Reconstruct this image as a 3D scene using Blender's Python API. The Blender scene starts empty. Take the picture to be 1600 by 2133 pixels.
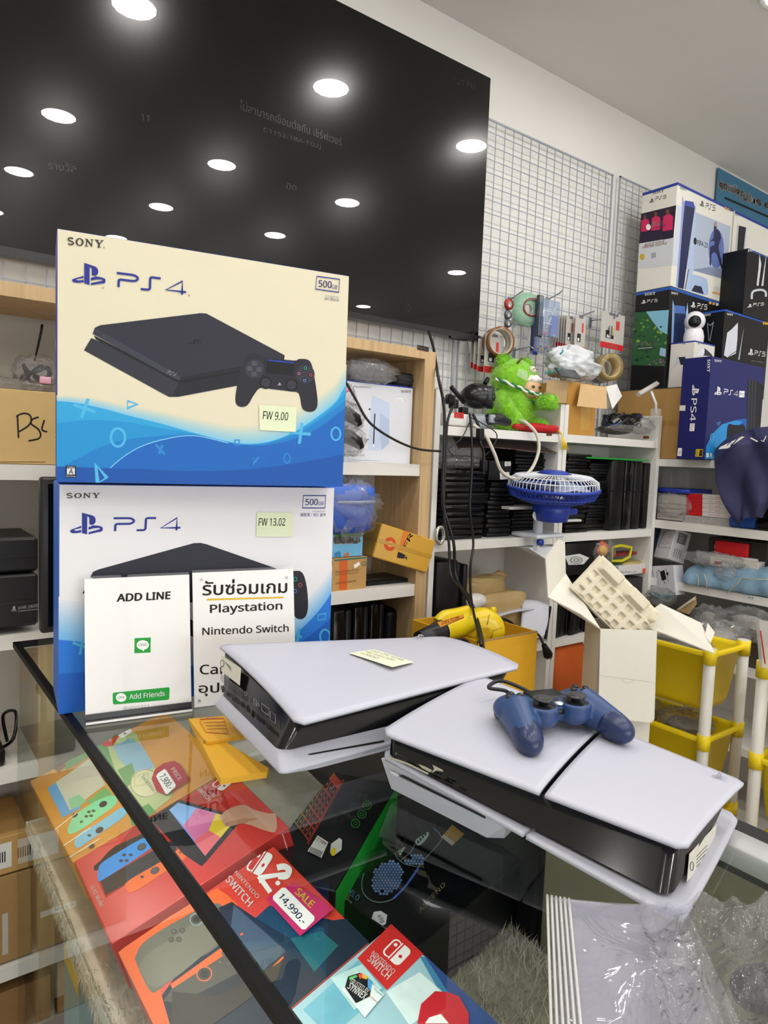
import bpy, bmesh, math, random
from mathutils import Vector as V, Matrix, noise
random.seed(7)
SC = bpy.context.scene
COL = SC.collection
# ------------------------------------------------------------------ camera
FPX, PX0, PY0 = 1438.0, 800.0, 1066.5
CAM = V((0, 0, 1.4))
_yw, _pt, _rl = math.radians(36.85), math.radians(4.57), math.radians(-2.196)
_f = V((math.sin(_yw)*math.cos(_pt), math.cos(_yw)*math.cos(_pt), -math.sin(_pt)))
_r = V((math.cos(_yw), -math.sin(_yw), 0))
_d = _f.cross(_r)
CR = _r*math.cos(_rl) + _d*math.sin(_rl)
CD = -_r*math.sin(_rl) + _d*math.cos(_rl)
cam = bpy.data.cameras.new('camera')
cam.sensor_fit = 'VERTICAL'; cam.sensor_height = 36.0
cam.lens = FPX/2133*36.0; cam.clip_start = 0.02
camo = bpy.data.objects.new('camera', cam); COL.objects.link(camo)
camo.matrix_world = Matrix(((CR.x, -CD.x, -_f.x, CAM.x), (CR.y, -CD.y, -_f.y, CAM.y), (CR.z, -CD.z, -_f.z, CAM.z), (0, 0, 0, 1)))
SC.camera = camo
# ------------------------------------------------------------------ world, exposure
w = bpy.data.worlds.new('world'); SC.world = w; w.use_nodes = True
w.node_tree.nodes['Background'].inputs[0].default_value = (1, 1, 1, 1)
w.node_tree.nodes['Background'].inputs[1].default_value = 3.3
SC.view_settings.view_transform = 'Standard'; SC.view_settings.look = 'None'
SC.view_settings.gamma = 1; SC.view_settings.use_curve_mapping = False
SC.view_settings.exposure = 0.36
LAMP = 68.0          # radiance of each ceiling downlight

# ------------------------------------------------------------------ helpers
def ray(x, y):
    return CR*((x-PX0)/FPX) + CD*((y-PY0)/FPX) + _f
def PY(x, y, Y): d = ray(x, y); return CAM + d*((Y-CAM.y)/d.y)
def PX(x, y, X): d = ray(x, y); return CAM + d*((X-CAM.x)/d.x)
def PZ(x, y, Z): d = ray(x, y); return CAM + d*((Z-CAM.z)/d.z)

def lin(h):
    h = h.lstrip('#')
    c = [int(h[i:i+2], 16)/255 for i in (0, 2, 4)]
    return [x/12.92 if x <= .04045 else ((x+.055)/1.055)**2.4 for x in c]
_mats = {}
def M(hexc, rough=.5, metal=0, var=.06, scale=40, bump=0, spec=.5, coat=0, coatr=.05, emit=0, name=None, sheen=0):
    """procedural principled material: colour with a little noise, optional fine relief"""
    key = (hexc, rough, metal, var, scale, bump, spec, coat, coatr, emit, name, sheen)
    if key in _mats: return _mats[key]
    m = bpy.data.materials.new(name or 'mat_'+hexc.lstrip('#')); m.use_nodes = True
    nt = m.node_tree; b = nt.nodes['Principled BSDF']
    c = lin(hexc)
    b.inputs['Roughness'].default_value = rough; b.inputs['Metallic'].default_value = metal
    b.inputs['Specular IOR Level'].default_value = spec
    b.inputs['Coat Weight'].default_value = coat; b.inputs['Coat Roughness'].default_value = coatr
    if sheen: b.inputs['Sheen Weight'].default_value = sheen
    if emit:
        b.inputs['Emission Color'].default_value = (*c, 1); b.inputs['Emission Strength'].default_value = emit
    if var or bump:
        tc = nt.nodes.new('ShaderNodeTexCoord'); nz = nt.nodes.new('ShaderNodeTexNoise')
        nz.inputs['Scale'].default_value = scale; nz.inputs['Detail'].default_value = 4
        nt.links.new(tc.outputs['Object'], nz.inputs['Vector'])
    if var:
        mx = nt.nodes.new('ShaderNodeMix'); mx.data_type = 'RGBA'
        mx.inputs[6].default_value = (*[x*(1-var) for x in c], 1)
        mx.inputs[7].default_value = (*[min(1, x*(1+var)) for x in c], 1)
        nt.links.new(nz.outputs['Fac'], mx.inputs[0]); nt.links.new(mx.outputs[2], b.inputs['Base Color'])
    else: b.inputs['Base Color'].default_value = (*c, 1)
    if bump:
        bp = nt.nodes.new('ShaderNodeBump'); bp.inputs['Strength'].default_value = bump; bp.inputs['Distance'].default_value = .004
        nt.links.new(nz.outputs['Fac'], bp.inputs['Height']); nt.links.new(bp.outputs[0], b.inputs['Normal'])
    _mats[key] = m
    return m
def ink(h, rough=.5): return M(h, rough, var=0, spec=.28)
def wave_mat(name, c1, c2, scale, dist, rough, axis='X', bump=0, detail=2, kind='BANDS'):
    """wood grain / corrugation / weave"""
    if name in _mats: return _mats[name]
    m = bpy.data.materials.new(name); m.use_nodes = True; nt = m.node_tree; b = nt.nodes['Principled BSDF']
    tc = nt.nodes.new('ShaderNodeTexCoord'); wv = nt.nodes.new('ShaderNodeTexWave')
    wv.bands_direction = axis; wv.inputs['Scale'].default_value = scale; wv.inputs['Distortion'].default_value = dist
    wv.inputs['Detail'].default_value = detail; wv.inputs['Detail Scale'].default_value = 1.5
    nt.links.new(tc.outputs['Object'], wv.inputs['Vector'])
    mx = nt.nodes.new('ShaderNodeMix'); mx.data_type = 'RGBA'
    mx.inputs[6].default_value = (*lin(c1), 1); mx.inputs[7].default_value = (*lin(c2), 1)
    nt.links.new(wv.outputs['Fac'], mx.inputs[0]); nt.links.new(mx.outputs[2], b.inputs['Base Color'])
    b.inputs['Roughness'].default_value = rough
    if bump:
        bp = nt.nodes.new('ShaderNodeBump'); bp.inputs['Strength'].default_value = bump; bp.inputs['Distance'].default_value = .002
        nt.links.new(wv.outputs['Fac'], bp.inputs['Height']); nt.links.new(bp.outputs[0], b.inputs['Normal'])
    _mats[name] = m; return m
def glass_mat(name, tint='ffffff', ior=1.45, rough=0.0, haze=0, hazecol='ffffff', bump=0, bscale=30):
    """thin clear sheet: transparent + Fresnel reflection, with optional milky haze and creases"""
    if name in _mats: return _mats[name]
    m = bpy.data.materials.new(name); m.use_nodes = True; nt = m.node_tree; N = nt.nodes
    N.remove(N['Principled BSDF']); out = N['Material Output']
    tr = N.new('ShaderNodeBsdfTransparent'); tr.inputs[0].default_value = (*lin(tint), 1)
    gl = N.new('ShaderNodeBsdfGlossy'); gl.inputs['Roughness'].default_value = rough
    fr = N.new('ShaderNodeFresnel'); ge = N.new('ShaderNodeNewGeometry'); mr = N.new('ShaderNodeMapRange'); mr.inputs[3].default_value = ior; mr.inputs[4].default_value = 1/ior
    nt.links.new(ge.outputs['Backfacing'], mr.inputs[0]); nt.links.new(mr.outputs[0], fr.inputs[0])     # thin sheet: same reflection from both sides
    mx = N.new('ShaderNodeMixShader'); nt.links.new(fr.outputs[0], mx.inputs[0])
    base = tr.outputs[0]
    if haze:
        df = N.new('ShaderNodeBsdfDiffuse'); df.inputs[0].default_value = (*lin(hazecol), 1)
        m2 = N.new('ShaderNodeMixShader'); m2.inputs[0].default_value = haze
        nt.links.new(tr.outputs[0], m2.inputs[1]); nt.links.new(df.outputs[0], m2.inputs[2]); base = m2.outputs[0]
    nt.links.new(base, mx.inputs[1]); nt.links.new(gl.outputs[0], mx.inputs[2]); nt.links.new(mx.outputs[0], out.inputs[0])
    if bump:
        tc = N.new('ShaderNodeTexCoord'); nz = N.new('ShaderNodeTexNoise'); nz.inputs['Scale'].default_value = bscale
        nz.inputs['Detail'].default_value = 3; nz.inputs['Distortion'].default_value = 1.5
        nt.links.new(tc.outputs['Object'], nz.inputs['Vector'])
        bp = N.new('ShaderNodeBump'); bp.inputs['Strength'].default_value = bump; bp.inputs['Distance'].default_value = .02
        nt.links.new(nz.outputs['Fac'], bp.inputs['Height'])
        nt.links.new(bp.outputs[0], gl.inputs['Normal']); nt.links.new(bp.outputs[0], fr.inputs['Normal'])
    _mats[name] = m; return m

class MB:
    """mesh builder: several materials, one mesh object"""
    def __init__(s, mat=None):
        s.v = []; s.f = []; s.fm = []; s.ms = []; s.cur = 0; s.sm = []; s.smooth = False
        if mat: s.mat(mat)
    def mat(s, m):
        if m not in s.ms: s.ms.append(m)
        s.cur = s.ms.index(m); return s
    def add(s, vs, fs, smooth=None):
        o = len(s.v); s.v += [V(p) for p in vs]
        for f in fs:
            s.f.append([i+o for i in f]); s.fm.append(s.cur); s.sm.append(s.smooth if smooth is None else smooth)
        return s
    def box(s, a, b, M_=None):
        x0, y0, z0 = a; x1, y1, z1 = b
        vs = [V(p) for p in ((x0,y0,z0),(x1,y0,z0),(x1,y1,z0),(x0,y1,z0),(x0,y0,z1),(x1,y0,z1),(x1,y1,z1),(x0,y1,z1))]
        if M_: vs = [M_ @ p for p in vs]
        return s.add(vs, [(0,3,2,1),(4,5,6,7),(0,1,5,4),(1,2,6,5),(2,3,7,6),(3,0,4,7)], False)
    def bev(s, a, b, r, M_=None, seg=2, smooth=True):
        bm = bmesh.new(); bmesh.ops.create_cube(bm, size=1)
        for v in bm.verts: v.co = V([(a[i]+b[i])/2 + v.co[i]*(b[i]-a[i]) for i in range(3)])
        bmesh.ops.bevel(bm, geom=bm.edges[:], offset=r, segments=seg, affect='EDGES', profile=.5)
        if M_: bm.transform(M_)
        bm.verts.index_update()
        s.add([v.co.copy() for v in bm.verts], [[v.index for v in f.verts] for f in bm.faces], smooth); bm.free(); return s
    def prism(s, pts, z0, z1, M_=None, smooth=False, taper=1):
        n = len(pts); vs = [V((p[0], p[1], z0)) for p in pts]
        cx = sum(p[0] for p in pts)/n; cy = sum(p[1] for p in pts)/n
        vs += [V((cx+(p[0]-cx)*taper, cy+(p[1]-cy)*taper, z1)) for p in pts]
        if M_: vs = [M_ @ p for p in vs]
        s.add(vs, [list(range(n))[::-1], list(range(n, 2*n))], False)
        o = len(s.v)-2*n
        for i in range(n):
            j = (i+1) % n; s.f.append([o+i, o+j, o+n+j, o+n+i]); s.fm.append(s.cur); s.sm.append(smooth)
        return s
    def tube(s, path, r, n=8, cap=True, closed=False):
        P = [V(p) for p in path]; k = len(P); rs = r if isinstance(r, (list, tuple)) else [r]*k
        vs = []; up = V((0, 0, 1)); prev = None
        for i, p in enumerate(P):
            if closed: t = P[(i+1) % k]-P[i-1]
            else: t = P[min(i+1, k-1)]-P[max(i-1, 0)]
            t = t.normalized() if t.length > 1e-9 else V((0, 0, 1))
            if prev is None:
                a = t.cross(up) if abs(t.z) < .95 else t.cross(V((1, 0, 0)))
            else:
                a = prev - t*prev.dot(t)
                if a.length < 1e-6: a = t.orthogonal()
            a.normalize(); prev = a; b = t.cross(a)
            for j in range(n):
                th = 2*math.pi*j/n; vs.append(p + a*(rs[i]*math.cos(th)) + b*(rs[i]*math.sin(th)))
        fs = []
        for i in range(k if closed else k-1):
            i2 = (i+1) % k
            for j in range(n):
                j2 = (j+1) % n; fs.append((i*n+j, i*n+j2, i2*n+j2, i2*n+j))
        s.add(vs, fs, True)
        if cap and not closed:
            o = len(s.v)-len(vs)
            for f in (list(range(n))[::-1], list(range((k-1)*n, k*n))):
                s.f.append([o+q for q in f]); s.fm.append(s.cur); s.sm.append(False)
        return s
    def lathe(s, prof, n=24, M_=None, cap=True):
        vs = []; k = len(prof)
        for (r, z) in prof:
            for j in range(n):
                th = 2*math.pi*j/n; vs.append(V((r*math.cos(th), r*math.sin(th), z)))
        if M_: vs = [M_ @ p for p in vs]
        fs = [(i*n+j, i*n+(j+1) % n, (i+1)*n+(j+1) % n, (i+1)*n+j) for i in range(k-1) for j in range(n)]
        s.add(vs, fs, True)
        if cap:
            o = len(s.v)-len(vs)
            for q, f in ((0, list(range(n))[::-1]), (k-1, list(range((k-1)*n, k*n)))):
                if prof[q][0] > 1e-6: s.f.append([o+i for i in f]); s.fm.append(s.cur); s.sm.append(False)
        return s
    def grid(s, fn, nu, nv, smooth=True, closed_u=False):
        vs = [V(fn(i/nu, j/nv)) for i in range(nu+1) for j in range(nv+1)]
        fs = [(i*(nv+1)+j, (i+1)*(nv+1)+j, (i+1)*(nv+1)+j+1, i*(nv+1)+j+1) for i in range(nu) for j in range(nv)]
        return s.add(vs, fs, smooth)
    def ell(s, c, r, n=16, k=10, M_=None, fn=None):
        vs = []; c = V(c)
        for i in range(k+1):
            ph = math.pi*i/k
            for j in range(n):
                th = 2*math.pi*j/n
                p = V((math.sin(ph)*math.cos(th), math.sin(ph)*math.sin(th), math.cos(ph)))
                q = fn(p) if fn else p
                q = V((q.x*r[0], q.y*r[1], q.z*r[2]))
                if M_: q = M_ @ q
                vs.append(c+q)
        fs = [(i*n+j, (i+1)*n+j, (i+1)*n+(j+1) % n, i*n+(j+1) % n) for i in range(k) for j in range(n)]
        return s.add(vs, fs, True)
    def hull(s, pts, smooth=False):
        bm = bmesh.new()
        for p in pts: bm.verts.new(p)
        r = bmesh.ops.convex_hull(bm, input=bm.verts[:])
        bmesh.ops.delete(bm, geom=[g for g in r['geom_interior'] if isinstance(g, bmesh.types.BMVert)], context='VERTS')
        bm.verts.index_update()
        s.add([v.co.copy() for v in bm.verts], [[v.index for v in f.verts] for f in bm.faces], smooth); bm.free(); return s
    def obj(s, name, parent=None, frame=None, world=False, subdiv=0, jitter=0, solid=0, label=None, merge=False):
        vs = s.v
        if frame is not None: vs = [frame @ p for p in vs]
        if parent is not None and (frame is not None or world):
            inv = _W(parent).inverted(); vs = [inv @ p for p in vs]
        if jitter:
            rr = random.Random(len(vs)); vs = [p+V((rr.uniform(-1, 1), rr.uniform(-1, 1), rr.uniform(-1, 1)))*jitter for p in vs]
        me = bpy.data.meshes.new(name); me.from_pydata([tuple(p) for p in vs], [], s.f)
        for m in s.ms: me.materials.append(m)
        me.polygons.foreach_set('material_index', s.fm); me.polygons.foreach_set('use_smooth', s.sm)
        if merge:
            bm = bmesh.new(); bm.from_mesh(me); bmesh.ops.remove_doubles(bm, verts=bm.verts, dist=1e-5)
            bmesh.ops.recalc_face_normals(bm, faces=bm.faces); bm.to_mesh(me); bm.free()
        me.update()
        o = bpy.data.objects.new(name, me); COL.objects.link(o)
        if parent is not None: o.parent = parent
        if solid:
            md = o.modifiers.new('thickness', 'SOLIDIFY'); md.thickness = solid; md.offset = 0
        if subdiv:
            md = o.modifiers.new('subdivision', 'SUBSURF'); md.levels = subdiv; md.render_levels = subdiv
        if label: o['label'] = label
        return o
def _W(o):
    m = o.matrix_basis.copy()
    while o.parent is not None: o = o.parent; m = o.matrix_basis @ m
    return m
def tag(o, label, cat, group=None):
    o['label'] = label; o['category'] = cat
    if group: o['group'] = group
    return o
def struct(o): o['kind'] = 'structure'; return o
def T(name, label, cat, frame=None, group=None):
    o = bpy.data.objects.new(name, None); COL.objects.link(o); o.empty_display_size = .02
    if frame is not None: o.matrix_basis = frame if isinstance(frame, Matrix) else Matrix.Translation(frame)
    return tag(o, label, cat, group)
def frame_of(O, U, Vv):
    U = V(U).normalized(); N = U.cross(V(Vv)).normalized(); W2 = N.cross(U)
    m = Matrix((U, W2, N)).transposed().to_4x4(); m.translation = V(O); return m
def upright(O, deg=0, lean=0):
    """frame of a standing front face: x right, y up, z out of the face (deg about the vertical, 0 faces -Y)"""
    a = math.radians(deg); U = V((math.cos(a), math.sin(a), 0)); Nh = V((math.sin(a), -math.cos(a), 0))
    l = math.radians(lean); Vv = V((0, 0, 1))*math.cos(l) - Nh*math.sin(l)
    return frame_of(O, U, Vv)
def f_px(fr, x, y):
    """where the sight line of pixel (x, y) meets the plane of a frame, in the frame's own coordinates"""
    inv = fr.inverted(); o = inv @ CAM; d = inv.to_3x3() @ ray(x, y)
    t = -o.z/d.z; p = o + d*t; return V((p.x, p.y))
_tx = {}
FONT = None
try:
    import os
    FONT = bpy.data.fonts.load(os.path.join(bpy.utils.system_resource('DATAFILES'), 'fonts', 'NotoSansHebrew-Regular.woff2'))
except Exception: pass
def textmesh(s, bold=0, res=2):
    k = (s, res)
    if k in _tx: return _tx[k]
    cu = bpy.data.curves.new('t', 'FONT'); cu.body = s; cu.resolution_u = res
    if FONT and s.isascii(): cu.font = FONT
    ob = bpy.data.objects.new('t', cu); COL.objects.link(ob)
    me = bpy.data.meshes.new_from_object(ob)
    vs = [(v.co.x, v.co.y) for v in me.vertices]; fs = [list(p.vertices) for p in me.polygons]
    bpy.data.objects.remove(ob); bpy.data.curves.remove(cu); bpy.data.meshes.remove(me)
    if not vs: vs = [(0, 0), (1, 0), (0, 1)]; fs = []
    x0 = min(v[0] for v in vs); x1 = max(v[0] for v in vs); y0 = min(v[1] for v in vs); y1 = max(v[1] for v in vs)
    r = ([((a-x0)/max(x1-x0, 1e-6), (b-y0)/max(y1-y0, 1e-6)) for a, b in vs], fs, (x1-x0)/max(y1-y0, 1e-6)); _tx[k] = r; return r
CLIP = {}
def clip_poly(P, w, h):
    for ax, lim, sg in ((0, 0, 1), (0, w, -1), (1, 0, 1), (1, h, -1)):
        out = []
        for i in range(len(P)):
            a, b = P[i-1], P[i]; da, db = (a[ax]-lim)*sg, (b[ax]-lim)*sg
            if (da >= 0) != (db >= 0): t = da/(da-db); out.append(V((a[0]+(b[0]-a[0])*t, a[1]+(b[1]-a[1])*t)))
            if db >= 0: out.append(V((b[0], b[1])))
        P = out
        if len(P) < 3: return []
    return P
class Print:
    """flat print on a face: polygons, strokes and lettering laid in thin layers"""
    def __init__(s, fr, px=True, z=.0003, dz=.00002, src=(0, 0, 1)): s.fr = fr; s.mb = MB(); s.z = z; s.dz = dz; s.px = px; s.src = src; s.clip = CLIP.get(id(fr), (fr, None))[1]
    def P(s, p): return f_px(s.fr, s.src[0]+p[0]/s.src[2], s.src[1]+p[1]/s.src[2]) if s.px else V(p)
    def lay(s, pts, faces, m):
        s.z += s.dz; s.mb.mat(m)
        if s.clip and any(p[0] < 0 or p[1] < 0 or p[0] > s.clip[0] or p[1] > s.clip[1] for p in pts):   # print ends at the edge of its face
            q, f2 = [], []
            for f in faces:
                c = clip_poly([pts[i] for i in f], *s.clip)
                if c: f2.append(list(range(len(q), len(q)+len(c)))); q += c
            pts, faces = q, f2
            if not f2: return s
        s.mb.add([(p[0], p[1], s.z) for p in pts], faces, False); return s
    def poly(s, pts, m): q = [s.P(p) for p in pts]; return s.lay(q, [list(range(len(q)))], m)
    def polys(s, L, m):
        vs = []; fs = []
        for pts in L:
            o = len(vs); vs += [s.P(p) for p in pts]; fs.append(list(range(o, len(vs))))
        return s.lay(vs, fs, m)
    def grad(s, curve, btm, k0, k1, c0, c1, n=9, f=None):
        for i in range(n):
            t = i/(n-1); k = k0+(k1-k0)*t
            h = ''.join('%02x' % round(int(c0[j:j+2], 16)*(1-t)+int(c1[j:j+2], 16)*t) for j in (0, 2, 4))
            s.poly([(x, y-k*(f(x) if f else 1)) for x, y in curve]+btm, ink(h))
        return s
    def rect(s, a, b, m, r=0):
        if r: return s.poly(rrect(a, b, r), m)
        return s.poly([(a[0], a[1]), (b[0], a[1]), (b[0], b[1]), (a[0], b[1])], m)
    def circ(s, c, r, m, n=24, ry=None, rot=0):
        ry = ry or r; cr, sr = math.cos(rot), math.sin(rot)
        return s.poly([(c[0]+r*math.cos(t)*cr-ry*math.sin(t)*sr, c[1]+r*math.cos(t)*sr+ry*math.sin(t)*cr) for t in [2*math.pi*i/n for i in range(n)]], m)
    def stroke(s, pts, w, m, closed=False):
        n = len(pts); L = []; R = []
        for i in range(n):
            a = V(pts[i-1] if (i or closed) else pts[0]); b = V(pts[(i+1) % n] if (i < n-1 or closed) else pts[-1]); p = V(pts[i])
            t = b-a
            if t.length < 1e-9: t = V((1, 0))
            t.normalize(); nn = V((-t.y, t.x))*(w/2)
            if 0 < i < n-1 or closed:      # mitre
                e1 = (p-a); e2 = (b-p)
                if e1.length > 1e-9 and e2.length > 1e-9:
                    c = max(.45, math.cos(e1.angle(e2)/2)); nn = nn/c
            L.append(p+nn); R.append(p-nn)
        fs = [(i, (i+1) % n, n+(i+1) % n, n+i) for i in range(n if closed else n-1)]
        return s.lay([s.P(q) for q in L+R], fs, m)
    def ring(s, c, r, w, m, n=24, ry=None):
        ry = ry or r
        return s.stroke([(c[0]+r*math.cos(t), c[1]+ry*math.sin(t)) for t in [2*math.pi*i/n for i in range(n)]], w, m, True)
    def text(s, t, p0, p1, p2, m, bold=0, res=2):
        """lettering stretched on the parallelogram: p0 bottom left, p1 bottom right, p2 top left"""
        vs, fs, _ = textmesh(t, bold, res); a = s.P(p0); b = s.P(p1)-a; c = s.P(p2)-a
        if bold:                       # heavier strokes: the lettering laid several times, slightly shifted
            n = len(vs); k = bold*.75; ar = max(textmesh(t, 0, res)[2], .2); V2 = []; F2 = []
            for i, (dx, dy) in enumerate(((-1, 0), (1, 0), (0, -.7), (0, .7))):
                V2 += [(x+dx*k/ar, y+dy*k) for x, y in vs]; F2 += [[q+i*n for q in f] for f in fs]
            vs, fs = V2, F2
        return s.lay([a+b*x+c*y for x, y in vs], fs, m)
    def shape(s, L, p0, p1, p2, m):
        a = s.P(p0); b = s.P(p1)-a; c = s.P(p2)-a; px = s.px; s.px = False
        s.polys([[a+b*x+c*y for x, y in g] for g in L], m); s.px = px; return s
    def obj(s, name, parent, label=None): return s.mb.obj(name, parent, frame=s.fr, label=label)
def rrect(a, b, r, n=4):
    x0, x1 = sorted((a[0], b[0])); y0, y1 = sorted((a[1], b[1])); o = []
    for cx, cy, t in ((x1-r, y1-r, 0), (x0+r, y1-r, 1), (x0+r, y0+r, 2), (x1-r, y0+r, 3)):
        o += [(cx+r*math.cos(math.pi/2*(t+i/n)), cy+r*math.sin(math.pi/2*(t+i/n))) for i in range(n+1)]
    return o
def bez(pts, n=8):
    """smooth curve through the points"""
    P = [V(p) for p in pts]; out = []
    for i in range(len(P)-1):
        p0 = P[max(i-1, 0)]; p1 = P[i]; p2 = P[i+1]; p3 = P[min(i+2, len(P)-1)]
        for k in range(n):
            t = k/n; out.append(.5*((2*p1)+(p2-p0)*t+(2*p0-5*p1+4*p2-p3)*t*t+(3*p1-p0-3*p2+p3)*t**3))
    out.append(P[-1]); return out
def ribbon2(pts, w):
    """polygons of a stroke in unit shapes"""
    n = len(pts); L = []; R = []
    for i in range(n):
        a = V(pts[max(i-1, 0)]); b = V(pts[min(i+1, n-1)]); t = (b-a).normalized(); q = V((-t.y, t.x))*w/2
        L.append(V(pts[i])+q); R.append(V(pts[i])-q)
    return [[L[i], L[i+1], R[i+1], R[i]] for i in range(n-1)]
# marks drawn once on the unit square
def _arc(cx, cy, rx, ry, a0, a1, n=10): return [(cx+rx*math.cos(math.radians(a0+(a1-a0)*i/n)), cy+ry*math.sin(math.radians(a0+(a1-a0)*i/n))) for i in range(n+1)]
PSMARK = [[(.36,.06),(.52,0),(.52,.83)]+_arc(.535,.72,.05,.1,100,0,5)+[(.585,.48),(.62,.45)]+_arc(.66,.66,.12,.22,-80,70,10)+[(.62,.90),(.36,1.0)],
          [(.56,.10),(.80,.20)]+_arc(.86,.27,.06,.035,-60,90,6)+[(.72,.285),(.56,.215),(.56,.335)]+_arc(.74,.30,.26,.12,100,0,8)+_arc(.80,.20,.20,.10,0,-80,8)+[(.56,.0)],
          [(.34,.10),(.2,.06)]+_arc(.13,.15,.13,.10,250,120,10)+[(.34,.40),(.34,.30),(.17,.235)]+_arc(.17,.20,.04,.035,110,250,5)+[(.2,.165),(.34,.215)]]
def rib(pts, w=.15, asp=4.4): return [[(p[0]/asp, p[1]) for p in g] for g in ribbon2([(x*asp, y) for x, y in pts], w)]
PS4W = rib([(0,.95),(.19,.95)]+_arc(.21,.74,.085,.21,90,-90,8)+[(.06,.53)]+_arc(.06,.40,.03,.13,90,180,4)+[(.03,0)]) + \
       rib([(.34,.05),(.42,.05)]+_arc(.43,.18,.04,.13,-90,0,4)+[(.47,.80)]+_arc(.50,.82,.03,.13,180,90,4)+[(.62,.95)]) + \
       rib([(1,.2),(.70,.2),(.94,.95),(.94,0)])
PS5W = PS4W[:-3] + rib([(.96,.97),(.72,.97),(.71,.58),(.90,.58)]+_arc(.90,.32,.09,.26,90,-90,8)+[(.70,.05)])
def _serif(x, pts): return [[(x+a*.22, b) for a, b in g] for g in pts]
def slab(segs, w=.2): return sum([ribbon2(sg, w) for sg in segs], [])
_S = slab([_arc(.5,.73,.34,.2,30,180,8)+_arc(.5,.73,.34,.2,180,270,4)+_arc(.5,.28,.36,.21,90,0,4)+_arc(.5,.28,.36,.21,0,-150,8)], .17)
_O = [[p, q, r, t] for p, q, r, t in [(_arc(.5,.5,.5,.5,i*15,i*15+15,1)[0], _arc(.5,.5,.5,.5,i*15,i*15+15,1)[1], _arc(.5,.5,.27,.38,i*15,i*15+15,1)[1], _arc(.5,.5,.27,.38,i*15,i*15+15,1)[0]) for i in range(24)]]
_N = [[(0,0),(.4,0),(.4,.1),(.26,.1),(.26,.7),(.82,0),(.88,0),(.88,.9),(1,.9),(1,1),(.64,1),(.64,.9),(.78,.9),(.78,.35),(.26,1),(0,1),(0,.9),(.14,.9),(.14,.1),(0,.1)]]
_Y = [[(.32,0),(.72,0),(.72,.1),(.62,.1),(.62,.45),(.9,.9),(1,.9),(1,1),(.66,1),(.66,.9),(.76,.9),(.56,.56),(.36,.9),(.46,.9),(.46,1),(0,1),(0,.9),(.12,.9),(.42,.42),(.42,.1),(.32,.1)]]
SONYW = _serif(0, [[(a*.95, b) for a, b in g] for g in _S]) + _serif(.235, _O) + _serif(.49, [[(a*1.05, b) for a, b in g] for g in _N]) + _serif(.755, [[(a*1.1, b) for a, b in g] for g in _Y])
def carton(name, label, cat, fr, w, h, d, m, group=None, bevel=.0015, part='carton', top=None):
    """closed carton: front face of width w and height h on the frame, depth d behind it"""
    t = T(name, label, cat, fr, group); CLIP[id(fr)] = (fr, (w, h))
    mb = MB(m); mb.bev((0, 0, -d), (w, h, 0), bevel, seg=1, smooth=False)
    if top: mb.mat(top)
    mb.obj(part, t); return t
def side_frame(fr, d, w=0, right=False):
    """frame of the left (or right) side face of a carton"""
    m = fr.copy(); X, Y, Z = [V(fr.col[i][:3]) for i in range(3)]
    s = frame_of(fr @ V((w, 0, 0)), -Z, Y) if right else frame_of(fr @ V((0, 0, -d)), Z, Y)
    if id(fr) in CLIP: CLIP[id(s)] = (s, (d, CLIP[id(fr)][1][1]))
    return s
# ================================================================== room
WHITEWALL = M('e6e4df', .6, var=.03, scale=6)
CEILM = M('d9d7d3', .7, var=.02, scale=4)
YW, ZC = 2.0, 2.99
def plane(name, pts, m):
    mb = MB(m); mb.add(pts, [list(range(len(pts)))]); return struct(mb.obj(name))
FL = MB(M('c4c0b8', .35, var=.08, scale=3)); FL.box((-3.2, -5.2, -.05), (5.2, 2.1, 0)); struct(FL.obj('floor'))
struct(MB(CEILM).box((-3.2, -5.2, ZC), (5.2, 2.1, ZC+.05)).obj('ceiling'))
struct(MB(WHITEWALL).box((-3.2, YW, 0), (5.2, YW+.1, ZC)).obj('wall_back'))
struct(MB(WHITEWALL).box((5.1, -5.1, 0), (5.2, YW, ZC)).obj('wall_right'))
struct(MB(WHITEWALL).box((-3.2, -5.1, 0), (-3.1, YW, ZC)).obj('wall_left'))
wf = MB(WHITEWALL)      # unseen shop front behind the camera: wide opening added to brighten the walls
for a_, b_ in (((-3.2, -5.2, 0), (5.2, -5.1, .35)), ((-3.2, -5.2, 2.3), (5.2, -5.1, ZC)), ((-3.2, -5.2, .35), (-1.8, -5.1, 2.3)), ((3.6, -5.2, .35), (5.2, -5.1, 2.3))): wf.box(a_, b_)
struct(wf.obj('wall_front'))
wf = MB(M('3a3b3d', .4, .5))
for x in (-1.8, -.02, 1.76, 3.54): wf.box((x, -5.17, .35), (x+.06, -5.12, 2.3))
wf.box((-1.8, -5.17, 2.24), (3.6, -5.12, 2.3)); wf.box((-1.8, -5.17, .35), (3.6, -5.12, .41)); struct(wf.obj('added_window_1'))  # frame of the added, unseen daylight opening
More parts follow.
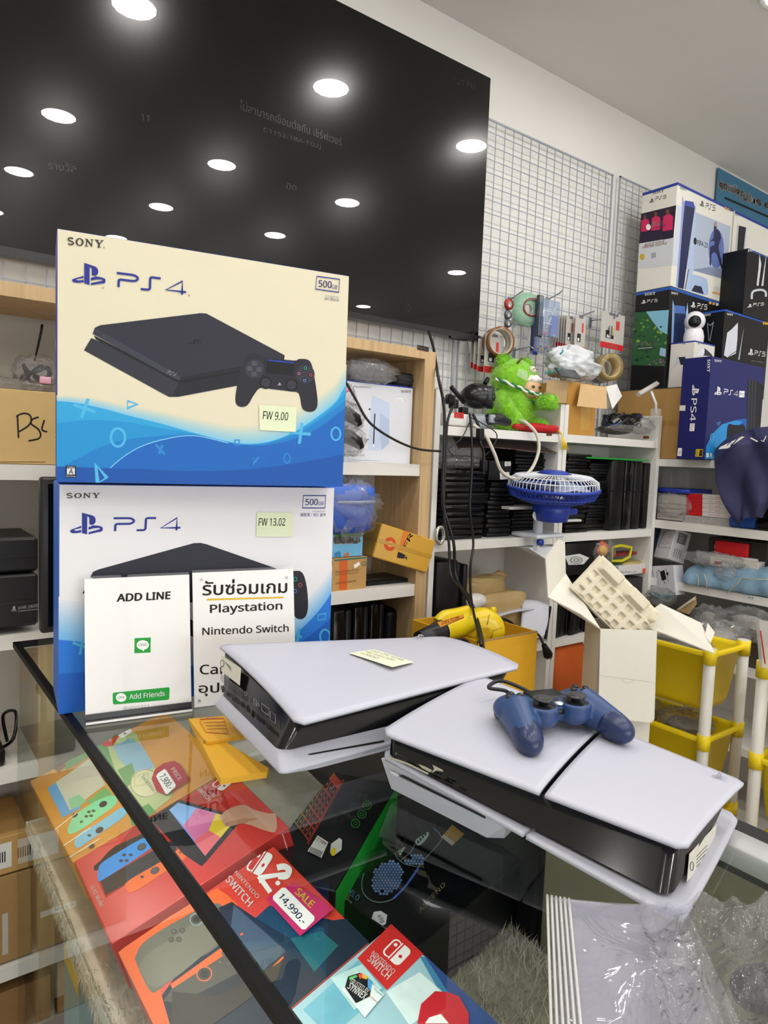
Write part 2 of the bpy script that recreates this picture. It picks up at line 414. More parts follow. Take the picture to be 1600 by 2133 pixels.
# ceiling downlights: rows the television mirrors; the last one unseen, added for the right side
LENS = bpy.data.materials.new('downlight_lens'); LENS.use_nodes = True
_b = LENS.node_tree.nodes['Principled BSDF']; _b.inputs['Emission Color'].default_value = (1, .975, .94, 1); _b.inputs['Emission Strength'].default_value = LAMP
RIMM = M('f2f2f0', .4, var=0)
LPOS = [(.80+.84*ix-.03*iy, ly, ix, iy) for iy, ly in enumerate((1.17, .08, -.83, -1.75)) for ix in (0, 1, 2, -1, -2)] + [(4.05, -.64, 4, 2), (4.26, -2.33, 4, 4), (3.62, .86, 3, 0)]
for lx, ly, ix, iy in LPOS:
    row = ('nearest the television wall', 'second from the television wall', 'third from the television wall', 'fourth from the television wall', 'far behind the counter')[iy]
    d = T('ceiling_downlight', 'round recessed downlight in the ceiling row %s, %s' % (row, ('leftmost', 'second from left', 'middle', 'fourth from left', 'fifth from left', '', 'rightmost')[ix+2]), 'downlight', V((lx, ly, ZC)), 'recessed ceiling downlights in rows')
    if (ix, iy) == (0, 0): d0 = [MB(RIMM).lathe([(.078, 0), (.092, 0), (.094, -.004), (.088, -.007), (.078, -.005)], 20, cap=False).obj('rim', d), MB(LENS).add([(.078*math.cos(t*math.pi/6), .078*math.sin(t*math.pi/6), -.004) for t in range(12)], [list(range(12))[::-1]]).obj('diffuser', d)]
    else:
        for q in d0: c = q.copy(); COL.objects.link(c); c.parent = d

# ================================================================== television
tvx0, tvx1, tvz0, tvz1, tvy = .165, 1.864, 1.858, 2.806, 1.93
tv = T('television', 'very large black flat television mounted on the back wall mirroring ceiling lights', 'television', V((tvx1, tvy, tvz0)))
SCR = M('060607', .20, var=0, spec=.22, coat=.5, coatr=.0, name='tv_screen')
TVB = M('131316', .35, var=0)
MB(TVB).bev((tvx0, tvy+.002, tvz0), (tvx1, tvy+.038, tvz1), .004, seg=1).obj('housing', tv, world=True)
MB(SCR).box((tvx0+.006, tvy, tvz0+.012), (tvx1-.004, tvy+.003, tvz1-.004)).obj('screen', tv, world=True)
MB(M('1d1d20', .3, var=0)).box((tvx0, tvy-.004, tvz0-.008), (tvx1, tvy+.03, tvz0+.012)).obj('lower_bezel', tv, world=True)
MB(M('0c0c0c', .4, var=0)).bev((1.72, tvy-.006, tvz0-.016), (1.80, tvy+.012, tvz0-.007), .002, seg=1).obj('sensor', tv, world=True)
fr = upright((tvx0, tvy, tvz0)); TG = M('0e0f10', .3, var=0, emit=1.0, name='tv_glow_text')
for tx, a_, b_, c_ in (('ไม่สามารถเชื่อมต่อกับ เซิร์ฟเวอร์', (499, 228), (712, 304), (499, 207)), ('C1152-TBA-TD2J', (549, 276), (668, 312), (549, 265)), ('ปิด', (597, 394), (617, 397), (597, 380)), ('รางวัล', (100, 352), (158, 360), (100, 334)), ('11', (294, 251), (310, 253), (294, 238)), ('7:21 PM', (942, 172), (990, 188), (942, 158))):
    pr = Print(fr, z=.0003); pr.text(tx, a_, b_, c_, TG); pr.obj('screen_text', tv)
pr = Print(fr, z=.0003); pr.stroke(_arc(851, 641, 5, 7, -60, 240, 12), 1.3, TG); pr.stroke([(851, 630), (851, 640)], 1.3, TG); pr.obj('screen_icon', tv)

# ================================================================== wire grid panels on the wall
WIRE = M('a4a9b4', .4, .2, var=0)
def gridpanel(x0, x1, z0, z1, label, y=1.975, z=None):
    t = T('wire_grid_panel', label, 'grid panel', V((x0, y, z0)), 'white wire grid panels on the back wall')
    r = .0024
    mb = MB(WIRE)
    for a, b in (((x0, y-r, z0), (x1, y+r*2, z0+.006)), ((x0, y-r, z1-.006), (x1, y+r*2, z1)), ((x0, y-r, z0), (x0+.006, y+r*2, z1)), ((x1-.006, y-r, z0), (x1, y+r*2, z1))): mb.box(a, b)
    mb.obj('rim', t, world=True)
    mb = MB(WIRE); n = round((x1-x0)/.05)
    for i in range(1, n): x = x0+(x1-x0)*i/n; mb.box((x-r/1.6, y, z0), (x+r/1.6, y+r*1.3, z1))
    mb.obj('upright_wires', t, world=True)
    mb = MB(WIRE); n = round((z1-z0)/.05)
    for i in range(1, n): q = z0+(z1-z0)*i/n; mb.box((x0, y-r*1.3, q-r/1.6), (x1, y, q+r/1.6))
    mb.obj('cross_wires', t, world=True)
gridpanel(1.80, 2.685, 1.46, 2.692, 'white wire grid panel between the television and the stacked console boxes')
gridpanel(2.735, 3.3, 1.46, 2.70, 'white wire grid panel partly behind the stacked console boxes')
gridpanel(.89, 1.78, 1.46, 2.692, 'white wire grid panel behind the television above the wooden bookcase')
gridpanel(-.02, .87, 1.46, 2.692, 'white wire grid panel behind the left half of the television')

# ================================================================== wooden bookcase
WOOD = M('c2a173', .5, var=.0, name='oak_veneer')
_n = WOOD.node_tree.nodes; _l = WOOD.node_tree.links
_tc = _n.new('ShaderNodeTexCoord'); _mp = _n.new('ShaderNodeMapping'); _mp.inputs['Scale'].default_value = (55, 55, 2.2); _nz = _n.new('ShaderNodeTexNoise'); _nz.inputs['Scale'].default_value = 1; _nz.inputs['Detail'].default_value = 5
_mx = _n.new('ShaderNodeMix'); _mx.data_type = 'RGBA'; _mx.inputs[6].default_value = (*lin('a17c4e'), 1); _mx.inputs[7].default_value = (*lin('dcbf92'), 1)
_l.new(_tc.outputs['Object'], _mp.inputs[0]); _l.new(_mp.outputs[0], _nz.inputs['Vector']); _l.new(_nz.outputs['Fac'], _mx.inputs[0]); _l.new(_mx.outputs[2], _n['Principled BSDF'].inputs['Base Color'])
SHELF = M('dcd9d2', .45, var=.03, scale=10); BACKP = M('b9b4ac', .6, var=.04, scale=8)
YB = 1.70
def bookcase(label, x0, x1, ztop, shelves, side=.034, sr=None, name='bookcase', wood=WOOD, back=BACKP):
    t = T(name, label, name, V((x0, YB, 0)))
    sr = sr or side; yb = 1.96
    MB(wood).box((x0, YB, 0), (x0+side, yb, ztop)).obj('side_panel', t, world=True)
    MB(wood).box((x1-sr, YB, 0), (x1, yb, ztop-.004)).obj('side_panel', t, world=True)
    MB(wood).box((x0+side, YB, ztop-.03), (x1-sr, yb, ztop)).obj('top_panel', t, world=True)
    MB(back).box((x0+.005, yb-.012, .02), (x1-.005, yb, ztop-.03)).obj('back_panel', t, world=True)
    for z, h in shelves: MB(SHELF).box((x0+side, YB+.004, z-h), (x1-sr, yb-.012, z)).obj('shelf', t, world=True)
    return t
bk2 = bookcase('oak bookcase under the television with toy boxes and consoles', -.55, 1.457, 1.742, (), sr=.044)
MB(WOOD).box((.304, YB, 0), (.338, 1.948, .937)).obj('divider_panel', bk2, world=True)
MB(WOOD).box((.60, YB+.01, .972), (.63, 1.948, 1.712)).obj('divider_panel', bk2, world=True)
for x0, x1, L in ((-.516, .304, ((1.352, .034), (.972, .034), (.664, .034), (.19, .034))), (.338, 1.413, ((1.38, .037), (.993, .038), (.55, .037), (.1, .034)))):
    for z, h in L: MB(SHELF).box(((.615 if z > .98 and x0 > .3 else x0), YB+.004, z-h), ((.60 if z > .96 and x0 < .3 else x1), 1.948, z)).obj('shelf', bk2, world=True)
fr = upright((1.457-.1, YB-.0005, 1.70)); pr = Print(fr)
pr.poly([(869, 718), (893, 723), (893, 733), (869, 728)], ink('241a16')); pr.text('Furdini', (871, 726.5), (891, 731), (871, 720), ink('d8cfc0'), .02)
pr.obj('name_plate', bk2, 'small dark name plate')

# ================================================================== white cubby shelves
CUB = M('e4e2dd', .4, var=.02, scale=10)
def cubby(label, x0, x1, shelves, ztop=1.622, th=.022, tops=()):
    t = T('cubby_shelf', label, 'shelf unit', V((x0, YB, 0)))
    for x in (x0, x1-th): MB(CUB).box((x, YB, 0), (x+th, 1.955, ztop)).obj('side_panel', t, world=True)
    xm = (x0+x1)/2
    MB(M('cfccc6', .5, var=.03)).box((x0+th, 1.945, .02), (xm-.001, 1.955, 1.5)).obj('back_panel', t, world=True)
    MB(M('cfccc6', .5, var=.03)).box((xm+.001, 1.945, .02), (x1-th, 1.955, 1.5)).obj('back_panel', t, world=True)
    for z, h in shelves: MB(CUB).box((x0+th, YB+.003, z-h), (x1-th, 1.945, z)).obj('shelf', t, world=True)
    return t
cb1 = cubby('white cubby shelf unit holding the green plush bear and black consoles', 1.466, 2.105, ((1.509, .03), (1.126, .032), (.715, .03), (.28, .03)))
cb2 = cubby('white cubby shelf unit holding the opened brown carton and cable heap', 2.108, 2.760, ((1.512, .03), (1.130, .032), (.715, .03), (.28, .03)))
for (a, b), c in ((((1138, 902), (1150, 908)), cb1), (((1340, 908), (1352, 914)), cb2)):
    pr = Print(upright((1.5, YB+.0028, 1.4))); pr.rect(a, b, ink('5c3a1c', .3)); pr.obj('brass_tag', c, 'small brass tag')
# right hand unit, open towards the counter, running along the side of the room
XR = 2.762
ru = T('side_shelf', 'white shelf unit on the right holding the dark blue carton and accessories', 'shelf unit', V((XR, 1.7, 0)))
MB(CUB).box((XR+.002, 1.94, 0), (3.15, 1.96, 1.437)).obj('side_panel', ru, world=True)
MB(CUB).box((XR+.002, .30, 0), (3.15, .32, 1.437)).obj('side_panel', ru, world=True)
MB(M('d6d2cc', .5, var=.03)).box((3.15, .30, 0), (3.16, 1.96, 1.437)).obj('back_panel', ru, world=True)
for z, h in ((1.437, .032), (1.17, .034), (.915, .034), (.62, .03), (.3, .03)): MB(CUB).box((XR, .32, z-h), (3.15, 1.94, z)).obj('shelf', ru, world=True)

# ================================================================== glass display counter
GL = .245; GR = .785; GW = .905; GZ = .98; SZ = .600
GLASS = glass_mat('counter_glass', 'f4faf7', 1.52)
BLK = M('080809', .6, var=0, spec=.25)
ct = T('display_counter', 'glass display counter with black edging and a fur lined shelf', 'display counter', V((GL, 1.0, 0)))
MB(GLASS).add([(GL+.004, -.35, GZ), (GR-.02, -.35, GZ), (GR-.02, 1.60, GZ), (GL+.004, 1.60, GZ)], [(0, 1, 2, 3)]).obj('top_glass', ct, world=True)
MB(GLASS).add([(GL, -.35, .12), (GL, 1.60, .12), (GL, 1.60, GZ-.01), (GL, -.35, GZ-.01)], [(0, 1, 2, 3)]).obj('side_glass', ct, world=True)
MB(BLK).box((GL-.006, -.35, GZ-.012), (GL+.006, 1.61, GZ-.0005)).obj('edge_strip', ct, world=True)
LED = bpy.data.materials.new('added_led_strip'); LED.use_nodes = True; _b = LED.node_tree.nodes['Principled BSDF']; _b.inputs['Emission Color'].default_value = (1, .97, .92, 1); _b.inputs['Emission Strength'].default_value = 55.0  # unseen strip, added to brighten the inside of the counter
MB(LED).add([(GL-.003, -.3, GZ-.0125), (GL+.005, -.3, GZ-.0125), (GL+.005, 1.55, GZ-.0125), (GL-.003, 1.55, GZ-.0125)], [(3, 2, 1, 0)]).obj('added_led_strip', ct, world=True)
MB(M('b4b5b6', .45, .25, var=.05)).bev((GR-.022, -.35, GZ-.02), (GR+.018, 1.60, GZ+.004), .002, seg=1).obj('edge_rail', ct, world=True, label='brushed aluminium rail')
MB(M('141415', .5)).box((GR+.018, -.35, GZ-.05), (GW, 1.60, GZ-.035)).obj('ledge', ct, world=True)
MB(BLK).box((GL-.006, 1.598, GZ-.012), (GR, 1.61, GZ-.0005)).obj('end_strip', ct, world=True)
MB(GLASS).add([(GL, 1.604, .12), (GW, 1.604, .12), (GW, 1.604, GZ-.05), (GR, 1.604, GZ-.012), (GL, 1.604, GZ-.012)], [(0, 1, 2, 3, 4)]).obj('end_glass', ct, world=True)
MB(M('1a1a1b', .5)).box((GL, -.35, 0), (GW, 1.6, .1)).obj('plinth', ct, world=True)
MB(M('d9d6cf', .5)).box((GL+.012, -.33, SZ-.03), (GW-.03, 1.58, SZ-.008)).obj('inner_shelf', ct, world=True)
MB(M('2c2e2c', .25, var=.1, scale=5)).box((GW-.012, .66, .1), (GW-.006, 1.59, GZ-.05)).obj('sliding_door', ct, world=True)
MB(M('8f8a72', .4, var=.15, scale=9)).box((GW-.02, -.34, .1), (GW-.013, .70, GZ-.05)).obj('sliding_door', ct, world=True)
MB(BLK).box((GW-.034, .71, SZ), (GW-.021, .742, GZ-.05)).obj('door_stile', ct, world=True)
# ================================================================== console cartons on the counter
NAVY = ink('26338c'); CREAM = M('dcd4b9', .5, var=.03, scale=15, name='aged_cream_card'); INKD = ink('3b372f')
def wave_up(pts, dx, dy): return [(x+dx, y+dy) for x, y in pts]
# ---- upper carton
frU = upright(PZ(118, 1004, 1.345), -10.5)
wU = f_px(frU, 728, 572).x; hU = f_px(frU, 118, 475).y
WHITEC = M('e6e8ee', .45, var=.02, scale=15)
bu = carton('console_carton', 'cream and blue game console carton with note FW 9.00, upper of the counter stack', 'carton', frU, wU, hU, .118, M('2a3aa0', .5, var=.05), bevel=.002)
pr = Print(frU, px=False); pr.rect((.001, .001), (wU-.001, hU-.001), CREAM); pr.px = True; pr.src = (0, 440, 2.105)
wv = bez([(200, 830), (250, 833), (330, 840), (450, 865), (560, 895), (700, 930), (850, 972), (1000, 1010), (1100, 1020), (1200, 1005), (1300, 962), (1400, 895), (1470, 838), (1500, 790), (1560, 700)], 4)
btm = [(1560, 1260), (200, 1240)]
pr.grad(wv, btm, 90, 4, 'dcd4b9', '7cc0e0', 10, lambda x: .3+.7*min(1, max(0, (x-250)/900)))
pr.poly(wv+btm, ink('2f9fd6'))
pr.poly(bez([(200, 935), (250, 930), (400, 915), (560, 925), (700, 950), (850, 975), (1000, 1012), (1100, 1022), (1200, 1007), (1330, 950), (1420, 890), (1493, 820), (1560, 740)], 4)+btm, ink('2090cf'))
pr.poly(bez([(200, 1150), (250, 1130), (340, 1085), (450, 1030), (560, 1000), (700, 985), (850, 978), (1000, 1013), (1100, 1024), (1200, 1010), (1330, 960), (1490, 850), (1560, 780)], 4)+btm, ink('1a7cc6'))
pr.poly(bez([(430, 1187), (500, 1110), (600, 1040), (720, 1000), (850, 984), (1000, 1016), (1130, 1028), (1250, 1010), (1380, 960), (1490, 880), (1560, 820)], 4)+[(1560, 1260), (400, 1240)], ink('1763b8'))
pr.stroke(bez([(430, 1187), (500, 1110), (600, 1040), (720, 1000), (850, 984), (1000, 1016)], 5), 4, ink('7ec3ea'))
pr.poly(bez([(200, 1118), (600, 1130), (900, 1140), (1200, 1120), (1480, 1070), (1560, 1050)], 4)+btm, ink('1552a6'))
LB = ink('4fb2e2'); LB2 = ink('2f86cc')
pr.stroke([(322, 848), (418, 880)], 15, LB); pr.stroke([(387, 822), (356, 906)], 15, LB)
pr.stroke([(560, 832), (603, 846), (558, 864)], 7, LB, True); pr.ring((517, 992), 31, 11, LB, ry=40)
pr.stroke([(682, 1022), (722, 1066)], 11, LB2); pr.stroke([(712, 1024), (697, 1064)], 11, LB2)
pr.stroke([(1028, 1004), (1048, 1003), (1050, 1026), (1030, 1024)], 5, LB2, True); pr.stroke([(1270, 970), (1362, 978)], 13, LB); pr.stroke([(1324, 928), (1312, 1020)], 13, LB)
pr.ring((1258, 1083), 13, 6, LB2, ry=21); pr.stroke([(1108, 1082), (1134, 1078), (1106, 1112)], 5, LB2, True); pr.stroke([(1445, 880), (1467, 875), (1462, 890), (1443, 893)], 4, LB2, True)
pr.ring((1472, 976), 20, 7, LB, ry=28); pr.stroke([(420, 1112), (468, 1168), (428, 1192)], 12, LB, True)
# console picture
C1 = ink('2b2c37'); C2 = ink('3a3b47'); C3 = ink('202129'); C4 = ink('17181d')
pr.poly([(368, 610), (400, 556), (840, 740), (1060, 700), (1040, 765), (780, 814), (740, 814)], C3)
pr.poly([(368, 610), (400, 556), (800, 725), (760, 800), (740, 814)], ink('2f303b'))
pr.poly([(412, 545), (790, 742), (1050, 690), (1060, 705), (840, 748), (785, 755), (420, 562)], C4)
pr.poly([(406, 538), (415, 512), (430, 504), (790, 722), (786, 742), (760, 732)], C2)
pr.poly([(415, 512), (440, 500), (880, 447), (905, 449), (1248, 632), (1246, 645), (1100, 672), (835, 722), (795, 727)], C1)
pr.poly([(795, 727), (1246, 645), (1244, 662), (1070, 695), (786, 742)], C3)
pr.shape(PSMARK, (822, 583), (882, 583), (830, 560), C4); pr.shape(SONYW, (413, 540), (450, 548), (415, 528), C4); pr.shape(PS4W, (728, 712), (768, 724), (738, 698), ink('8d8e99'))
# controller picture
K1 = ink('24252e'); K2 = ink('33343f'); K3 = ink('14151a')
pr.poly(bez([(1072, 650), (1085, 630), (1115, 622), (1145, 635), (1200, 645), (1290, 655), (1310, 648), (1345, 650), (1365, 670), (1380, 740), (1392, 830), (1385, 868), (1358, 880), (1325, 865), (1310, 800), (1270, 790), (1190, 780), (1140, 775), (1110, 810), (1085, 850), (1055, 858), (1033, 840), (1035, 790), (1050, 720), (1072, 650)], 3), K1)
pr.poly([(1172, 648), (1290, 660), (1284, 722), (1166, 710)], K3); pr.poly([(1175, 650), (1288, 662), (1287, 668), (1174, 656)], ink('2740a8'))
for c in ((1165, 752), (1278, 762)): pr.circ(c, 28, K3); pr.circ(c, 20, K2)
pr.circ((1115, 692), 42, K2)
for c in ((1115, 668), (1113, 714), (1094, 690), (1134, 694)): pr.rect((c[0]-11, c[1]-10), (c[0]+11, c[1]+10), ink('4a4b57'), 4)
pr.circ((1337, 715), 42, K2)
for c, h in (((1338, 688), '3fae9a'), ((1362, 718), 'c4505a'), ((1335, 742), '6f8fd0'), ((1310, 712), 'c77aa8')): pr.circ(c, 11, K3, 12); pr.ring(c, 6, 2.5, ink(h), 8)
pr.shape(PSMARK, (1215, 764), (1232, 764), (1216, 752), ink('b9bac4'))
# lettering
pr.shape(SONYW, (292, 148), (452, 162), (294, 114), INKD); pr.shape(PSMARK, (316, 318), (462, 330), (316, 222), NAVY); pr.shape(PS4W, (510, 332), (815, 368), (512, 268), NAVY)
pr.stroke([(1388, 286), (1488, 299), (1484, 356), (1383, 342)], 3.5, NAVY, True); pr.text('500', (1395, 332), (1452, 338), (1397, 302), NAVY, .015); pr.text('GB', (1453, 340), (1477, 343), (1454, 322), NAVY)
pr.text('Jet Black', (1420, 391), (1484, 399), (1422, 375), ink('5b5f86')); pr.text('CUH-2000A B01', (1424, 374), (1484, 381), (1425, 367), ink('8f8fa0'))
pr.rect((288, 1116), (333, 1166), ink('17181c')); pr.rect((293, 1128), (328, 1154), ink('d8dbe0')); pr.text('A', (301, 1152), (320, 1152), (303, 1130), ink('17181c'), .03); pr.text('CERO', (294, 1126), (328, 1127), (294, 1119), ink('e8e8e8')); pr.text('RATING', (290, 1164), (330, 1165), (290, 1158), ink('d0d0d0'))
for c in ((452, 337), (828, 370), (455, 160)): pr.ring(c, 3.5, 1.2, INKD, 8)
pr.obj('front_print', bu)
sf = side_frame(frU, .118); ps = Print(sf, px=False); WL = ink('c9cdf0')
def vert(p, t0, t1, x0, x1, shape, m):   # lettering running down a side face
    p.shape(shape, (x1, t0), (x1, t1), (x0, t0), m) if False else p.shape(shape, (x0, t0), (x0, t1), (x1, t0), m)
ps.shape(SONYW, (.080, hU-.02), (.080, hU-.08), (.100, hU-.02), WL); ps.shape(PSMARK, (.045, hU-.135), (.045, hU-.175), (.075, hU-.135), WL); ps.shape(PS4W, (.045, hU-.19), (.045, hU-.285), (.072, hU-.19), WL)
ps.stroke([(.03, .02), (.07, .02), (.07, .07), (.03, .07)], .003, WL, True); ps.text('500', (.038, .065), (.038, .03), (.06, .065), WL); ps.obj('side_print', bu)
def sticky(parent, fr, quad, txt, tq, src, name='sticky_note'):
    p = Print(fr, src=src, z=.0020); p.poly(quad, M('dfe8c4', .7, var=.03, scale=60)); n = p.obj(name, parent, 'pale green paper note')
    p2 = Print(fr, src=src, z=.0023); p2.text(txt, *tq, ink('20201c'), .01); p2.obj('handwriting', n); return n
sticky(bu, frU, [(1135, 850), (1299, 859), (1295, 968), (1137, 960)], 'FW 9.00', ((1150, 912), (1260, 918), (1154, 876)), (0, 440, 2.105))
# ---- lower carton
frL = upright(PZ(122, 1488, GZ+.001), -7.6)
wL = f_px(frL, 697, 1020).x; hL = min(f_px(frL, 118, 1008).y, 1.343-GZ-.001)
bl = carton('console_carton', 'white and blue game console carton with note FW 13.02, lower of the counter stack', 'carton', frL, wL, hL, .118, M('2f6fd0', .5, var=.05), bevel=.002)
pr = Print(frL, px=False); pr.rect((.001, .001), (wL-.001, hL-.001), M('e4e3e6', .5, var=.02, scale=12)); pr.px = True; pr.src = (0, 1000, 2.105)
wv = bez([(200, 698), (248, 700), (340, 708), (500, 740), (700, 790), (900, 820), (1050, 800), (1200, 730), (1300, 670), (1400, 570), (1462, 480), (1520, 380)], 4); btm = [(1560, 1100), (200, 1080)]
pr.grad(wv, btm, 190, 6, 'e4e3e6', '6fb4ea', 14, lambda x: 1 if x < 700 else .6)
pr.poly(wv+btm, ink('2a78d8')); pr.poly(bez([(200, 852), (600, 830), (900, 830), (1100, 810), (1300, 720), (1455, 600), (1560, 480)], 4)+btm, ink('1f63c4'))
pr.ring((1425, 685), 22, 8, LB, ry=30); pr.stroke([(1280, 668), (1322, 690)], 12, LB); pr.stroke([(1300, 720), (1312, 650)], 12, LB); pr.stroke([(1395, 590), (1428, 584), (1425, 610), (1394, 614)], 4, LB, True)
pr.stroke([(318, 712), (372, 732)], 12, LB); pr.stroke([(362, 704), (350, 765)], 12, LB); pr.stroke([(225, 770), (240, 810)], 6, LB)
pr.poly([(395, 425), (408, 402), (430, 392), (850, 276), (880, 275), (905, 281), (1205, 385), (1225, 400), (1222, 470), (700, 560)], C1)
pr.poly([(362, 495), (375, 470), (420, 425), (900, 640), (880, 700)], C3)
pr.poly(bez([(1240, 400), (1285, 398), (1325, 405), (1345, 470), (1350, 560), (1335, 603), (1305, 608), (1285, 590), (1240, 560), (1240, 400)], 3), K1)
for c, h in (((1294, 434), '3fae9a'), ((1316, 460), 'c4505a'), ((1292, 486), '6f8fd0')): pr.ring(c, 8, 2.2, ink(h), 10)
pr.shape(SONYW, (288, 80), (438, 78), (290, 57), INKD); pr.shape(PSMARK, (307, 238), (450, 238), (307, 142), NAVY); pr.shape(PS4W, (495, 224), (790, 220), (498, 164), NAVY)
pr.stroke([(1330, 68), (1428, 68), (1424, 122), (1326, 122)], 3.5, NAVY, True); pr.text('500', (1338, 110), (1392, 110), (1340, 82), NAVY, .015); pr.text('GB', (1394, 110), (1417, 110), (1395, 94), NAVY)
pr.text('極致黒 / 제트 블랙', (1316, 160), (1426, 160), (1317, 144), ink('5b5f86')); pr.text('CUH-2017A B01', (1370, 140), (1424, 140), (1371, 134), ink('8f8fa0'))
pr.obj('front_print', bl)
sticky(bl, frL, [(1124, 140), (1283, 142), (1280, 248), (1122, 247)], 'FW 13.02', ((1132, 200), (1248, 200), (1134, 166)), (0, 1000, 2.105))

# ================================================================== two printed stand-up signs
ACR = glass_mat('acrylic', 'fbfbfb', 1.49, rough=.02)
PAPER = M('ebeae8', .5, var=.015, scale=30, coat=.3, coatr=.05)
def signstand(name, label, BL, BR, TL, TR, lean, deg, black):
    O = PZ(*BL, GZ+.0015); fr = upright(O, deg, lean)
    w = f_px(fr, *BR).x if BR else f_px(fr, *TR).x; h = f_px(fr, *TL).y
    t = T(name, label, 'sign', fr)
    MB(PAPER).box((.0, .0, -.0012), (w, h, 0)).obj('paper', t)
    q = MB(ACR); q.add([(0, 0, -.003), (w, 0, -.003), (w, h+.004, -.003), (0, h+.004, -.003)], [(0, 3, 2, 1)]); q.obj('acrylic_holder', t)
    return t, fr, w, h
s1, f1, w1, h1 = signstand('sign_stand', 'white sign with a green Add Friends button leaning on the lower carton', (178, 1507), (399, 1481), (178, 1206), None, 9, -9.5, True)
MB(M('1b1b1d', .3)).box((0, -.001, -.02), (w1, .004, .006)).box((0, .002, .0016), (w1, .013, .0024)).obj('foot', s1, label='black plastic foot strip')
MB(M('e8e8e8', .3)).box((0, -.0012, .006), (w1, .002, .0075)).obj('foot_edge', s1)
pr = Print(f1, z=.0003, src=(0, 1000, 2.105)); TB = ink('2a211f')
pr.text('ADD LINE', (513, 533), (746, 521), (515, 500), TB, .08); pr.obj('heading', s1); pr = Print(f1, z=.0003, src=(0, 1000, 2.105))
GRN = ink('1e9c3c')
pr.poly([(498, 932), (740, 908), (744, 914), (742, 958), (738, 963), (500, 984), (495, 978), (494, 938)], GRN)
pr.circ((531, 953), 23, ink('f4f4f4'), ry=19); pr.text('LINE', (516, 959), (546, 957), (516, 949), GRN, .02); pr.text('Add Friends', (567, 961), (722, 946), (567, 938), ink('f4f4f4'), .04); pr.obj('add_friends_button', s1); pr = Print(f1, z=.0003, src=(0, 1000, 2.105))
pr.poly([(590, 693), (661, 690), (660, 756), (589, 759)], GRN); pr.circ((626, 723), 27, ink('f4f4f4'), ry=21); pr.poly([(620, 740), (634, 740), (628, 752)], ink('f4f4f4')); pr.text('LINE', (608, 728), (644, 726), (608, 717), GRN, .02)
pr.obj('chat_logo', s1); pr = Print(f1, z=.0003, src=(0, 1000, 2.105)); pr.text('@gzy1221', (540, 1010), (652, 1000), (540, 993), ink('9a9ca6')); pr.obj('account_name', s1)
s2, f2, w2, h2 = signstand('sign_board', 'white sign with a Thai heading underlined in yellow, partly behind the large console', (405, 1474), None, (405, 1193), (611, 1190), 9, -10, False)
T2 = ink('3a332c')
for nm, tx, a_, b_, c_, bo in (('heading', 'รับซ่อมเกม', (888, 506), (1258, 494), (890, 438), .03), ('text_line', 'Playstation', (922, 594), (1237, 578), (922, 545), .035), ('text_line', 'Nintendo Switch', (888, 680), (1265, 664), (888, 646), .035), ('text_line', 'XBOX', (988, 762), (1158, 758), (990, 722), .035), ('text_line', 'Camera', (877, 852), (1130, 846), (877, 810), .03), ('text_line', 'อุปกรณ์', (872, 948), (1130, 940), (872, 890), .02)):
    pr = Print(f2, z=.0003, src=(0, 1000, 2.105)); pr.text(tx, a_, b_, c_, T2, bo); pr.obj(nm, s2)
pr = Print(f2, z=.0003, src=(0, 1000, 2.105)); pr.poly([(906, 520), (1243, 511), (1244, 518), (907, 528)], ink('d9b626')); pr.obj('yellow_underline', s2)
for c in ((883, 437), (1256, 428), (874, 968)): pr = Print(f2, z=.0006, src=(0, 1000, 2.105)); pr.circ(c, 7, M('9a9a98', .3, .6, var=0), 10); pr.obj('mounting_stud', s2)

# ================================================================== the two white consoles
PLW = M('bbbcc8', .42, var=.0, name='console_white'); GBK = M('0b0b0e', .12, var=0, spec=.6, name='gloss_black'); MBK = M('141416', .38, var=0)
def bil(c, u, v): return c[0]*(1-u)*(1-v)+c[1]*u*(1-v)+c[2]*u*v+c[3]*(1-u)*v
def rnd(u, v, r):   # square to rounded rectangle
    s, t = 2*u-1, 2*v-1
    def lim(a, ra, rb):
        k = (abs(a)-(1-ra))/ra
        return 1-rb*(1-math.sqrt(max(0, 1-k*k))) if k > 0 else 1
    return (s*lim(t, r[1], r[0])+1)/2, v
def loop(c, ins, z, r=(.08, .12), n=6):
    """rounded outline of the patch, inset by ins"""
    out = []
    for cu, cv, a in ((1, 1, 0), (0, 1, 1), (0, 0, 2), (1, 0, 3)):
        for i in range(n+1):
            th = math.pi/2*(a+i/n); ru, rv = r
            ou = (1-ru if cu else ru)+ru*math.cos(th); ov = (1-rv if cv else rv)+rv*math.sin(th)
            u = ins[0]+(1-ins[0]-ins[1])*ou; v = ins[2]+(1-ins[2]-ins[3])*ov
            out.append(bil(c, u, v)+V((0, 0, z)))
    return out
def lofts(mb, loops, caps=(True, True), smooth=True):
    n = len(loops[0]); vs = sum(loops, []); fs = []
    for k in range(len(loops)-1):
        for i in range(n): j = (i+1) % n; fs.append((k*n+i, k*n+j, (k+1)*n+j, (k+1)*n+i))
    mb.add(vs, fs, smooth); o = len(mb.v)-len(vs)
    if caps[0]: mb.f.append([o+i for i in range(n)]); mb.fm.append(mb.cur); mb.sm.append(False)
    if caps[1]: mb.f.append([o+(len(loops)-1)*n+i for i in range(n)]); mb.fm.append(mb.cur); mb.sm.append(False)
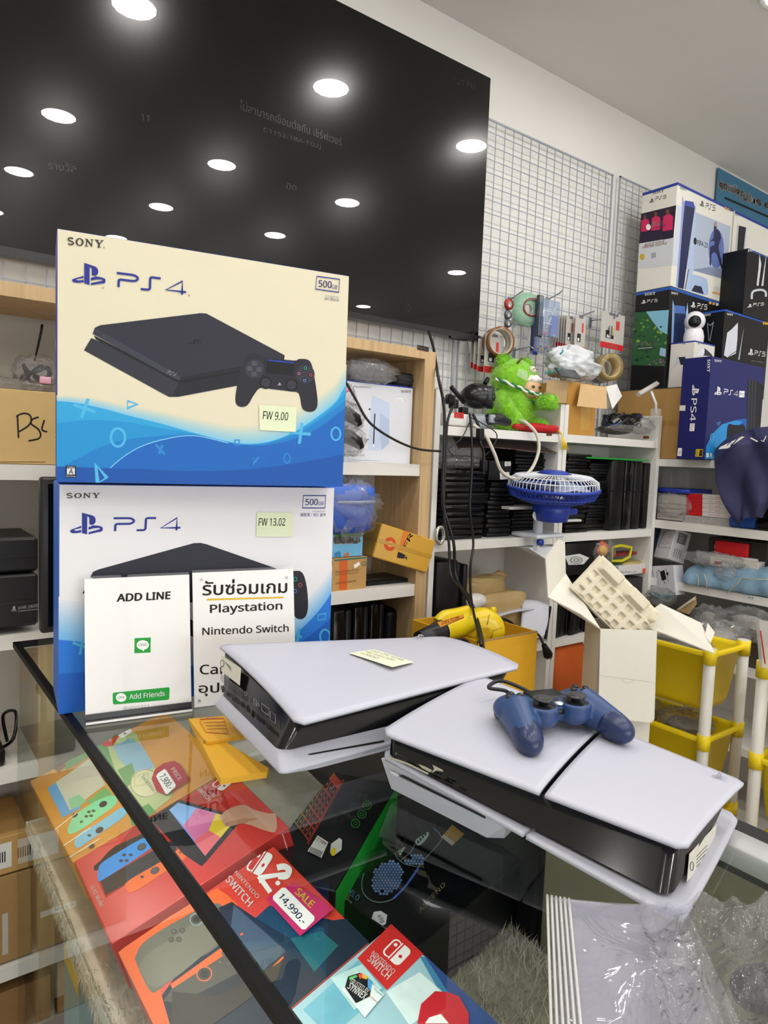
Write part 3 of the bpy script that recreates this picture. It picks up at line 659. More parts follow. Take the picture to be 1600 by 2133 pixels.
def plate(name, t, c, bulge, u0=0, u1=1, r=(.05, .08), th=.004, m=PLW, slant=0):
    def fn(a, b):
        lo = u0+(slant*(b-.5) if u0 > 0 else 0); hi = u1+(slant*(b-.5) if u1 < 1 else 0)
        uu, vv = rnd(a, b, r) if (u0 == 0 and u1 == 1) else (a, b)
        if u0 == 0 and u1 < 1 and a < .5: uu, vv = rnd(a, b, (r[0]/(u1-u0), r[1]))
        if u1 == 1 and u0 > 0 and a > .5: uu, vv = rnd(a, b, (r[0]/(u1-u0), r[1]))
        U = lo+(hi-lo)*uu
        return bil(c, U, vv)+V((0, 0, bulge*(4*vv*(1-vv))**.8*(.7+.3*4*U*(1-U))))
    mb = MB(m); mb.grid(fn, 26, 26); return mb.obj(name, t, world=True, solid=th)
def lower_tray(name, t, lo, up, ins, bulge):
    """white lower plate: flared rim rising to the black core, shallow belly below"""
    mb = MB(PLW)
    a = loop(lo, (0, 0, 0, 0), 0, (.025, .035)); b = loop(lo, (0, 0, 0, 0), .0035, (.025, .035)); c = loop(lo, ins, .018, (.04, .05)); d = loop(lo, (.10, .10, .14, .14), -bulge, (.1, .12))
    lofts(mb, [d, a, b, c], (True, True)); return mb.obj(name, t, world=True)
# ---- larger console, behind
A, B, C_, D = PZ(620, 1512, 1.08), PZ(1087, 1391, 1.09), PZ(918, 1328, 1.085), PZ(453, 1346, 1.105)
upF = [A, B, C_, D]; a = PZ(585, 1615, 1.015); d = PZ(445, 1468, 1.03)
loF = [a, a+(B-A)+V((0, 0, -.005)), d+(C_-D)+V((0, 0, 0)), d]
loF[1].z = 1.015; loF[2].z = 1.02
pf = T('game_console', 'large white game console with black core lying flat under a paper note', 'game console', V((sum(p.x for p in upF)/4, sum(p.y for p in upF)/4, GZ)))
plate('upper_plate', pf, upF, .010)
mb = MB(GBK); ins = (.012, .02, .045, .015)
core_top = loop(upF, ins, -.002, (.05, .07)); core_bot = loop(loF, (.02, .03, .10, .02), .015, (.05, .07))
lofts(mb, [core_bot, core_top]); mb.obj('core', pf, world=True)
lower_tray('lower_plate', pf, loF, upF, (.02, .03, .10, .02), .022)
# front frame for slot and marks
frF = frame_of(bil(loF, 0, 0)+V((0, 0, .0)), loF[1]-loF[0], (bil(loF, 0, .11)+V((0, 0, .016)))-bil(loF, 0, 0))
pr = Print(frF, src=(440, 1280, 2.353), z=.0045); pr.poly([(466, 694), (842, 625), (842, 634), (700, 660), (480, 698)], ink('0a0a0c')); pr.obj('disc_slot', pf)
# left end with label, vents and small print
i0 = bil(loF, .02, .15)+V((0, 0, .018)); i1 = bil(loF, .02, .95)+V((0, 0, .018)); k0 = bil(upF, .012, .15)
frE = frame_of(i1, i0-i1, k0-i0); sE = (440, 1280, 2.353)
pr = Print(frE, src=sE, z=.0035); pr.poly([(62, 200), (158, 264), (152, 350), (60, 278)], M('d9d6c8', .6, var=.03)); lab = pr.obj('rating_label', pf, 'white rating label')
p2 = Print(frE, src=sE, z=.0039); p2.ring((66, 240), 9, 2.5, ink('333333'), 10, 17); p2.polys([[(78+i*4, 232+i*5), (110, 258+i*5), (110, 260+i*5), (78+i*4, 234+i*5)] for i in range(5)], ink('6a6a66')); p2.obj('fine_print', lab)
pr = Print(frE, src=sE, z=.0036); VN = ink('020203', .6)
for x0, y0, n, sx, sy in ((58, 345, 4, 6, 4), (88, 370, 2, 7, 5), (104, 378, 8, 6.4, 5), (164, 425, 3, 6, 4.5), (212, 465, 7, 6, 4.6), (262, 508, 2, 7, 5), (276, 516, 8, 6, 5.4)):
    for i in range(n): x = x0+i*sx; y = y0+i*sy; pr.poly([(x, y), (x+3.6, y+2.8), (x+3.6, y+25), (x, y+22)], VN)
pr.circ((194, 460), 9, VN, 12, 17); G7 = ink('8a8a8c')
for i in range(6): pr.poly([(60, 292+i*6), (165, 365+i*6), (165, 367+i*6), (60, 294+i*6)], ink('4a4a4e'))
pr.ring((184, 388), 6, 2, G7, 10, 10); pr.stroke([(224, 410), (236, 420), (236, 450), (224, 440)], 2, G7, True); pr.stroke([(262, 436), (298, 462), (298, 496), (262, 470)], 2.5, G7, True); pr.stroke([(304, 474), (330, 492), (330, 534), (304, 514)], 2, G7, True); pr.stroke([(244, 430), (252, 452), (240, 446)], 2, G7, True)
pr.obj('vents', pf, 'vent slots and small print')
n0 = MB(M('e4e6c9', .7, var=.03, scale=60)); q = [PZ(x, y, 1.1015) for x, y in ((727, 1366), (780, 1354), (862, 1380), (817, 1394))]
q = [p+V((0, 0, dz)) for p, dz in zip(q, (.004, .001, .0005, .003))]; n0.add(q, [(0, 1, 2, 3)]); nn = n0.obj('sticky_note', pf, world=True, solid=.0003, label='pale paper note with pencil writing')
frN = frame_of(q[0], q[3]-q[0], q[1]-q[0]); p2 = Print(frN, px=False, z=.0012); wn = (q[3]-q[0]).length; hn = (q[1]-q[0]).length
for i, tx in enumerate(('PS5 CFI 1018A', 'FW 9.60 2500', '12000 .-')): p2.text(tx, (.1*wn, (.72-.25*i)*hn), ((.85-.1*i)*wn, (.72-.25*i)*hn), (.1*wn, (.88-.25*i)*hn), ink('9a9c88'))
p2.obj('handwriting', nn)
pr = Print(frame_of(PZ(870, 1336, 1.093), B-A, D-A), z=.006); pr.shape(PSMARK, (860, 1335), (882, 1333), (864, 1329), ink('a7a8b4')); pr.obj('emblem', pf)
# ---- slim console, in front
A, B, C_, D = PZ(792, 1527, 1.07), PZ(1428, 1772, 1.055), PZ(1553, 1632, 1.048), PZ(1003, 1410, 1.085)
upS = [A, B, C_, D]; a = PZ(792, 1572, 1.034); b = PZ(1420, 1925, 1.0); c = PZ(1540, 1703, 1.0)
loS = [a, b, c, a+(c-b)*1.0+V((0, 0, 0))]; loS[3].z = 1.03
psl = T('game_console', 'slim white game console with a black seam under the blue controller', 'game console', V((sum(p.x for p in upS)/4, sum(p.y for p in upS)/4, GZ)))
plate('upper_plate', psl, upS, .006, 0, .560, slant=-.06)
plate('upper_plate', psl, upS, .006, .577, 1, slant=-.06)
mb = MB(GBK); lcS = [bil(loS, .015, .012), bil(loS, .955, .085), bil(loS, .955, .9), bil(loS, .015, .9)]; ucS = [bil(upS, .015, .022), bil(upS, .975, .03), bil(upS, .975, .95), bil(upS, .015, .95)]; lofts(mb, [loop(lcS, (0, 0, 0, 0), .004, (.04, .08)), loop(ucS, (0, 0, 0, 0), -.003, (.04, .08))]); mb.obj('core', psl, world=True)
pS = plate('lower_plate', psl, loS, -.008, 0, .558, th=.005); plate('lower_plate', psl, loS, -.008, .568, 1, th=.005)
mb = MB(PLW)
def bp(u, v, z): p = bil(loS, u, v); return (p.x, p.y, z)
mb.hull([bp(.005, .0, 1.030), bp(.50, .0, 1.017), bp(.03, .05, .990), bp(.42, .05, .986), bp(.47, .08, .99), bp(.04, .5, .984), bp(.40, .5, .984), bp(.005, .45, 1.02), bp(.50, .45, 1.01)]); mb.obj('disc_drive', psl, world=True)
frD = frame_of(V(bp(.005, 0, 1.030)), V(bp(.5, 0, 1.017))-V(bp(.005, 0, 1.03)), V(bp(.005, 0, 1.030))-V(bp(.03, .05, .990)))
pr = Print(frD, src=(780, 1380, 1.951), z=.0012); pr.poly([(100, 454), (120, 456), (455, 624), (452, 632)], ink('0a0a0c')); pr.stroke([(104, 459), (454, 630)], 3, ink('0a0a0c')); pr.obj('disc_slot', psl)
pr = Print(frD, src=(780, 1380, 1.951), z=.002); pr.poly([(68, 435), (95, 446), (104, 456), (92, 460), (70, 446)], M('e2e3ea', .35, var=0)); pr.obj('eject_button', psl)
i0 = lcS[0]+V((0, 0, .004)); i1 = lcS[1]+V((0, 0, .004)); k0 = ucS[0]; frG = frame_of(i0, i1-i0, k0-i0)
GR4 = ink('3a3a3c', .3)
for q in ([(105, 366), (140, 382), (142, 392), (107, 376)], [(252, 428), (285, 440), (286, 452), (254, 442)], [(312, 455), (342, 468), (342, 482), (314, 470)]): pr = Print(frG, src=(780, 1380, 1.951), z=.004); pr.poly(q, ink('000000', .2)); pr.stroke(q, 2, GR4, True); pr.obj('port', psl)
pr = Print(frG, src=(780, 1380, 1.951), z=.004); pr.ring((97, 362), 4, 1.5, ink('9a9a9a'), 10); pr.obj('power_mark', psl)
pr = Print(frG, src=(780, 1380, 1.951), z=.0044); pr.polys([[(185, 402), (215, 412), (245, 428), (235, 436), (205, 420)], [(245, 405), (285, 425), (290, 434), (262, 428), (240, 440), (252, 422)], [(60, 372), (110, 385), (150, 400), (230, 440), (225, 446), (140, 404), (62, 380)]], M('c9c4b0', .5, var=.2, scale=200)); pr.obj('adhesive_residue', psl, 'dried pale glue residue')
i0 = lcS[1]+V((0, 0, .004)); i1 = lcS[2]+V((0, 0, .004)); k0 = ucS[1]; frR = frame_of(i0, i1-i0, k0-i0)
pr = Print(frR, src=(780, 1380, 1.951), z=.004); pr.poly([(1262, 770), (1376, 650), (1360, 770), (1252, 885)], M('d9d6c8', .6, var=.03)); lb = pr.obj('rating_label', psl, 'white rating label')
p2 = Print(frR, src=(780, 1380, 1.951), z=.0044); p2.ring((1272, 820), 7, 2, ink('444444'), 10, 18)
for i in range(4): p2.poly([(1290, 780+i*14), (1335, 735+i*14), (1335, 738+i*14), (1290, 783+i*14)], ink('77776e'))
p2.obj('fine_print', lb)
pr = Print(frame_of(bil(upS, .9, .85)+V((0, 0, .003)), B-A, D-A), src=(780, 1380, 1.951), z=.003); pr.shape(PSMARK, (1368, 470), (1408, 482), (1385, 452), ink('8a8b96')); pr.text('PS5', (1402, 476), (1432, 486), (1408, 468), ink('8a8b96')); pr.obj('emblem', psl)

# ================================================================== blue wireless controller
tipL, tipR = PZ(1112, 1572, 1.075), PZ(1292, 1552, 1.072)
xd = (tipR-tipL); xd.z = 0; xd.normalize(); yd = V((-xd.y, xd.x, 0))
frC = frame_of((tipL+tipR)/2+yd*.052+xd*.006+V((0, 0, -.008)), xd, yd) @ Matrix.Scale(.9, 4)
gc = T('game_controller', 'midnight blue game controller with black cable resting on the slim console', 'controller', frC)
BLU = M('2c4673', .38, var=.03, scale=20); NVY = M('1d2c52', .3, var=.03); DKP = M('15161a', .35, var=0)
mb = MB(BLU)
mb.bev((-.052, -.006, .022), (.052, .046, .050), .010, seg=3)
for s in (-1, 1):
    mb.ell((s*.052, .022, .037), (.030, .032, .019), 18, 12)
    P0, P1 = V((s*.053, .018, .036)), V((s*.070, -.040, .024))
    mb.tube([P0, P0.lerp(P1, .35), P0.lerp(P1, .7), P1], [.026, .0235, .0205, .018], 16)
    mb.ell((s*.026, -.002, .034), (.022, .022, .016), 16, 10); mb.lathe([(.021, .03), (.021, .049), (.018, .0505), (0, .0505)], 20, Matrix.Translation((s*.026, -.004, 0)), cap=False)
o = mb.obj('shell', gc); md = o.modifiers.new('r', 'REMESH'); md.mode = 'VOXEL'; md.voxel_size = .0016; md.use_smooth_shade = True; md = o.modifiers.new('s', 'SMOOTH'); md.factor = .6; md.iterations = 10
for s in (-1, 1):
    P0, P1 = V((s*.063, -.018, .028)), V((s*.076, -.062, .016))
    mb = MB(NVY); mb.tube([P0, P0.lerp(P1, .25), P0.lerp(P1, .5), P0.lerp(P1, .75), P0.lerp(P1, .92), P1], [.0212, .0208, .0198, .017, .011, .003], 18); o = mb.obj('grip', gc, label='darker blue grip end'); o.modifiers.new('s', 'SUBSURF').levels = 1
    X = Matrix.Translation((s*.026, -.004, 0))
    st = MB(DKP).lathe([(.0175, .0506), (.0155, .0512), (.007, .0512), (.0065, .056), (0, .056)], 20, X, cap=False).obj('stick_base', gc)
    MB(M('2a2b2e', .25, var=0, coat=.5)).lathe([(.007, .055), (.0135, .0575), (.0142, .0595), (.0125, .0605), (.009, .059), (0, .0588)], 20, X, cap=False).obj('stick_cap', st)
    tr = MB(DKP); tr.bev((s*.055-.012, .042, .016), (s*.055+.012, .056, .034), .005); tr.obj('trigger', gc)
for dx, dy in ((0, .009), (0, -.009), (.009, 0), (-.009, 0)):
    MB(M('22242a', .3, var=0)).bev((-.053+dx-.0042, .024+dy-.0042, .050), (-.053+dx+.0042, .024+dy+.0042, .058), .0015, seg=1).obj('direction_button', gc)
for (dx, dy), h in zip(((0, .010), (.010, 0), (0, -.010), (-.010, 0)), ('3fae9a', 'c4505a', '6f8fd0', 'c77aa8')):
    bt = MB(M('1c1d22', .25, var=0)).lathe([(.0048, .050), (.0048, .0575), (.004, .0585), (0, .0585)], 14, Matrix.Translation((.053+dx, .024+dy, 0)), cap=False).obj('face_button', gc)
    pr = Print(Matrix.Translation((0, 0, .0587)), px=False, z=0); pr.ring((.053+dx, .024+dy), .0022, .0006, ink(h), 10); pr.mb.obj('symbol', bt)
MB(M('101114', .3, var=0)).bev((-.0265, .014, .047), (.0265, .047, .0525), .003, seg=2).obj('touchpad', gc)
mb = MB(M('e8eaee', .2, .4, var=0)); mb.lathe([(.0055, .049), (.0055, .0512), (0, .0515)], 16, Matrix.Translation((0, -.003, 0)), cap=False); mb.obj('home_button', gc)
MB(M('08090a', .3, var=0)).bev((-.007, -.0085, .036), (.007, -.0045, .0425), .001, seg=1).obj('port', gc)
MB(DKP).box((-.006, .008, .0498), (.006, .0095, .0506)).box((-.006, .005, .0498), (.006, .0065, .0506)).obj('speaker_grille', gc)
pts = [frC @ V(p) for p in ((0, .048, .04), (-.008, .075, .045), (-.03, .10, .05), (-.05, .098, .042))]+[PZ(1055, 1440, 1.10), PZ(1062, 1460, 1.085)]
MB(M('0e0e10', .45, var=0)).tube(bez(pts, 8), .0026, 8).obj('cable', gc, world=True)
# ================================================================== things inside the glass counter
def tilted(O, P1, tilt): a = math.radians(tilt); return frame_of(O, P1-O, V((math.cos(a), 0, math.sin(a))))
def swmark(p, p0, p1, p2, m, red):
    """the two-controller logo on the unit square"""
    L = rrect((0, 0), (.46, 1), .22); p.shape([L], p0, p1, p2, m); p.shape([rrect((.075, .075), (.46, .925), .16)], p0, p1, p2, red)
    p.shape([[(.40, .0), (.46, .0), (.46, 1), (.40, 1)]], p0, p1, p2, m)
    p.shape([_arc(.24, .72, .085, .085, 0, 360, 14)], p0, p1, p2, m); p.shape([[(.54, 0)]+_arc(.78, .22, .22, .22, -90, 0, 4)+_arc(.78, .78, .22, .22, 0, 90, 4)+[(.54, 1)]], p0, p1, p2, m)
    p.shape([_arc(.77, .45, .085, .085, 0, 360, 14)], p0, p1, p2, red)
RED = ink('cf2a28'); WH = ink('f0eeec'); BK = ink('17171a')
FURM = M('cfc8b4', .9, var=.25, scale=30, bump=.6)
# fur mat
mb = MB(FURM); rf = random.Random(3)
def furz(x, y): return SZ+.004+.006*math.sin(x*37+y*23)*math.sin(y*31)
mb.grid(lambda u, v: (GL+.013+(GW-.045-GL)*u, -.3+1.86*v, furz(GL+.013+(GW-.045-GL)*u, -.3+1.86*v)), 30, 70)
mb.grid(lambda u, v: (GL+.0135+.004*u, -.3+1.86*v, SZ+.006-.045*u), 2, 70)
mat_ = mb.obj('fur_mat'); tag(mat_, 'beige long pile fur mat lining the shelf of the glass counter', 'fur mat')
mb = MB(M('d6cfbc', .9, var=.3, scale=60, name='fur_pile'))
for i in range(26000):
    if i % 3: x = GL+.02+(GW-.06-GL)*rf.random(); y = rf.uniform(.05, 1.05) if i % 3 == 1 else rf.uniform(.2, .75); z = furz(x, y); d = V((rf.gauss(0, .6), rf.gauss(-.2, .6), 1.0))
    else: x = GL+.016; y = rf.uniform(.3, 1.5); z = SZ+.008-.05*rf.random(); d = V((-.12, rf.gauss(0, .4), -.7+rf.gauss(0, .4)))
    d = d.normalized()*rf.uniform(.016, .03); w_ = V((rf.gauss(0, 1), rf.gauss(0, 1), 0)).normalized()*.0012; p = V((x, y, z))
    if i % 3 == 0 and p.x+d.x < GL+.006: d.x = 0
    mb.add([p-w_, p+w_, p+d], [(0, 1, 2)])
pile = mb.obj('fur_pile', mat_); pile['kind'] = 'stuff'

def swbox(label, O, P1, hpt, hz, tilt, m, d=.085, name='console_box'):
    fr = tilted(O, P1, tilt); w = (P1-O).length; h = f_px(fr, *hpt).y if hpt else hz
    return carton(name, label, 'box', fr, w, h, d, m, bevel=.0015), fr, w, h
ZT = .70
# ---- red OLED box
REDB = M('cf3a34', .4, var=.03, scale=20)
t, fr, w_, h_ = swbox('red console box with blue and orange grips and a hand in the counter', PZ(154, 1794, ZT), PZ(231, 1966, ZT), (584, 1705), 0, 18, REDB)
pr = Print(fr, src=(60, 1480, 4)); Z = 4
BLUJ = ink('2f8fe0'); ORJ = ink('ef6b28'); GY = ink('3a3a40')
pr.poly([(575, 1420), (640, 1560), (1000, 1330), (1500, 1040), (1700, 860), (1600, 640), (1250, 750), (880, 960), (700, 1180)], ink('b0271f'))
pr.poly([(540, 1300), (600, 1250), (660, 1180), (720, 1130), (1010, 1000), (1030, 1030), (580, 1330), (545, 1335)], BK)
pr.poly([(600, 1420), (1000, 1190), (1180, 1090), (1230, 1120), (1230, 1200), (1000, 1340), (640, 1540)], ink('23232a'))
pr.poly(bez([(575, 1340), (600, 1280), (700, 1210), (850, 1120), (960, 1062), (1040, 1046), (1078, 1080), (1070, 1110), (900, 1230), (700, 1360), (590, 1425), (575, 1400), (575, 1340)], 3), BLUJ)
pr.poly(bez([(800, 1450), (860, 1400), (1000, 1320), (1150, 1230), (1240, 1160), (1310, 1095), (1335, 1115), (1335, 1190), (1290, 1240), (1100, 1370), (900, 1500), (830, 1515), (800, 1450)], 3), ORJ)
for c in ((942, 1137), (1052, 1335)): pr.circ(c, 40, GY, 18, 28, -.5); pr.circ(c, 30, ink('55555c'), 18, 20, -.5)
for c in ((795, 1205), (850, 1205), (770, 1253), (818, 1252)): pr.circ(c, 18, GY, 12, 13)
for c in ((945, 1388), (1150, 1268)): pr.circ(c, 16, GY, 12, 12)
for c in ((1272, 1135), (1262, 1185)): pr.circ(c, 8, GY, 10)
pr.poly([(1240, 755), (1260, 745), (1720, 880), (1760, 930), (1480, 1260), (1440, 1300), (1290, 1200), (1010, 900)], BK)
pr.poly([(1245, 770), (1730, 905), (1470, 1215), (1170, 830)], ink('7d8fe0')); pr.poly([(1245, 770), (1400, 815), (1290, 960), (1170, 830)], ink('86b7f0')); pr.poly([(1560, 860), (1730, 905), (1600, 1060), (1480, 1000)], ink('e6c93a')); pr.poly([(1290, 960), (1400, 815), (1560, 860), (1500, 1000), (1600, 1060), (1470, 1215)], ink('d87aa8')); pr.poly([(1380, 1090), (1500, 1000), (1600, 1060), (1470, 1215)], ink('e56a74'))
pr.text('OLED Model', (512, 1470), (596, 1640), (540, 1452), WH, .02)
# hand holding the tablet
pr.poly(bez([(1590, 890), (1640, 840), (1720, 800), (1800, 790), (1880, 830), (2000, 860), (2060, 870), (2060, 1010), (1960, 1000), (1850, 960), (1760, 940), (1680, 960), (1640, 970), (1620, 940), (1590, 890)], 3), ink('c99a80')); pr.poly([(1640, 945), (1660, 930), (1800, 900), (1930, 900), (1800, 940), (1680, 968), (1650, 970)], ink('b07f66'))
sw4 = (380, 1580, 4); pr.src = sw4
swmark(pr, (238, 225), (330, 278), (330, 150), WH, RED)
pr.text('NINTENDO', (170, 230), (265, 332), (185, 212), WH, .015); pr.text('SWITCH', (122, 262), (215, 360), (150, 240), WH, .035)
pr.obj('front_print', t)
# ---- Switch 2 box
t, fr, w_, h_ = swbox('red and dark console box with a magenta SALE price tag in the counter', PZ(246, 1983, ZT), PZ(246, 1983, ZT)+V((0, -.262, 0)), (552, 1744), 0, 18, M('d8402c', .4, var=.03, scale=20))
pr = Print(fr, src=sw4)
pr.poly([(-330, 2200), (-60, 1820), (160, 1400), (400, 1190), (610, 1330), (720, 1230), (1260, 1350), (1390, 1330), (1900, 1900), (600, 3000)], ink('16283a'))
pr.poly([(610, 1330), (730, 1225), (1180, 1420), (1160, 1640), (900, 1500)], ink('16405a')); pr.poly([(900, 1500), (1160, 1440), (1300, 1560), (1100, 1780)], ink('1c6068'))
pr.src = (140, 1760, 3.2); ORG = ink('ee6a34')
pr.poly([(340, 720), (480, 600), (1000, 290), (1060, 330), (1140, 400), (1000, 460), (560, 760), (700, 1250), (560, 1250)], ORG)
pr.poly(bez([(450, 760), (500, 660), (640, 560), (800, 470), (920, 410), (1000, 390), (1060, 430), (1090, 500), (1000, 680), (800, 800), (620, 960), (560, 980), (500, 880), (450, 760)], 3), ink('6f6d62'))
pr.poly(bez([(480, 830), (520, 740), (700, 620), (900, 480), (990, 440), (1060, 480), (1100, 560), (900, 740), (700, 900), (570, 950), (480, 830)], 3), ink('7d7b6e'))
pr.poly([(1100, 380), (1480, 710), (1440, 780), (900, 1230), (700, 1250), (690, 930), (1090, 640), (1010, 420)], ink('2a2f3a')); pr.poly([(1110, 400), (1460, 710), (1300, 840), (1080, 650)], ink('49586c'))
pr.poly([(690, 930), (1085, 645), (1120, 690), (700, 960)], ORG)
pr.poly([(640, 1040), (700, 960), (1120, 690), (1200, 740), (1130, 860), (900, 980), (760, 1070)], ink('55544f'))
pr.circ((862, 497), 46, ink('8e9aa0'), 20, 44, -.4); pr.circ((862, 497), 38, ink('5c5b55'), 20, 34, -.4); pr.circ((862, 497), 26, ink('3c3c3a'), 20, 22, -.4)
pr.circ((915, 862), 54, ink('e0704a'), 20, 50, -.4); pr.circ((915, 862), 46, ink('4a4a48'), 20, 42, -.4); pr.circ((915, 862), 32, ink('2e2e30'), 20, 28, -.4)
for c in ((712, 578), (767, 572), (695, 633), (745, 632), (1050, 724), (1102, 730), (1020, 784), (1078, 792)): pr.circ(c, 20, ink('4d4c46'), 12, 18); pr.circ(c, 14, ink('68675e'), 12, 12)
pr.poly([(1220, 960), (1440, 745), (1446, 756), (1228, 968)], ORG); pr.poly([(940, 1180), (1140, 1020), (1148, 1030), (950, 1190)], ORG)
pr.poly([(700, 980), (1000, 1010), (1240, 900), (1440, 770), (1400, 900), (900, 1250), (700, 1250)], ink('3a3632')); pr.shape([_arc(.5, .5, .5, .5, 0, 360, 12)], (1150, 600), (1170, 585), (1160, 612), ORG)
pr.src = sw4
swmark(pr, (520, 925), (650, 990), (640, 752), WH, RED)
pr.stroke(bez([(790, 915), (850, 905), (890, 935), (865, 985), (800, 985)], 4)[0:], 52, WH); pr.stroke([(860, 965), (640, 1000), (655, 1040)], 30, WH); pr.stroke([(640, 985), (735, 1120)], 42, WH); pr.circ((797, 1043), 20, WH)
pr.text('NINTENDO', (432, 960), (625, 1175), (455, 938), WH, .015); pr.text('SWITCH', (360, 1020), (550, 1245), (402, 975), WH, .035)
pr.obj('front_print', t)
sfr = fr; pr = Print(fr, src=sw4, z=.006); pr.poly([(705, 1195), (930, 1060), (985, 1090), (1270, 1280), (990, 1508)], M('c71f5c', .35, var=.03)); tagp = pr.obj('price_tag', t, 'magenta SALE price tag')
pr = Print(fr, src=sw4, z=.0065); pr.poly([(765, 1175), (840, 1105), (870, 1108), (1110, 1350), (1108, 1380), (1035, 1455), (1005, 1455), (765, 1205)], WH); pr.text('14,990.-', (800, 1188), (1000, 1420), (850, 1150), ink('1b1f3c'), .035); pr.text('SALE', (945, 1150), (1075, 1278), (985, 1105), ink('f2d016'), .05); pr.obj('price_lettering', tagp)
# ---- orange and pastel special edition box
t, fr, w_, h_ = swbox('orange and green special edition console box with a red price tag in the counter', PZ(62, 1627, ZT), PZ(150, 1796, ZT), None, .30, 18, M('d9963c', .45, var=.05, scale=18))
pr = Print(fr, src=(60, 1480, 4))
pr.poly([(270, 400), (480, 270), (640, 230), (800, 480), (740, 620), (500, 390), (310, 500)], ink('6aa060')); pr.poly([(500, 390), (560, 330), (700, 480), (640, 600)], ink('4c62b0'))
pr.poly([(225, 600), (510, 400), (640, 620), (345, 835)], ink('cfcab4')); pr.poly([(155, 650), (225, 600), (345, 835), (420, 790), (440, 810), (280, 895)], ink('6aa8d8')); pr.poly([(330, 740), (420, 700), (480, 760), (400, 810), (350, 820)], ink('8fc79a')); pr.poly([(200, 480), (270, 420), (310, 460), (250, 520)], ink('7a5030'))
pr.poly([(480, 760), (640, 640), (700, 700), (520, 780)], ink('78b070'))
pr.poly(bez([(330, 970), (380, 880), (500, 790), (620, 730), (700, 710), (735, 735), (720, 790), (600, 880), (450, 985), (350, 1032), (325, 1010), (330, 970)], 3), ink('86d8a4'))
pr.poly(bez([(380, 1090), (430, 1020), (560, 950), (680, 870), (770, 812), (805, 830), (800, 880), (650, 990), (500, 1090), (420, 1145), (385, 1130), (380, 1090)], 3), ink('7fc0dc'))
for c in ((620, 782), (590, 998)): pr.circ(c, 36, GY, 16, 24, -.5)
for c in ((502, 847), (540, 838), (480, 884), (520, 879), (505, 1043)): pr.circ(c, 17, ink('3c5a4a'), 10, 12)
for c in ((384, 874), (526, 1133)): pr.circ(c, 28, GY, 14, 18, -.5)
pr.poly([(425, 925), (455, 915), (450, 935), (430, 942)], ink('3c5a4a')); WB = ink('efe6cc')
for y in (0, 140, 240): pr.poly([(210+y*.45, 995+y), (400+y*.8, 850+y*.9), (404+y*.8, 856+y*.9), (214+y*.45, 1003+y)], WB)
pr.poly([(640, 250), (800, 140), (900, 200), (1000, 420), (1130, 560), (1200, 720), (1010, 870), (860, 740), (740, 560)], ink('b9c48a')); pr.poly([(700, 300), (850, 230), (950, 300), (1050, 470), (900, 560), (760, 420)], ink('8fb4c8')); pr.poly([(740, 500), (860, 440), (900, 560), (820, 640)], ink('6f9a5c'))
pr.poly([(560, 200), (720, 100), (800, 150), (700, 300), (620, 300)], RED); swmark(pr, (700, 180), (780, 235), (790, 120), WH, RED); pr.text('SWITCH', (620, 200), (672, 262), (640, 186), WH, .03)
pr.circ((975, 610), 128, ink('d8d0a8'), 26, 118, .4); pr.ring((975, 610), 124, 4, ink('4a5a48'), 26, 114); pr.text('Special Edition', (930, 560), (1030, 690), (960, 535), ink('35556a'), .01)
pr.poly([(830, 860), (1000, 780), (1090, 880), (860, 960)], ink('5f9a50')); pr.poly([(790, 790), (880, 740), (930, 800), (840, 880)], ink('8fb8d8'))
pr.obj('front_print', t)
pr = Print(fr, src=(60, 1480, 4), z=.006); pr.poly([(1030, 590), (1060, 510), (1130, 460), (1220, 440), (1270, 470), (1342, 595), (1150, 725), (1070, 690)], M('b0202c', .35, var=.03)); tp = pr.obj('price_tag', t, 'dark red PRICE tag')
pr = Print(fr, src=(60, 1480, 4), z=.0065); pr.poly([(1068, 570), (1085, 545), (1135, 512), (1150, 516), (1232, 640), (1230, 660), (1165, 720), (1148, 718)], WH); pr.text('7,900.-', (1085, 580), (1165, 690), (1140, 545), BK, .03); pr.text('PRICE', (1190, 515), (1255, 610), (1220, 495), WH, .02); pr.obj('price_lettering', tp)
# ---- bright blue boxed set at the near edge
t, fr, w_, h_ = swbox('console box with a sky blue picture and hexagonal sticker in the counter', PZ(815, 1925, ZT+.09)-V((.95, 0, .31))*.33, PZ(815, 1925, ZT+.09)-V((.95, 0, .31))*.33+V((0, -.26, 0)), (815, 1925), 0, 18, M('9fc4cf', .4, var=.1, scale=14))
pr = Print(fr, src=(400, 1460, 2.424)); sky = [('6fb0c4', [(560, 1560), (840, 1310), (980, 1450), (700, 1700)]), ('bfe0e0', [(700, 1400), (860, 1330), (960, 1450), (820, 1560)]), ('3f7fa8', [(1150, 1290), (1200, 1300), (1500, 1600), (1300, 1560)]), ('274a88', [(1170, 1280), (1250, 1330), (1600, 1640), (1400, 1640)]), ('d8ecea', [(980, 1470), (1150, 1370), (1300, 1500), (1100, 1640)])]
for h, q in sky: pr.poly(q, M(h, .4, var=.25, scale=35))
pr.poly([(835, 1300), (1015, 1118), (1172, 1275), (985, 1462)], RED); swmark(pr, (955, 1270), (1038, 1345), (1030, 1195), WH, RED); pr.text('NINTENDO', (905, 1280), (1015, 1382), (920, 1262), WH, .015); pr.text('SWITCH', (885, 1310), (985, 1410), (910, 1282), WH, .035)
pr.obj('front_print', t)
pr = Print(fr, src=(400, 1460, 2.424), z=.0022); pr.poly([(757, 1465), (835, 1370), (972, 1490), (875, 1605)], M('dfe9ea', .35, var=.02)); st = pr.obj('distributor_sticker', t, 'white sticker with rainbow hexagon')
pr = Print(fr, src=(400, 1460, 2.424), z=.0026)
pr.poly([(775, 1455), (790, 1400), (850, 1380), (912, 1425), (900, 1500), (830, 1535)], BK)
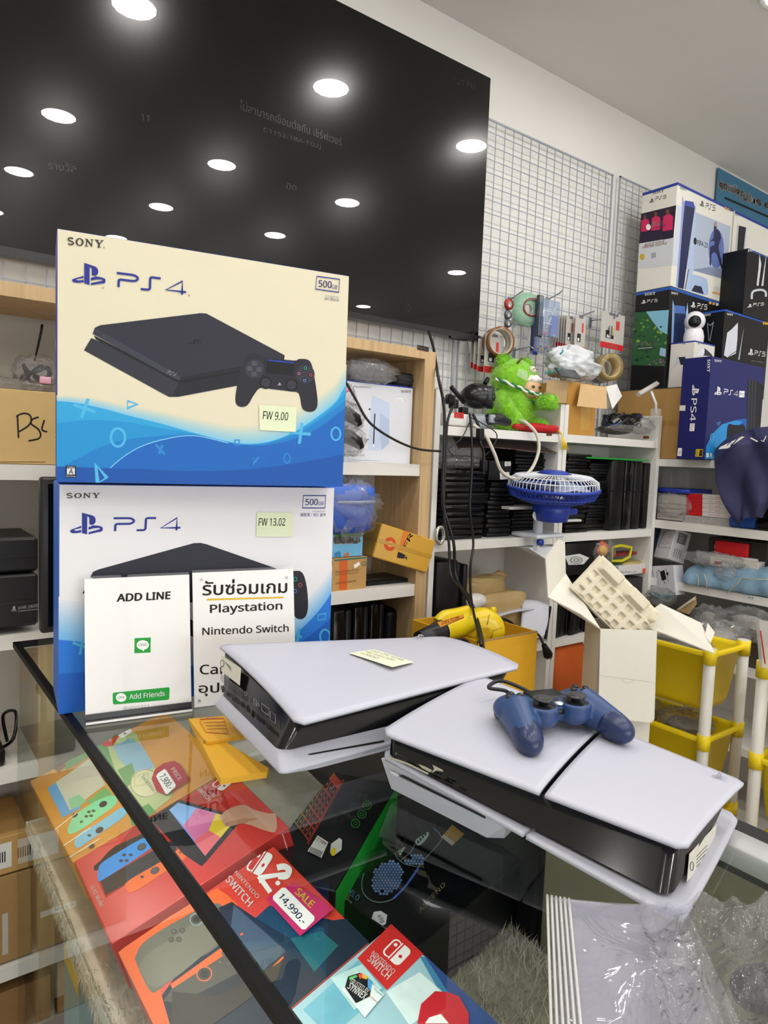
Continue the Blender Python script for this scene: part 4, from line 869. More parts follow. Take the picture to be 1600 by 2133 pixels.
for h, q in (('e0504a', [(840, 1390), (860, 1382), (880, 1398), (850, 1412)]), ('f0b03a', [(862, 1384), (890, 1400), (885, 1415), (862, 1408)]), ('4aa0e0', [(890, 1410), (912, 1428), (905, 1470), (890, 1455)]), ('5ac06a', [(795, 1405), (830, 1392), (840, 1400), (800, 1420)])): pr.poly(q, ink(h))
pr.text('TRUSTED BY', (795, 1430), (885, 1490), (812, 1408), WH, .02); pr.text('SYNNEX', (785, 1458), (870, 1518), (806, 1430), WH, .05); pr.text('Trusted', (918, 1465), (960, 1500), (925, 1455), ink('3aa06a')); pr.text('5 Stars', (895, 1500), (935, 1535), (902, 1492), ink('d05040')); pr.obj('sticker_print', st)
pr = Print(fr, src=(400, 1460, 2.424), z=.003); pr.poly([(1140, 1640), (1160, 1540), (1230, 1475), (1290, 1480), (1350, 1500), (1400, 1590), (1400, 1660)], M('c8202c', .35, var=.02)); pt = pr.obj('price_tag', t, 'red price tag'); pr = Print(fr, src=(400, 1460, 2.424), z=.0034); pr.poly([(1180, 1640), (1200, 1610), (1260, 1592), (1300, 1640)], WH); pr.obj('price_panel', pt)
# ---- black keyboard box with a green side
O = PZ(699, 1856, .755); E_ = PZ(826, 1638, .755); U = (E_-O).normalized(); fr = frame_of(O, U, V((-U.y, U.x, 0)))
kb = carton('keyboard_box', 'black gaming keyboard box with a bright green side in the counter', 'box', fr, .36, .135, .15, M('101112', .35, var=.05))
pr = Print(fr, src=(560, 1560, 3.2)); kc = ['2e8f4a', '7fae2c', 'c8b028', 'c9603a', 'd0453a']
def kp(i, j): return (265-20.4*i+39*j, 610-26.7*i-69*j)
pr.poly([kp(-.4, -.3), kp(15, -.3), kp(15, 5.9), kp(-.4, 5.9)], ink('1a1c1e')); pr.poly([kp(-.4, -.3), kp(-.4, 5.9), kp(.05, 5.9), kp(.05, -.3)], ink('8c3026'))
for i in range(14):
    pr.poly([kp(i+.0, -.05), kp(i+1, -.05), kp(i+1, 5.6), kp(i, 5.6)], ink(('b03828', 'b8442a', 'b05a2c', 'a8802c', 'a09a2c', '7a9a30', '4a8f38', '3a8a40', '2f8048', '2a7858', '2a6c68', '2a5c70', '2a5070', '2a4870')[i]))
    pr.polys([[kp(i+.12, j+.08), kp(i+.9, j+.08), kp(i+.9, j+.92), kp(i+.12, j+.92)] for j in range(5)], ink('24262a')); pr.polys([[kp(i+.35, j+.35), kp(i+.6, j+.35), kp(i+.6, j+.6), kp(i+.35, j+.6)] for j in range(5)], ink(('d0604a', 'c8604a', 'c07a48', 'c0a048', 'b8b048', '90b048', '60a850', '50a058', '48985e', '449070', '408480', '407488', '406888', '406088')[i]))
pr.px = True; GLT = ink('9a9c9c'); GRN2 = ink('2f9a3c')
for tx, a, b, c_, m in (('BLACKWIDOW', (760, 190), (590, 40), (790, 160), GLT), ('RAZER', (770, 238), (680, 190), (780, 215), GRN2), ('ERGONOMIC', (658, 325), (585, 318), (660, 305), GLT), ('WRIST REST', (655, 345), (585, 338), (658, 327), GLT), ('DOUBLESHOT', (620, 390), (545, 380), (622, 372), GLT), ('ABS KEYCAPS', (618, 410), (545, 400), (620, 392), GLT), ('SWITCHES', (585, 470), (520, 450), (588, 452), GLT), ('RAZER MECHANICAL', (580, 495), (465, 425), (584, 478), GLT)): pr.text(tx, a, b, c_, m, .01)
for c in ((655, 380), (620, 440), (578, 502)): pr.ring(c, 28, 4, GRN2, 16, 28); pr.ring(c, 12, 3, GRN2, 10)
pr.obj('front_print', kb)
fs = frame_of(fr @ V((0, 0, -.15)), V(fr.col[0][:3]), V((0, 0, 1))); pr = Print(fs, px=False); pr.rect((.001, .001), (.359, .149), ink('22b53a')); pr.text('BLACKWIDOW', (.12, .095), (.28, .095), (.12, .125), ink('14862a')); pr.obj('side_print', kb)
pr = Print(fr, src=(560, 1560, 3.2), z=.002); pr.poly([(258, 690), (325, 583), (397, 630), (350, 735)], M('e2dfda', .6)); pg = pr.obj('price_sticker', kb, 'white barcode sticker'); pr = Print(fr, src=(560, 1560, 3.2), z=.0023)
for i in range(9): pr.poly([(282+i*9, 660+i*4), (286+i*9, 662+i*4), (270+i*9, 700+i*4), (266+i*9, 698+i*4)], BK)
pr.stroke([(322, 595), (388, 640)], 3, RED); pr.text('1,199', (318, 625), (375, 655), (325, 607), BK); pr.obj('barcode', pg)
pr = Print(fr, src=(560, 1560, 3.2), z=.002); pr.poly([(415, 640), (470, 600), (488, 615), (485, 680), (430, 722), (408, 700)], M('d8d8d4', .5)); q = pr.obj('security_tag', kb, 'white and yellow security tag'); pr = Print(fr, src=(560, 1560, 3.2), z=.0024); pr.poly([(410, 690), (430, 665), (448, 672), (440, 718), (418, 722)], ink('e8c81c')); pr.obj('tag_body', q)
# ---- black mouse box
O = PZ(692, 1862, .71); fr = frame_of(O, PZ(868, 1975, .71)-O, V((.97, .2, .02)))
ms = carton('mouse_box', 'black gaming mouse box with a hexagon pattern outline in the counter', 'box', fr, (PZ(868, 1975, .71)-O).length, .30, .10, M('0e0f12', .3, var=.05))
pr = Print(fr, src=(560, 1560, 3.2)); LN = ink('8fb0a8'); HX = ink('7f9fd8'); HX2 = ink('b8d4c8')
for k in range(1, 9): pr.ring((770, 880), 160+k*22, 2, ink('1e2228'), 30, 150+k*20)
pr.stroke(bez([(1060, 500), (1000, 490), (960, 510), (910, 560), (860, 610), (820, 650), (760, 720), (690, 770), (640, 820), (620, 890), (630, 960), (680, 1010), (750, 1024), (830, 1000), (900, 930), (960, 850), (1020, 760), (1090, 680), (1150, 610), (1140, 570), (1110, 540), (1060, 500)], 3), 5, LN)
pr.stroke(bez([(830, 1000), (900, 930), (960, 850), (1000, 790)], 5), 14, ink('5f7ae0')); pr.stroke([(1066, 512), (820, 640)][0:2][::1] if False else [(1070, 510), (985, 620), (945, 690), (880, 745)], 4, LN); pr.stroke(bez([(825, 645), (850, 720), (900, 765), (960, 782), (1005, 787)], 4), 4, LN)
def hexes(x0, y0, x1, y1, test, m, s=21):
    L = []; r = 0; y = y0
    while y < y1:
        x = x0+(s*.5 if r % 2 else 0)
        while x < x1:
            if test(x, y): L.append([(x+s*.46*math.cos(math.pi/3*i+.52), y+s*.46*math.sin(math.pi/3*i+.52)) for i in range(6)])
            x += s
        y += s*.86; r += 1
    if L: pr.polys(L, m)
hexes(640, 715, 930, 1012, lambda x, y: ((x-790)+(y-860)*.75)**2/150**2+((y-860)-(x-790)*.75)**2/(190**2) < .62 and not (abs(x-680) < 12 and abs(y-885) < 12) and not (abs(x-760) < 12 and abs(y-952) < 12), HX)
hexes(845, 610, 910, 715, lambda x, y: x < 905-(y-610)*.1 and x > 848+abs(y-660)*.5, HX2); hexes(910, 712, 1030, 775, lambda x, y: y > 735 or x > 950, HX)
pr.poly(bez([(975, 620), (1000, 580), (1040, 550), (1066, 560), (1060, 590), (1020, 635), (990, 645), (975, 620)], 3), HX2)
for i in range(4): pr.circ((996+i*16, 622-i*17), 7, BK, 10, 11)
pr.stroke(bez([(960, 440), (965, 400), (1000, 378), (1035, 400), (1020, 425), (1045, 440), (1010, 450), (960, 440)], 3), 4, ink('8a9090')); pr.stroke(bez([(975, 425), (990, 400), (1010, 410), (1000, 435)], 3), 4, ink('8a9090'))
pr.text('MODEL O', (478, 920), (588, 1018), (500, 888), ink('8890d8')); pr.text('WIRELESS', (462, 935), (535, 1000), (472, 920), ink('e0b030'), .03); pr.text('GLORIOUS GAMING MOUSE', (455, 948), (550, 1035), (460, 938), WH); pr.text('ASCEND', (1008, 1100), (1180, 910), (992, 1075), ink('8f8a70'))
pr.poly([(683, 1140), (700, 1090), (745, 1082), (790, 1110), (780, 1170), (730, 1195), (690, 1180)], ink('c8cace')); pr.text('69g', (715, 1120), (745, 1165), (745, 1108), BK, .02)
pr.obj('front_print', ms)
pr = Print(fr, src=(560, 1560, 3.2), z=.0022); pr.poly([(1150, 597), (1222, 512), (1303, 575), (1222, 655)], ink('c89a44')); q = pr.obj('seal_sticker', ms, 'gold and cream sticker'); pr = Print(fr, src=(560, 1560, 3.2), z=.0025); pr.poly([(1150, 597), (1165, 578), (1240, 632), (1222, 655)], ink('e2dcc4')); pr.obj('sticker_band', q)
# ---- boxes under the fur shelf, seen through the side glass
tb = MB(M('3f8fa0', .5, var=.1, scale=20)); 
t = carton('gadget_box', 'teal and yellow box standing under the fur shelf of the counter', 'box', upright((.30, 1.30, .105), 0), .19, .30, .12, M('3f93a4', .45, var=.12, scale=18)); pr = Print(side_frame(upright((.30, 1.30, .105), 0), .12), px=False); pr.rect((0, .26), (.12, .30), ink('d0b020')); pr.obj('band', t); MB(ink('d8bc28')).box((.001, .301, -.1), (.189, .304, -.02)).obj('lid_band', t)
fr = frame_of(V((.265, 1.115, .105)), V((0, -1, 0)), V((.05, 0, 1))); t = carton('controller_box', 'white and red controller box standing under the fur shelf of the counter', 'box', fr, .17, .36, .06, M('d8d4d0', .45, var=.03))
pr = Print(fr, px=False); pr.rect((.002, .002), (.018, .358), ink('b02030')); pr.rect((.02, .30), (.09, .35), ink('2a3aa0')); pr.text('DOBE', (.024, .315), (.085, .315), (.024, .335), WH, .03); pr.poly([(.02, .30), (.05, .30), (.04, .25), (.02, .24)], ink('40a0c8')); pr.poly([(.05, .30), (.07, .30), (.055, .265), (.045, .27)], ink('e0b030')); pr.text('Controller Grip', (.03, .20), (.15, .20), (.03, .222), BK); pr.text('Steering Wheel', (.03, .17), (.15, .17), (.03, .192), BK); pr.obj('front_print', t)

# ================================================================== on the counter: yellow mailer, clear bags
YEL = M('dba320', .6, var=.06, scale=25, bump=.1); KRF = M('9a7a45', .8, var=.15, scale=90)
fr = Matrix.Translation((0, 0, GZ+.001)); t = T('padded_mailer', 'folded yellow cardboard mailer flattened under the large console', 'mailer', fr)
def slab_px(m, pts, z0, z1, mm=None):
    q = [PZ(x, y, GZ+.001+z1) for x, y in pts]; return MB(m).prism([(p.x, p.y) for p in q], z0, z1)
lo = slab_px(YEL, [(396, 1500), (428, 1548), (470, 1545), (560, 1600), (556, 1608), (460, 1622), (452, 1610)], 0, .008); lo.obj('lower_flap', t)
up = slab_px(YEL, [(393, 1497), (480, 1490), (560, 1520), (500, 1535), (432, 1545), (425, 1540)], .0085, .013); up.obj('upper_flap', t)
for z, pts in ((.0055, [(456, 1618), (560, 1604)]), (.0115, [(424, 1543), (500, 1534)])):
    a, b = [PZ(x, y, GZ+.001+z) for x, y in pts]; n = 46; L = []
    for i in range(n+1): p = a.lerp(b, i/n); L.append((p.x, p.y-.0006, z-.001+(.0022 if i % 2 else -.0022)))
    MB(KRF).tube(L, .0009, 5).obj('corrugated_edge', t)
pr = Print(Matrix.Translation((0, 0, GZ+.0145)), src=(400, 1460, 2.424), z=.0); R2 = ink('b8402a')
pr.stroke([(42, 92), (160, 88), (182, 165), (72, 158), (40, 110)], 3, R2, True)
for i in range(3): pr.stroke([(60+i*8, 110+i*16), (165+i*5, 106+i*16)], 2, R2)
pr.text('VIA/FROM', (72, 92), (135, 90), (72, 84), R2); pr.mb.v = [V((p.x, p.y, p.z)) for p in pr.mb.v]; pr.obj('postal_print', t)

def ridge(p, oct=3):
    s = 0; a = 1; f = 1; t = 0
    for _ in range(oct): s += a*(1-abs(noise.noise(p*f))*2); t += a; a *= .5; f *= 2.1
    return s/t
CLR = glass_mat('clear_film', 'f8f8fc', 1.45, rough=.06, haze=.16, hazecol='dcdce4', bump=.4, bscale=14)
def crumple(name, label, cat, corners, nx, ny, amp, mat, seed, thick_z=.0, group=None, freq=14, over=None):
    """crumpled film sheet between four floor points, with folds"""
    r = random.Random(seed); ph = [(r.uniform(-1, 1)*freq, r.uniform(-1, 1)*freq, r.uniform(0, 6.28), r.uniform(.4, 1)) for _ in range(9)]
    def fn(u, v):
        p = bil(corners, u, v); e = min(1, 5*min(u, 1-u, v, 1-v))
        h = sum(a*abs(math.sin(u*kx+v*ky+q)) for kx, ky, q, a in ph)/5
        return p+V((0, 0, thick_z*e+amp*h*(.3+.7*e)))
    mb = MB(mat); mb.grid(fn, nx, ny); o = mb.obj(name); tag(o, label, cat, group); return o
bag = T('plastic_bag', 'bundle of clear plastic bags with sealed edges on the near corner of the counter', 'plastic bag', V((.45, .22, GZ)))
zb = GZ+.012
for k in range(6):
    c4 = [PZ(1140+k*9, 1868+k*1.5, zb+.002*k+.004), PZ(1330+k*20, 1890, zb+.012), PZ(1420+k*30, 2190, zb+.02), PZ(1150+k*13, 2200, zb+.003*k)]
    ph = k*1.3
    mb = MB(CLR); mb.grid(lambda u, v: bil(c4, u, v)+V((0, 0, .005*math.sin(u*6+ph)*math.sin(v*3+ph)*u)), 14, 14); mb.obj('bag_layer', bag, world=True)
    sd = [bil(c4, .0, v)+V((0, 0, .0015)) for v in [i/12 for i in range(13)]]; MB(M('c8c7c4', .35, var=.08, scale=200)).tube(sd, .0013, 6).obj('sealed_edge', bag, world=True)
c4 = [PZ(1330, 1890, zb+.01), PZ(1640, 1900, zb+.02), PZ(1660, 2200, zb+.05), PZ(1380, 2200, zb+.03)]
r = random.Random(5); ph = [(r.uniform(-16, 16), r.uniform(-16, 16), r.uniform(0, 6.28), r.uniform(.4, 1)) for _ in range(9)]
mb = MB(glass_mat('crumpled_film', 'f2f2f4', 1.5, rough=.05, haze=.10, hazecol='d8d8dc', bump=.8, bscale=26))
mb.grid(lambda u, v: bil(c4, u, v)+V((0, 0, .030*ridge(V((u*2.2, v*2.2, 3)), 3)-.008)), 60, 60); mb.obj('crumpled_bag', bag, world=True)
hb = MB(M('1a1b1d', .35, var=.1)); pc = PZ(1590, 2045, zb+.01); hb.ell((pc.x, pc.y, zb+.004), (.03, .022, .012), 14, 8); hb.ell((pc.x+.012, pc.y-.02, zb+.004), (.02, .02, .010), 12, 8); o = hb.obj('earbud_case'); tag(o, 'dark rounded gadget lying inside the clear bag on the counter', 'gadget')
# ================================================================== in and around the wooden bookcase
CARD = M('c6a468', .8, var=.06, scale=50); CARD2 = M('b78f55', .8, var=.08, scale=50); TAPE = M('c99a34', .25, var=.08, scale=20, coat=.3)
FILM = glass_mat('wrap_film', 'fafafa', 1.5, rough=.1, haze=.10, hazecol='e8e8ea', bump=.9, bscale=40)
BKP = M('0f0f11', .4, var=.05, spec=.3); BKG = M('08080a', .2, var=0, spec=.35)
def pxbox(name, label, cat, TL, TR, BL, Y, d, m, group=None, deg=0, bevel=.0015):
    """carton whose front is seen between pixels, standing at depth Y"""
    O = PY(*BL, Y); fr = upright(O, deg); w = f_px(fr, *TR).x; h = f_px(fr, *TL).y
    return carton(name, label, cat, fr, w, h, d, m, group, bevel), fr, w, h
def film_over(parent, name, c, r, n=18, k=12, amp=.18, seed=1, mat=None, M_=None, fq=2.3):
    rr = random.Random(seed); ph = [(rr.uniform(2, 9), rr.uniform(2, 9), rr.uniform(2, 9), rr.uniform(0, 6)) for _ in range(5)]
    def fn(p): return p*(1+amp*2.0*(ridge(p*fq+V((seed*3.1, 0, 0)), 3)-.55))
    return MB(mat or FILM).ell(c, r, n+10, k+8, M_, fn).obj(name, parent, world=True)
def lump(c, r, m, n=16, k=10, amp=.12, seed=1, M_=None, power=1):
    rr = random.Random(seed); ph = [(rr.uniform(2, 7), rr.uniform(2, 7), rr.uniform(2, 7), rr.uniform(0, 6)) for _ in range(5)]
    def fn(p):
        q = V([math.copysign(abs(a)**power, a) for a in p]); s = 1+amp*sum(math.sin(p.x*a+p.y*b+p.z*c_+d) for a, b, c_, d in ph)/3
        return q*s
    return MB(m).ell(c, r, n, k, M_, fn)
# ---- left bay
O = V((-.05, 1.72, 1.353)); fr = upright(O); wA = f_px(fr, 140, 820).x; hA = f_px(fr, 40, 812).y
t = carton('cardboard_carton', 'tan cardboard carton with black handwriting in the left bookcase bay', 'carton', fr, wA, hA, .2, M('c4a56c', .8, var=.05, scale=40))
pr = Print(fr, src=(0, 560, 2.54)); HB = ink('1c1814')
for st in ([(92, 775), (98, 895)], [(85, 782), (110, 768), (135, 765), (158, 775), (165, 800), (150, 830), (100, 862)], [(205, 785), (185, 790), (168, 800), (165, 820), (185, 835), (205, 852), (215, 880), (200, 900), (150, 910)], [(235, 800), (222, 850), (250, 862)]): pr.stroke(bez(st, 4), 9, HB)
pr.stroke([(0, 1022), (240, 1022)], 4, ink('6b5330')); pr.obj('handwriting', t)
bg = T('cable_bag', 'clear bag of cables with a thin black antenna on the handwritten tan carton', 'bag', PY(70, 800, 1.80)); c0 = PY(75, 778, 1.80)
film_over(bg, 'film', c0, (.05, .04, .045), seed=3); MB(BKP).tube(bez([c0+V((.03*math.cos(i*1.1), .02*math.sin(i*1.7), -.02+.012*(i % 4))) for i in range(14)], 4), .004, 6).obj('cable', bg, world=True)
MB(BKG).tube([PY(72, 752, 1.79), PY(86, 690, 1.79), PY(88, 676, 1.79)], [.002, .003, .003], 6).obj('antenna', bg, world=True)
MB(M('d8a0b4', .4)).bev(tuple(PY(92, 792, 1.76)-V((.01, .005, .008))), tuple(PY(92, 792, 1.76)+V((.014, .005, .008))), .002).obj('pink_label', bg, world=True)
film_over(T('film_bag', 'flat clear plastic bag on the far left of the handwritten tan carton', 'bag', PY(15, 800, 1.8)), 'film', PY(12, 803, 1.80), (.12, .05, .018), seed=6)
# retro consoles
for nm, lb, y0, y1, txt in (('retro_console', 'black retro console lying under another on the left bookcase shelf', 1196, 1306, 1), ('retro_console', 'plain black console on top of the retro console at far left', 1120, 1192, 0)):
    O = V((.0, 1.705, PY(40, y1, 1.705).z)); fr = upright(O); t = carton(nm, lb, 'game console', fr, f_px(fr, 80, (y0+y1)/2).x, f_px(fr, 40, y0).y, .2, M('101013', .45, var=.05), bevel=.006)
    MB(M('1d1d20', .4, var=.05)).box((.002, f_px(fr, 40, y0).y*.45, .0005), (f_px(fr, 80, 1200).x-.002, f_px(fr, 40, y0).y*.5, .002)).obj('front_ridge', t)
    if txt:
        pr = Print(fr, src=(0, 560, 2.54)); WG = ink('b9b9bc'); pr.text('ATARI', (95, 1803), (140, 1796), (95, 1788), WG); pr.text('2600', (148, 1796), (202, 1788), (148, 1780), WG); pr.stroke([(95, 1812), (202, 1800)], 2.4, WG)
        for dx in (-12, 0, 12): pr.stroke(bez([(74+dx*.3, 1785), (74+dx*.4, 1800), (74+dx, 1812)], 3), 3.4, WG)
        pr.obj('lettering', t)
# monitor behind the cartons
mo = T('monitor', 'slim black monitor standing behind the carton stack on the counter', 'monitor', V((.33, 1.45, GZ+.002)))
MB(M('17171a', .35, var=.03)).bev((.262, 1.44, 1.033), (.66, 1.465, 1.337), .006).obj('housing', mo, world=True); MB(BKG).box((.275, 1.4385, 1.046), (.648, 1.4405, 1.324)).obj('screen', mo, world=True)
MB(M('17171a', .35)).box((.44, 1.466, GZ+.008), (.48, 1.478, 1.15)).obj('neck', mo, world=True); MB(M('17171a', .35)).bev((.38, 1.40, GZ+.002), (.54, 1.54, GZ+.01), .003).obj('base', mo, world=True)
# lower left bays, seen through the glass
for lb, x0, x1, z0, z1, m in (('brown carton with a barcode label low in the left bookcase', .0, .285, .41, .50, CARD2), ('large brown taped carton below the labelled carton in the left bookcase', -.02, .29, .195, .405, M('9c7a4a', .8, var=.08, scale=40))):
    fr = upright((x0, 1.715, z0)); t = carton('cardboard_carton', lb, 'carton', fr, x1-x0, z1-z0, .2, m); pr = Print(fr, px=False)
    if z0 > .4: pr.rect((.14, .015), (.25, .075), ink('d8d6d0')); [pr.rect((.2+i*.005, .03), (.2025+i*.005, .055), BK) for i in range(8)]
    else: pr.rect((.12, .08), (.2, .095), ink('d8d6d0')); pr.rect((.25, .02), (.262, .12), M('b9b4a8', .2, var=.05)); pr.text('4000K', (.125, .083), (.17, .083), (.125, .092), BK)
    pr.obj('label', t)
for lb, x0, x1, z1, m in (('small brown carton on the lowest bookcase shelf at left', .02, .14, .135, CARD2), ('small brown carton beside another on the lowest bookcase shelf', .155, .28, .11, M('8f6c40', .8, var=.1, scale=40))):
    t = carton('cardboard_carton', lb, 'carton', upright((x0, 1.73, .002)), x1-x0, z1, .15, m)
jo = T('joystick', 'black arcade joystick with cable on the lower left bookcase shelf', 'joystick', V((.16, 1.78, .665)))
MB(BKP).bev((-.06, -.06, 0), (.08, .07, .04), .008).obj('base', jo); MB(BKG).lathe([(.008, .04), (.007, .13), (.016, .14), (.018, .155), (.012, .168), (0, .17)], 14).obj('stick', jo); MB(BKG).tube(bez([(.08, .0, .02), (.1, -.03, .05), (.11, .0, .1), (.09, .05, .08), (.1, .06, .01)], 6), .004, 6).obj('cable', jo)
# ---- right bay, upper shelf
t, fr, w_, h_ = pxbox('disc_drive_box', 'white disc drive box with a pale blue picture on the bookcase shelf', 'box', (716, 790), (861, 803), (716, 969), 1.745, .09, M('d9dbe2', .45, var=.02))
pr = Print(fr, src=(690, 680, 3.283)); pr.px = False; pr.rect((0, h_-.004), (w_, h_), ink('2a3a9c')); pr.px = True
pr.poly([(280, 470), (398, 525), (398, 590), (396, 800), (345, 845), (252, 845)], ink('c3cfe6')); pr.poly([(335, 590), (398, 640), (396, 800), (345, 845), (330, 700)], ink('b2c0dc')); pr.stroke([(298, 596), (289, 803)], 8, BK); pr.rect((257, 560), (268, 572), BK); pr.rect((247, 768), (253, 779), BK); pr.rect((283, 808), (294, 822), ink('f2f4fa'))
pr.shape(SONYW, (474, 452), (546, 456), (476, 434), ink('35353c')); pr.text('PlayStation', (150, 420), (270, 426), (152, 404), ink('35353c')); pr.text('Disc Drive', (112, 862), (185, 864), (112, 846), ink('55555c')); pr.text('光碟機 / 디스크 드라이브', (112, 886), (230, 888), (112, 874), ink('77777c')); pr.text('For PS5 Digital Edition consoles', (112, 918), (335, 922), (112, 909), ink('88888c')); pr.text('CFI-ZDD1 optical drive accessory', (112, 934), (415, 940), (112, 926), ink('88888c')); pr.rect((447, 492), (488, 516), ink('f4f4f2')); pr.text('CFI', (452, 512), (480, 513), (452, 498), BK)
pr.obj('front_print', t)
zt = (fr @ V((0, h_, 0))).z
c1, c2 = PY(775, 772, 1.78), PY(840, 785, 1.80)
o = MB(M('1b1b1e', .6, var=.1)).bev((c2.x-.06, 1.755, zt+.001), (c2.x+.072, 1.86, zt+.046), .016, seg=3).obj('zip_case'); tag(o, 'black zipped case lying on the disc drive box', 'case')
MB(M('2c2c30', .5)).tube([(c2.x-.058, 1.753, zt+.022), (c2.x+.06, 1.753, zt+.022), (c2.x+.073, 1.77, zt+.022)], .0025, 6).obj('zip', o)
g = T('wrapped_pouch', 'grey quilted pouch in clear film on the disc drive box', 'pouch', V((c1.x, 1.75, zt))); MB(M('6a6a6e', .7, var=.3, scale=120)).bev((c1.x-.11, 1.735, zt+.003), (c1.x+.03, 1.75, zt+.062), .006).obj('pouch', g, world=True); film_over(g, 'film', V((c1.x-.03, 1.742, zt+.034)), (.105, .03, .036), seed=9)
for i, (x, y, lb) in enumerate(((722, 870, 'black gamepad in a clear bag leaning on the disc drive box, upper'), (726, 918, 'black gamepad in a clear bag leaning on the disc drive box, lower'))):
    c = PY(x, y, 1.70); g = T('bagged_gamepad', lb, 'controller', c-V((0, 0, .03)))
    mb = MB(BKP); mb.tube([c+V((-.05, .01, .02)), c+V((0, 0, .012)), c+V((.03, -.006, -.004)), c+V((.042, -.008, -.02))], [.02, .022, .018, .01], 10); mb.obj('gamepad', g, world=True); film_over(g, 'film', c, (.06, .022, .045), seed=20+i)
c = PY(712, 825, 1.72); g = T('sweets_bag', 'clear bag with pink stripes hanging above the bagged gamepads', 'bag', c); film_over(g, 'film', c, (.05, .02, .04), seed=31); MB(M('c87a90', .4)).tube([c+V((-.03, -.012, .0)), c+V((.02, -.016, .022))], .006, 8).obj('pink_strip', g, world=True)
# ---- middle shelf
c = PY(728, 1058, 1.74); g = T('lunch_bag', 'blue insulated lunch bag wrapped in clear film on the bookcase shelf', 'bag', c-V((0, 0, .08)))
LBL = M('2c55b4', .45, var=.08, scale=15)
lump(c+V((-.02, 0, -.01)), (.088, .055, .065), LBL, amp=.04, seed=2, power=.45).obj('body', g, world=True); lump(c+V((-.02, 0, .045)), (.092, .058, .03), M('3a66c4', .4, var=.06), amp=.04, seed=3, power=.5).obj('lid', g, world=True); MB(M('8f9cb4', .5)).tube([c+V((-.115+.2*i/10, -.065*math.sin(math.pi*i/10)**.5, .022)) for i in range(11)], .005, 6).obj('zip', g, world=True); film_over(g, 'film', c+V((-.01, -.01, 0)), (.105, .068, .088), seed=12, amp=.3)
zs = .994
t, fr, w_, h_ = pxbox('cardboard_carton', 'small tan carton with orange tape on the bookcase shelf', 'carton', (692, 1164), (765, 1160), (690, 1237), 1.715, .13, M('b98f55', .8, var=.06, scale=50))
pr = Print(fr, src=(690, 680, 3.283)); pr.stroke([(85, 1590), (80, 1800)], 55, M('d0602a', .3, var=.15, scale=60)); pr.text('Please handle with care', (30, 1690), (190, 1670), (30, 1670), ink('4a3a24')); pr.text('Multi Shopping Online', (30, 1708), (185, 1690), (30, 1694), ink('4a3a24')); pr.ring((224, 1622), 15, 4, ink('2a5a50'), 12); pr.text('2', (218, 1630), (230, 1630), (218, 1614), ink('2a5a50')); pr.text('online with channels', (30, 1765), (170, 1745), (30, 1748), ink('4a3a24')); pr.stroke([(22, 1600), (240, 1580)], 10, ink('3a6a60')); pr.poly([(153, 1632), (190, 1608), (197, 1630), (160, 1655)], WH); pr.obj('front_print', t); zc = (fr @ V((0, h_, 0))).z
O = V((PY(694, 1160, 1.72).x-.03, 1.722, zc+.0015)); fr = upright(O); t = carton('video_game_box', 'sky blue video game box on the small tan carton', 'box', fr, f_px(fr, 756, 1130).x, f_px(fr, 720, 1098).y, .1, M('6fb4dc', .4, var=.15, scale=30))
pr = Print(fr, src=(690, 680, 3.283)); pr.poly([(20, 1390), (205, 1385), (203, 1432), (20, 1440)], ink('6aa04a')); pr.poly([(20, 1440), (190, 1438), (202, 1470), (175, 1485), (20, 1490)], ink('4c4844')); pr.text('MINECRAFT', (-40, 1482), (195, 1470), (-40, 1448), ink('bdbab4'), .04); pr.text('STORY MODE', (20, 1494), (150, 1488), (20, 1486), WH); pr.poly([(80, 1560), (120, 1540), (125, 1575), (85, 1575)], ink('b07a56')); pr.poly([(20, 1550), (60, 1535), (70, 1575), (20, 1575)], ink('3f7fb0')); pr.obj('front_print', t)
# tilted taped parcel
q = [PY(x, y, Y) for x, y, Y in ((788, 1090, 1.715), (896, 1125, 1.715), (772, 1155, 1.715))]
fr = frame_of(PY(776, 1160, 1.715), PY(878, 1191, 1.715)-PY(776, 1160, 1.715), PY(793, 1089, 1.715)-PY(776, 1160, 1.715)); w_ = (PY(878, 1191, 1.715)-PY(776, 1160, 1.715)).length; h_ = (PY(793, 1089, 1.715)-PY(776, 1160, 1.715)).length
fr = frame_of(fr.translation, V(fr.col[0][:3])+V((0, -.15, 0)), V(fr.col[1][:3]))
t = carton('taped_parcel', 'tilted yellow taped parcel with a fragile print on the bookcase shelf', 'parcel', fr, w_*1.0, h_, .11, TAPE, bevel=.003); pr = Print(fr, src=(690, 680, 3.283), z=.0006)
pr.circ((402, 1488), 42, ink('cc4a24'), 20, 47); pr.ring((404, 1488), 15, 7, M('e6b63c', .3, var=0), 12, 17); pr.stroke([(515, 1392), (475, 1530)], 34, ink('d8742c')); pr.text('FR', (512, 1520), (560, 1425), (490, 1502), BK, .03); pr.text('1217', (580, 1432), (620, 1448), (584, 1416), ink('b0641e')); pr.poly([(458, 1540), (505, 1560), (500, 1580), (470, 1585), (448, 1580)], BK); pr.stroke([(480, 1585), (520, 1580)], 6, BK); pr.stroke([(508, 1565), (516, 1595)], 5, BK); pr.obj('front_print', t)
MB(M('b98a2c', .25, var=.1, scale=30, coat=.4)).box((-.001, h_*.45, -.111), (w_*1.001, h_*.56, .0009)).obj('tape_band', t)
O = PY(765, 1224, 1.74); t = carton('game_case', 'flat black game case lying on the bookcase shelf below the taped parcel', 'case', upright((O.x, 1.74, .994)), .24, .012, .13, BKP)
pr = Print(frame_of(V((O.x, 1.74, 1.0065)), V((1, 0, 0)), V((0, 1, 0))), px=False); pr.text('CONTROLLER', (.02, .02), (.2, .02), (.02, .04), ink('8a8a8c')); pr.obj('lettering', t)
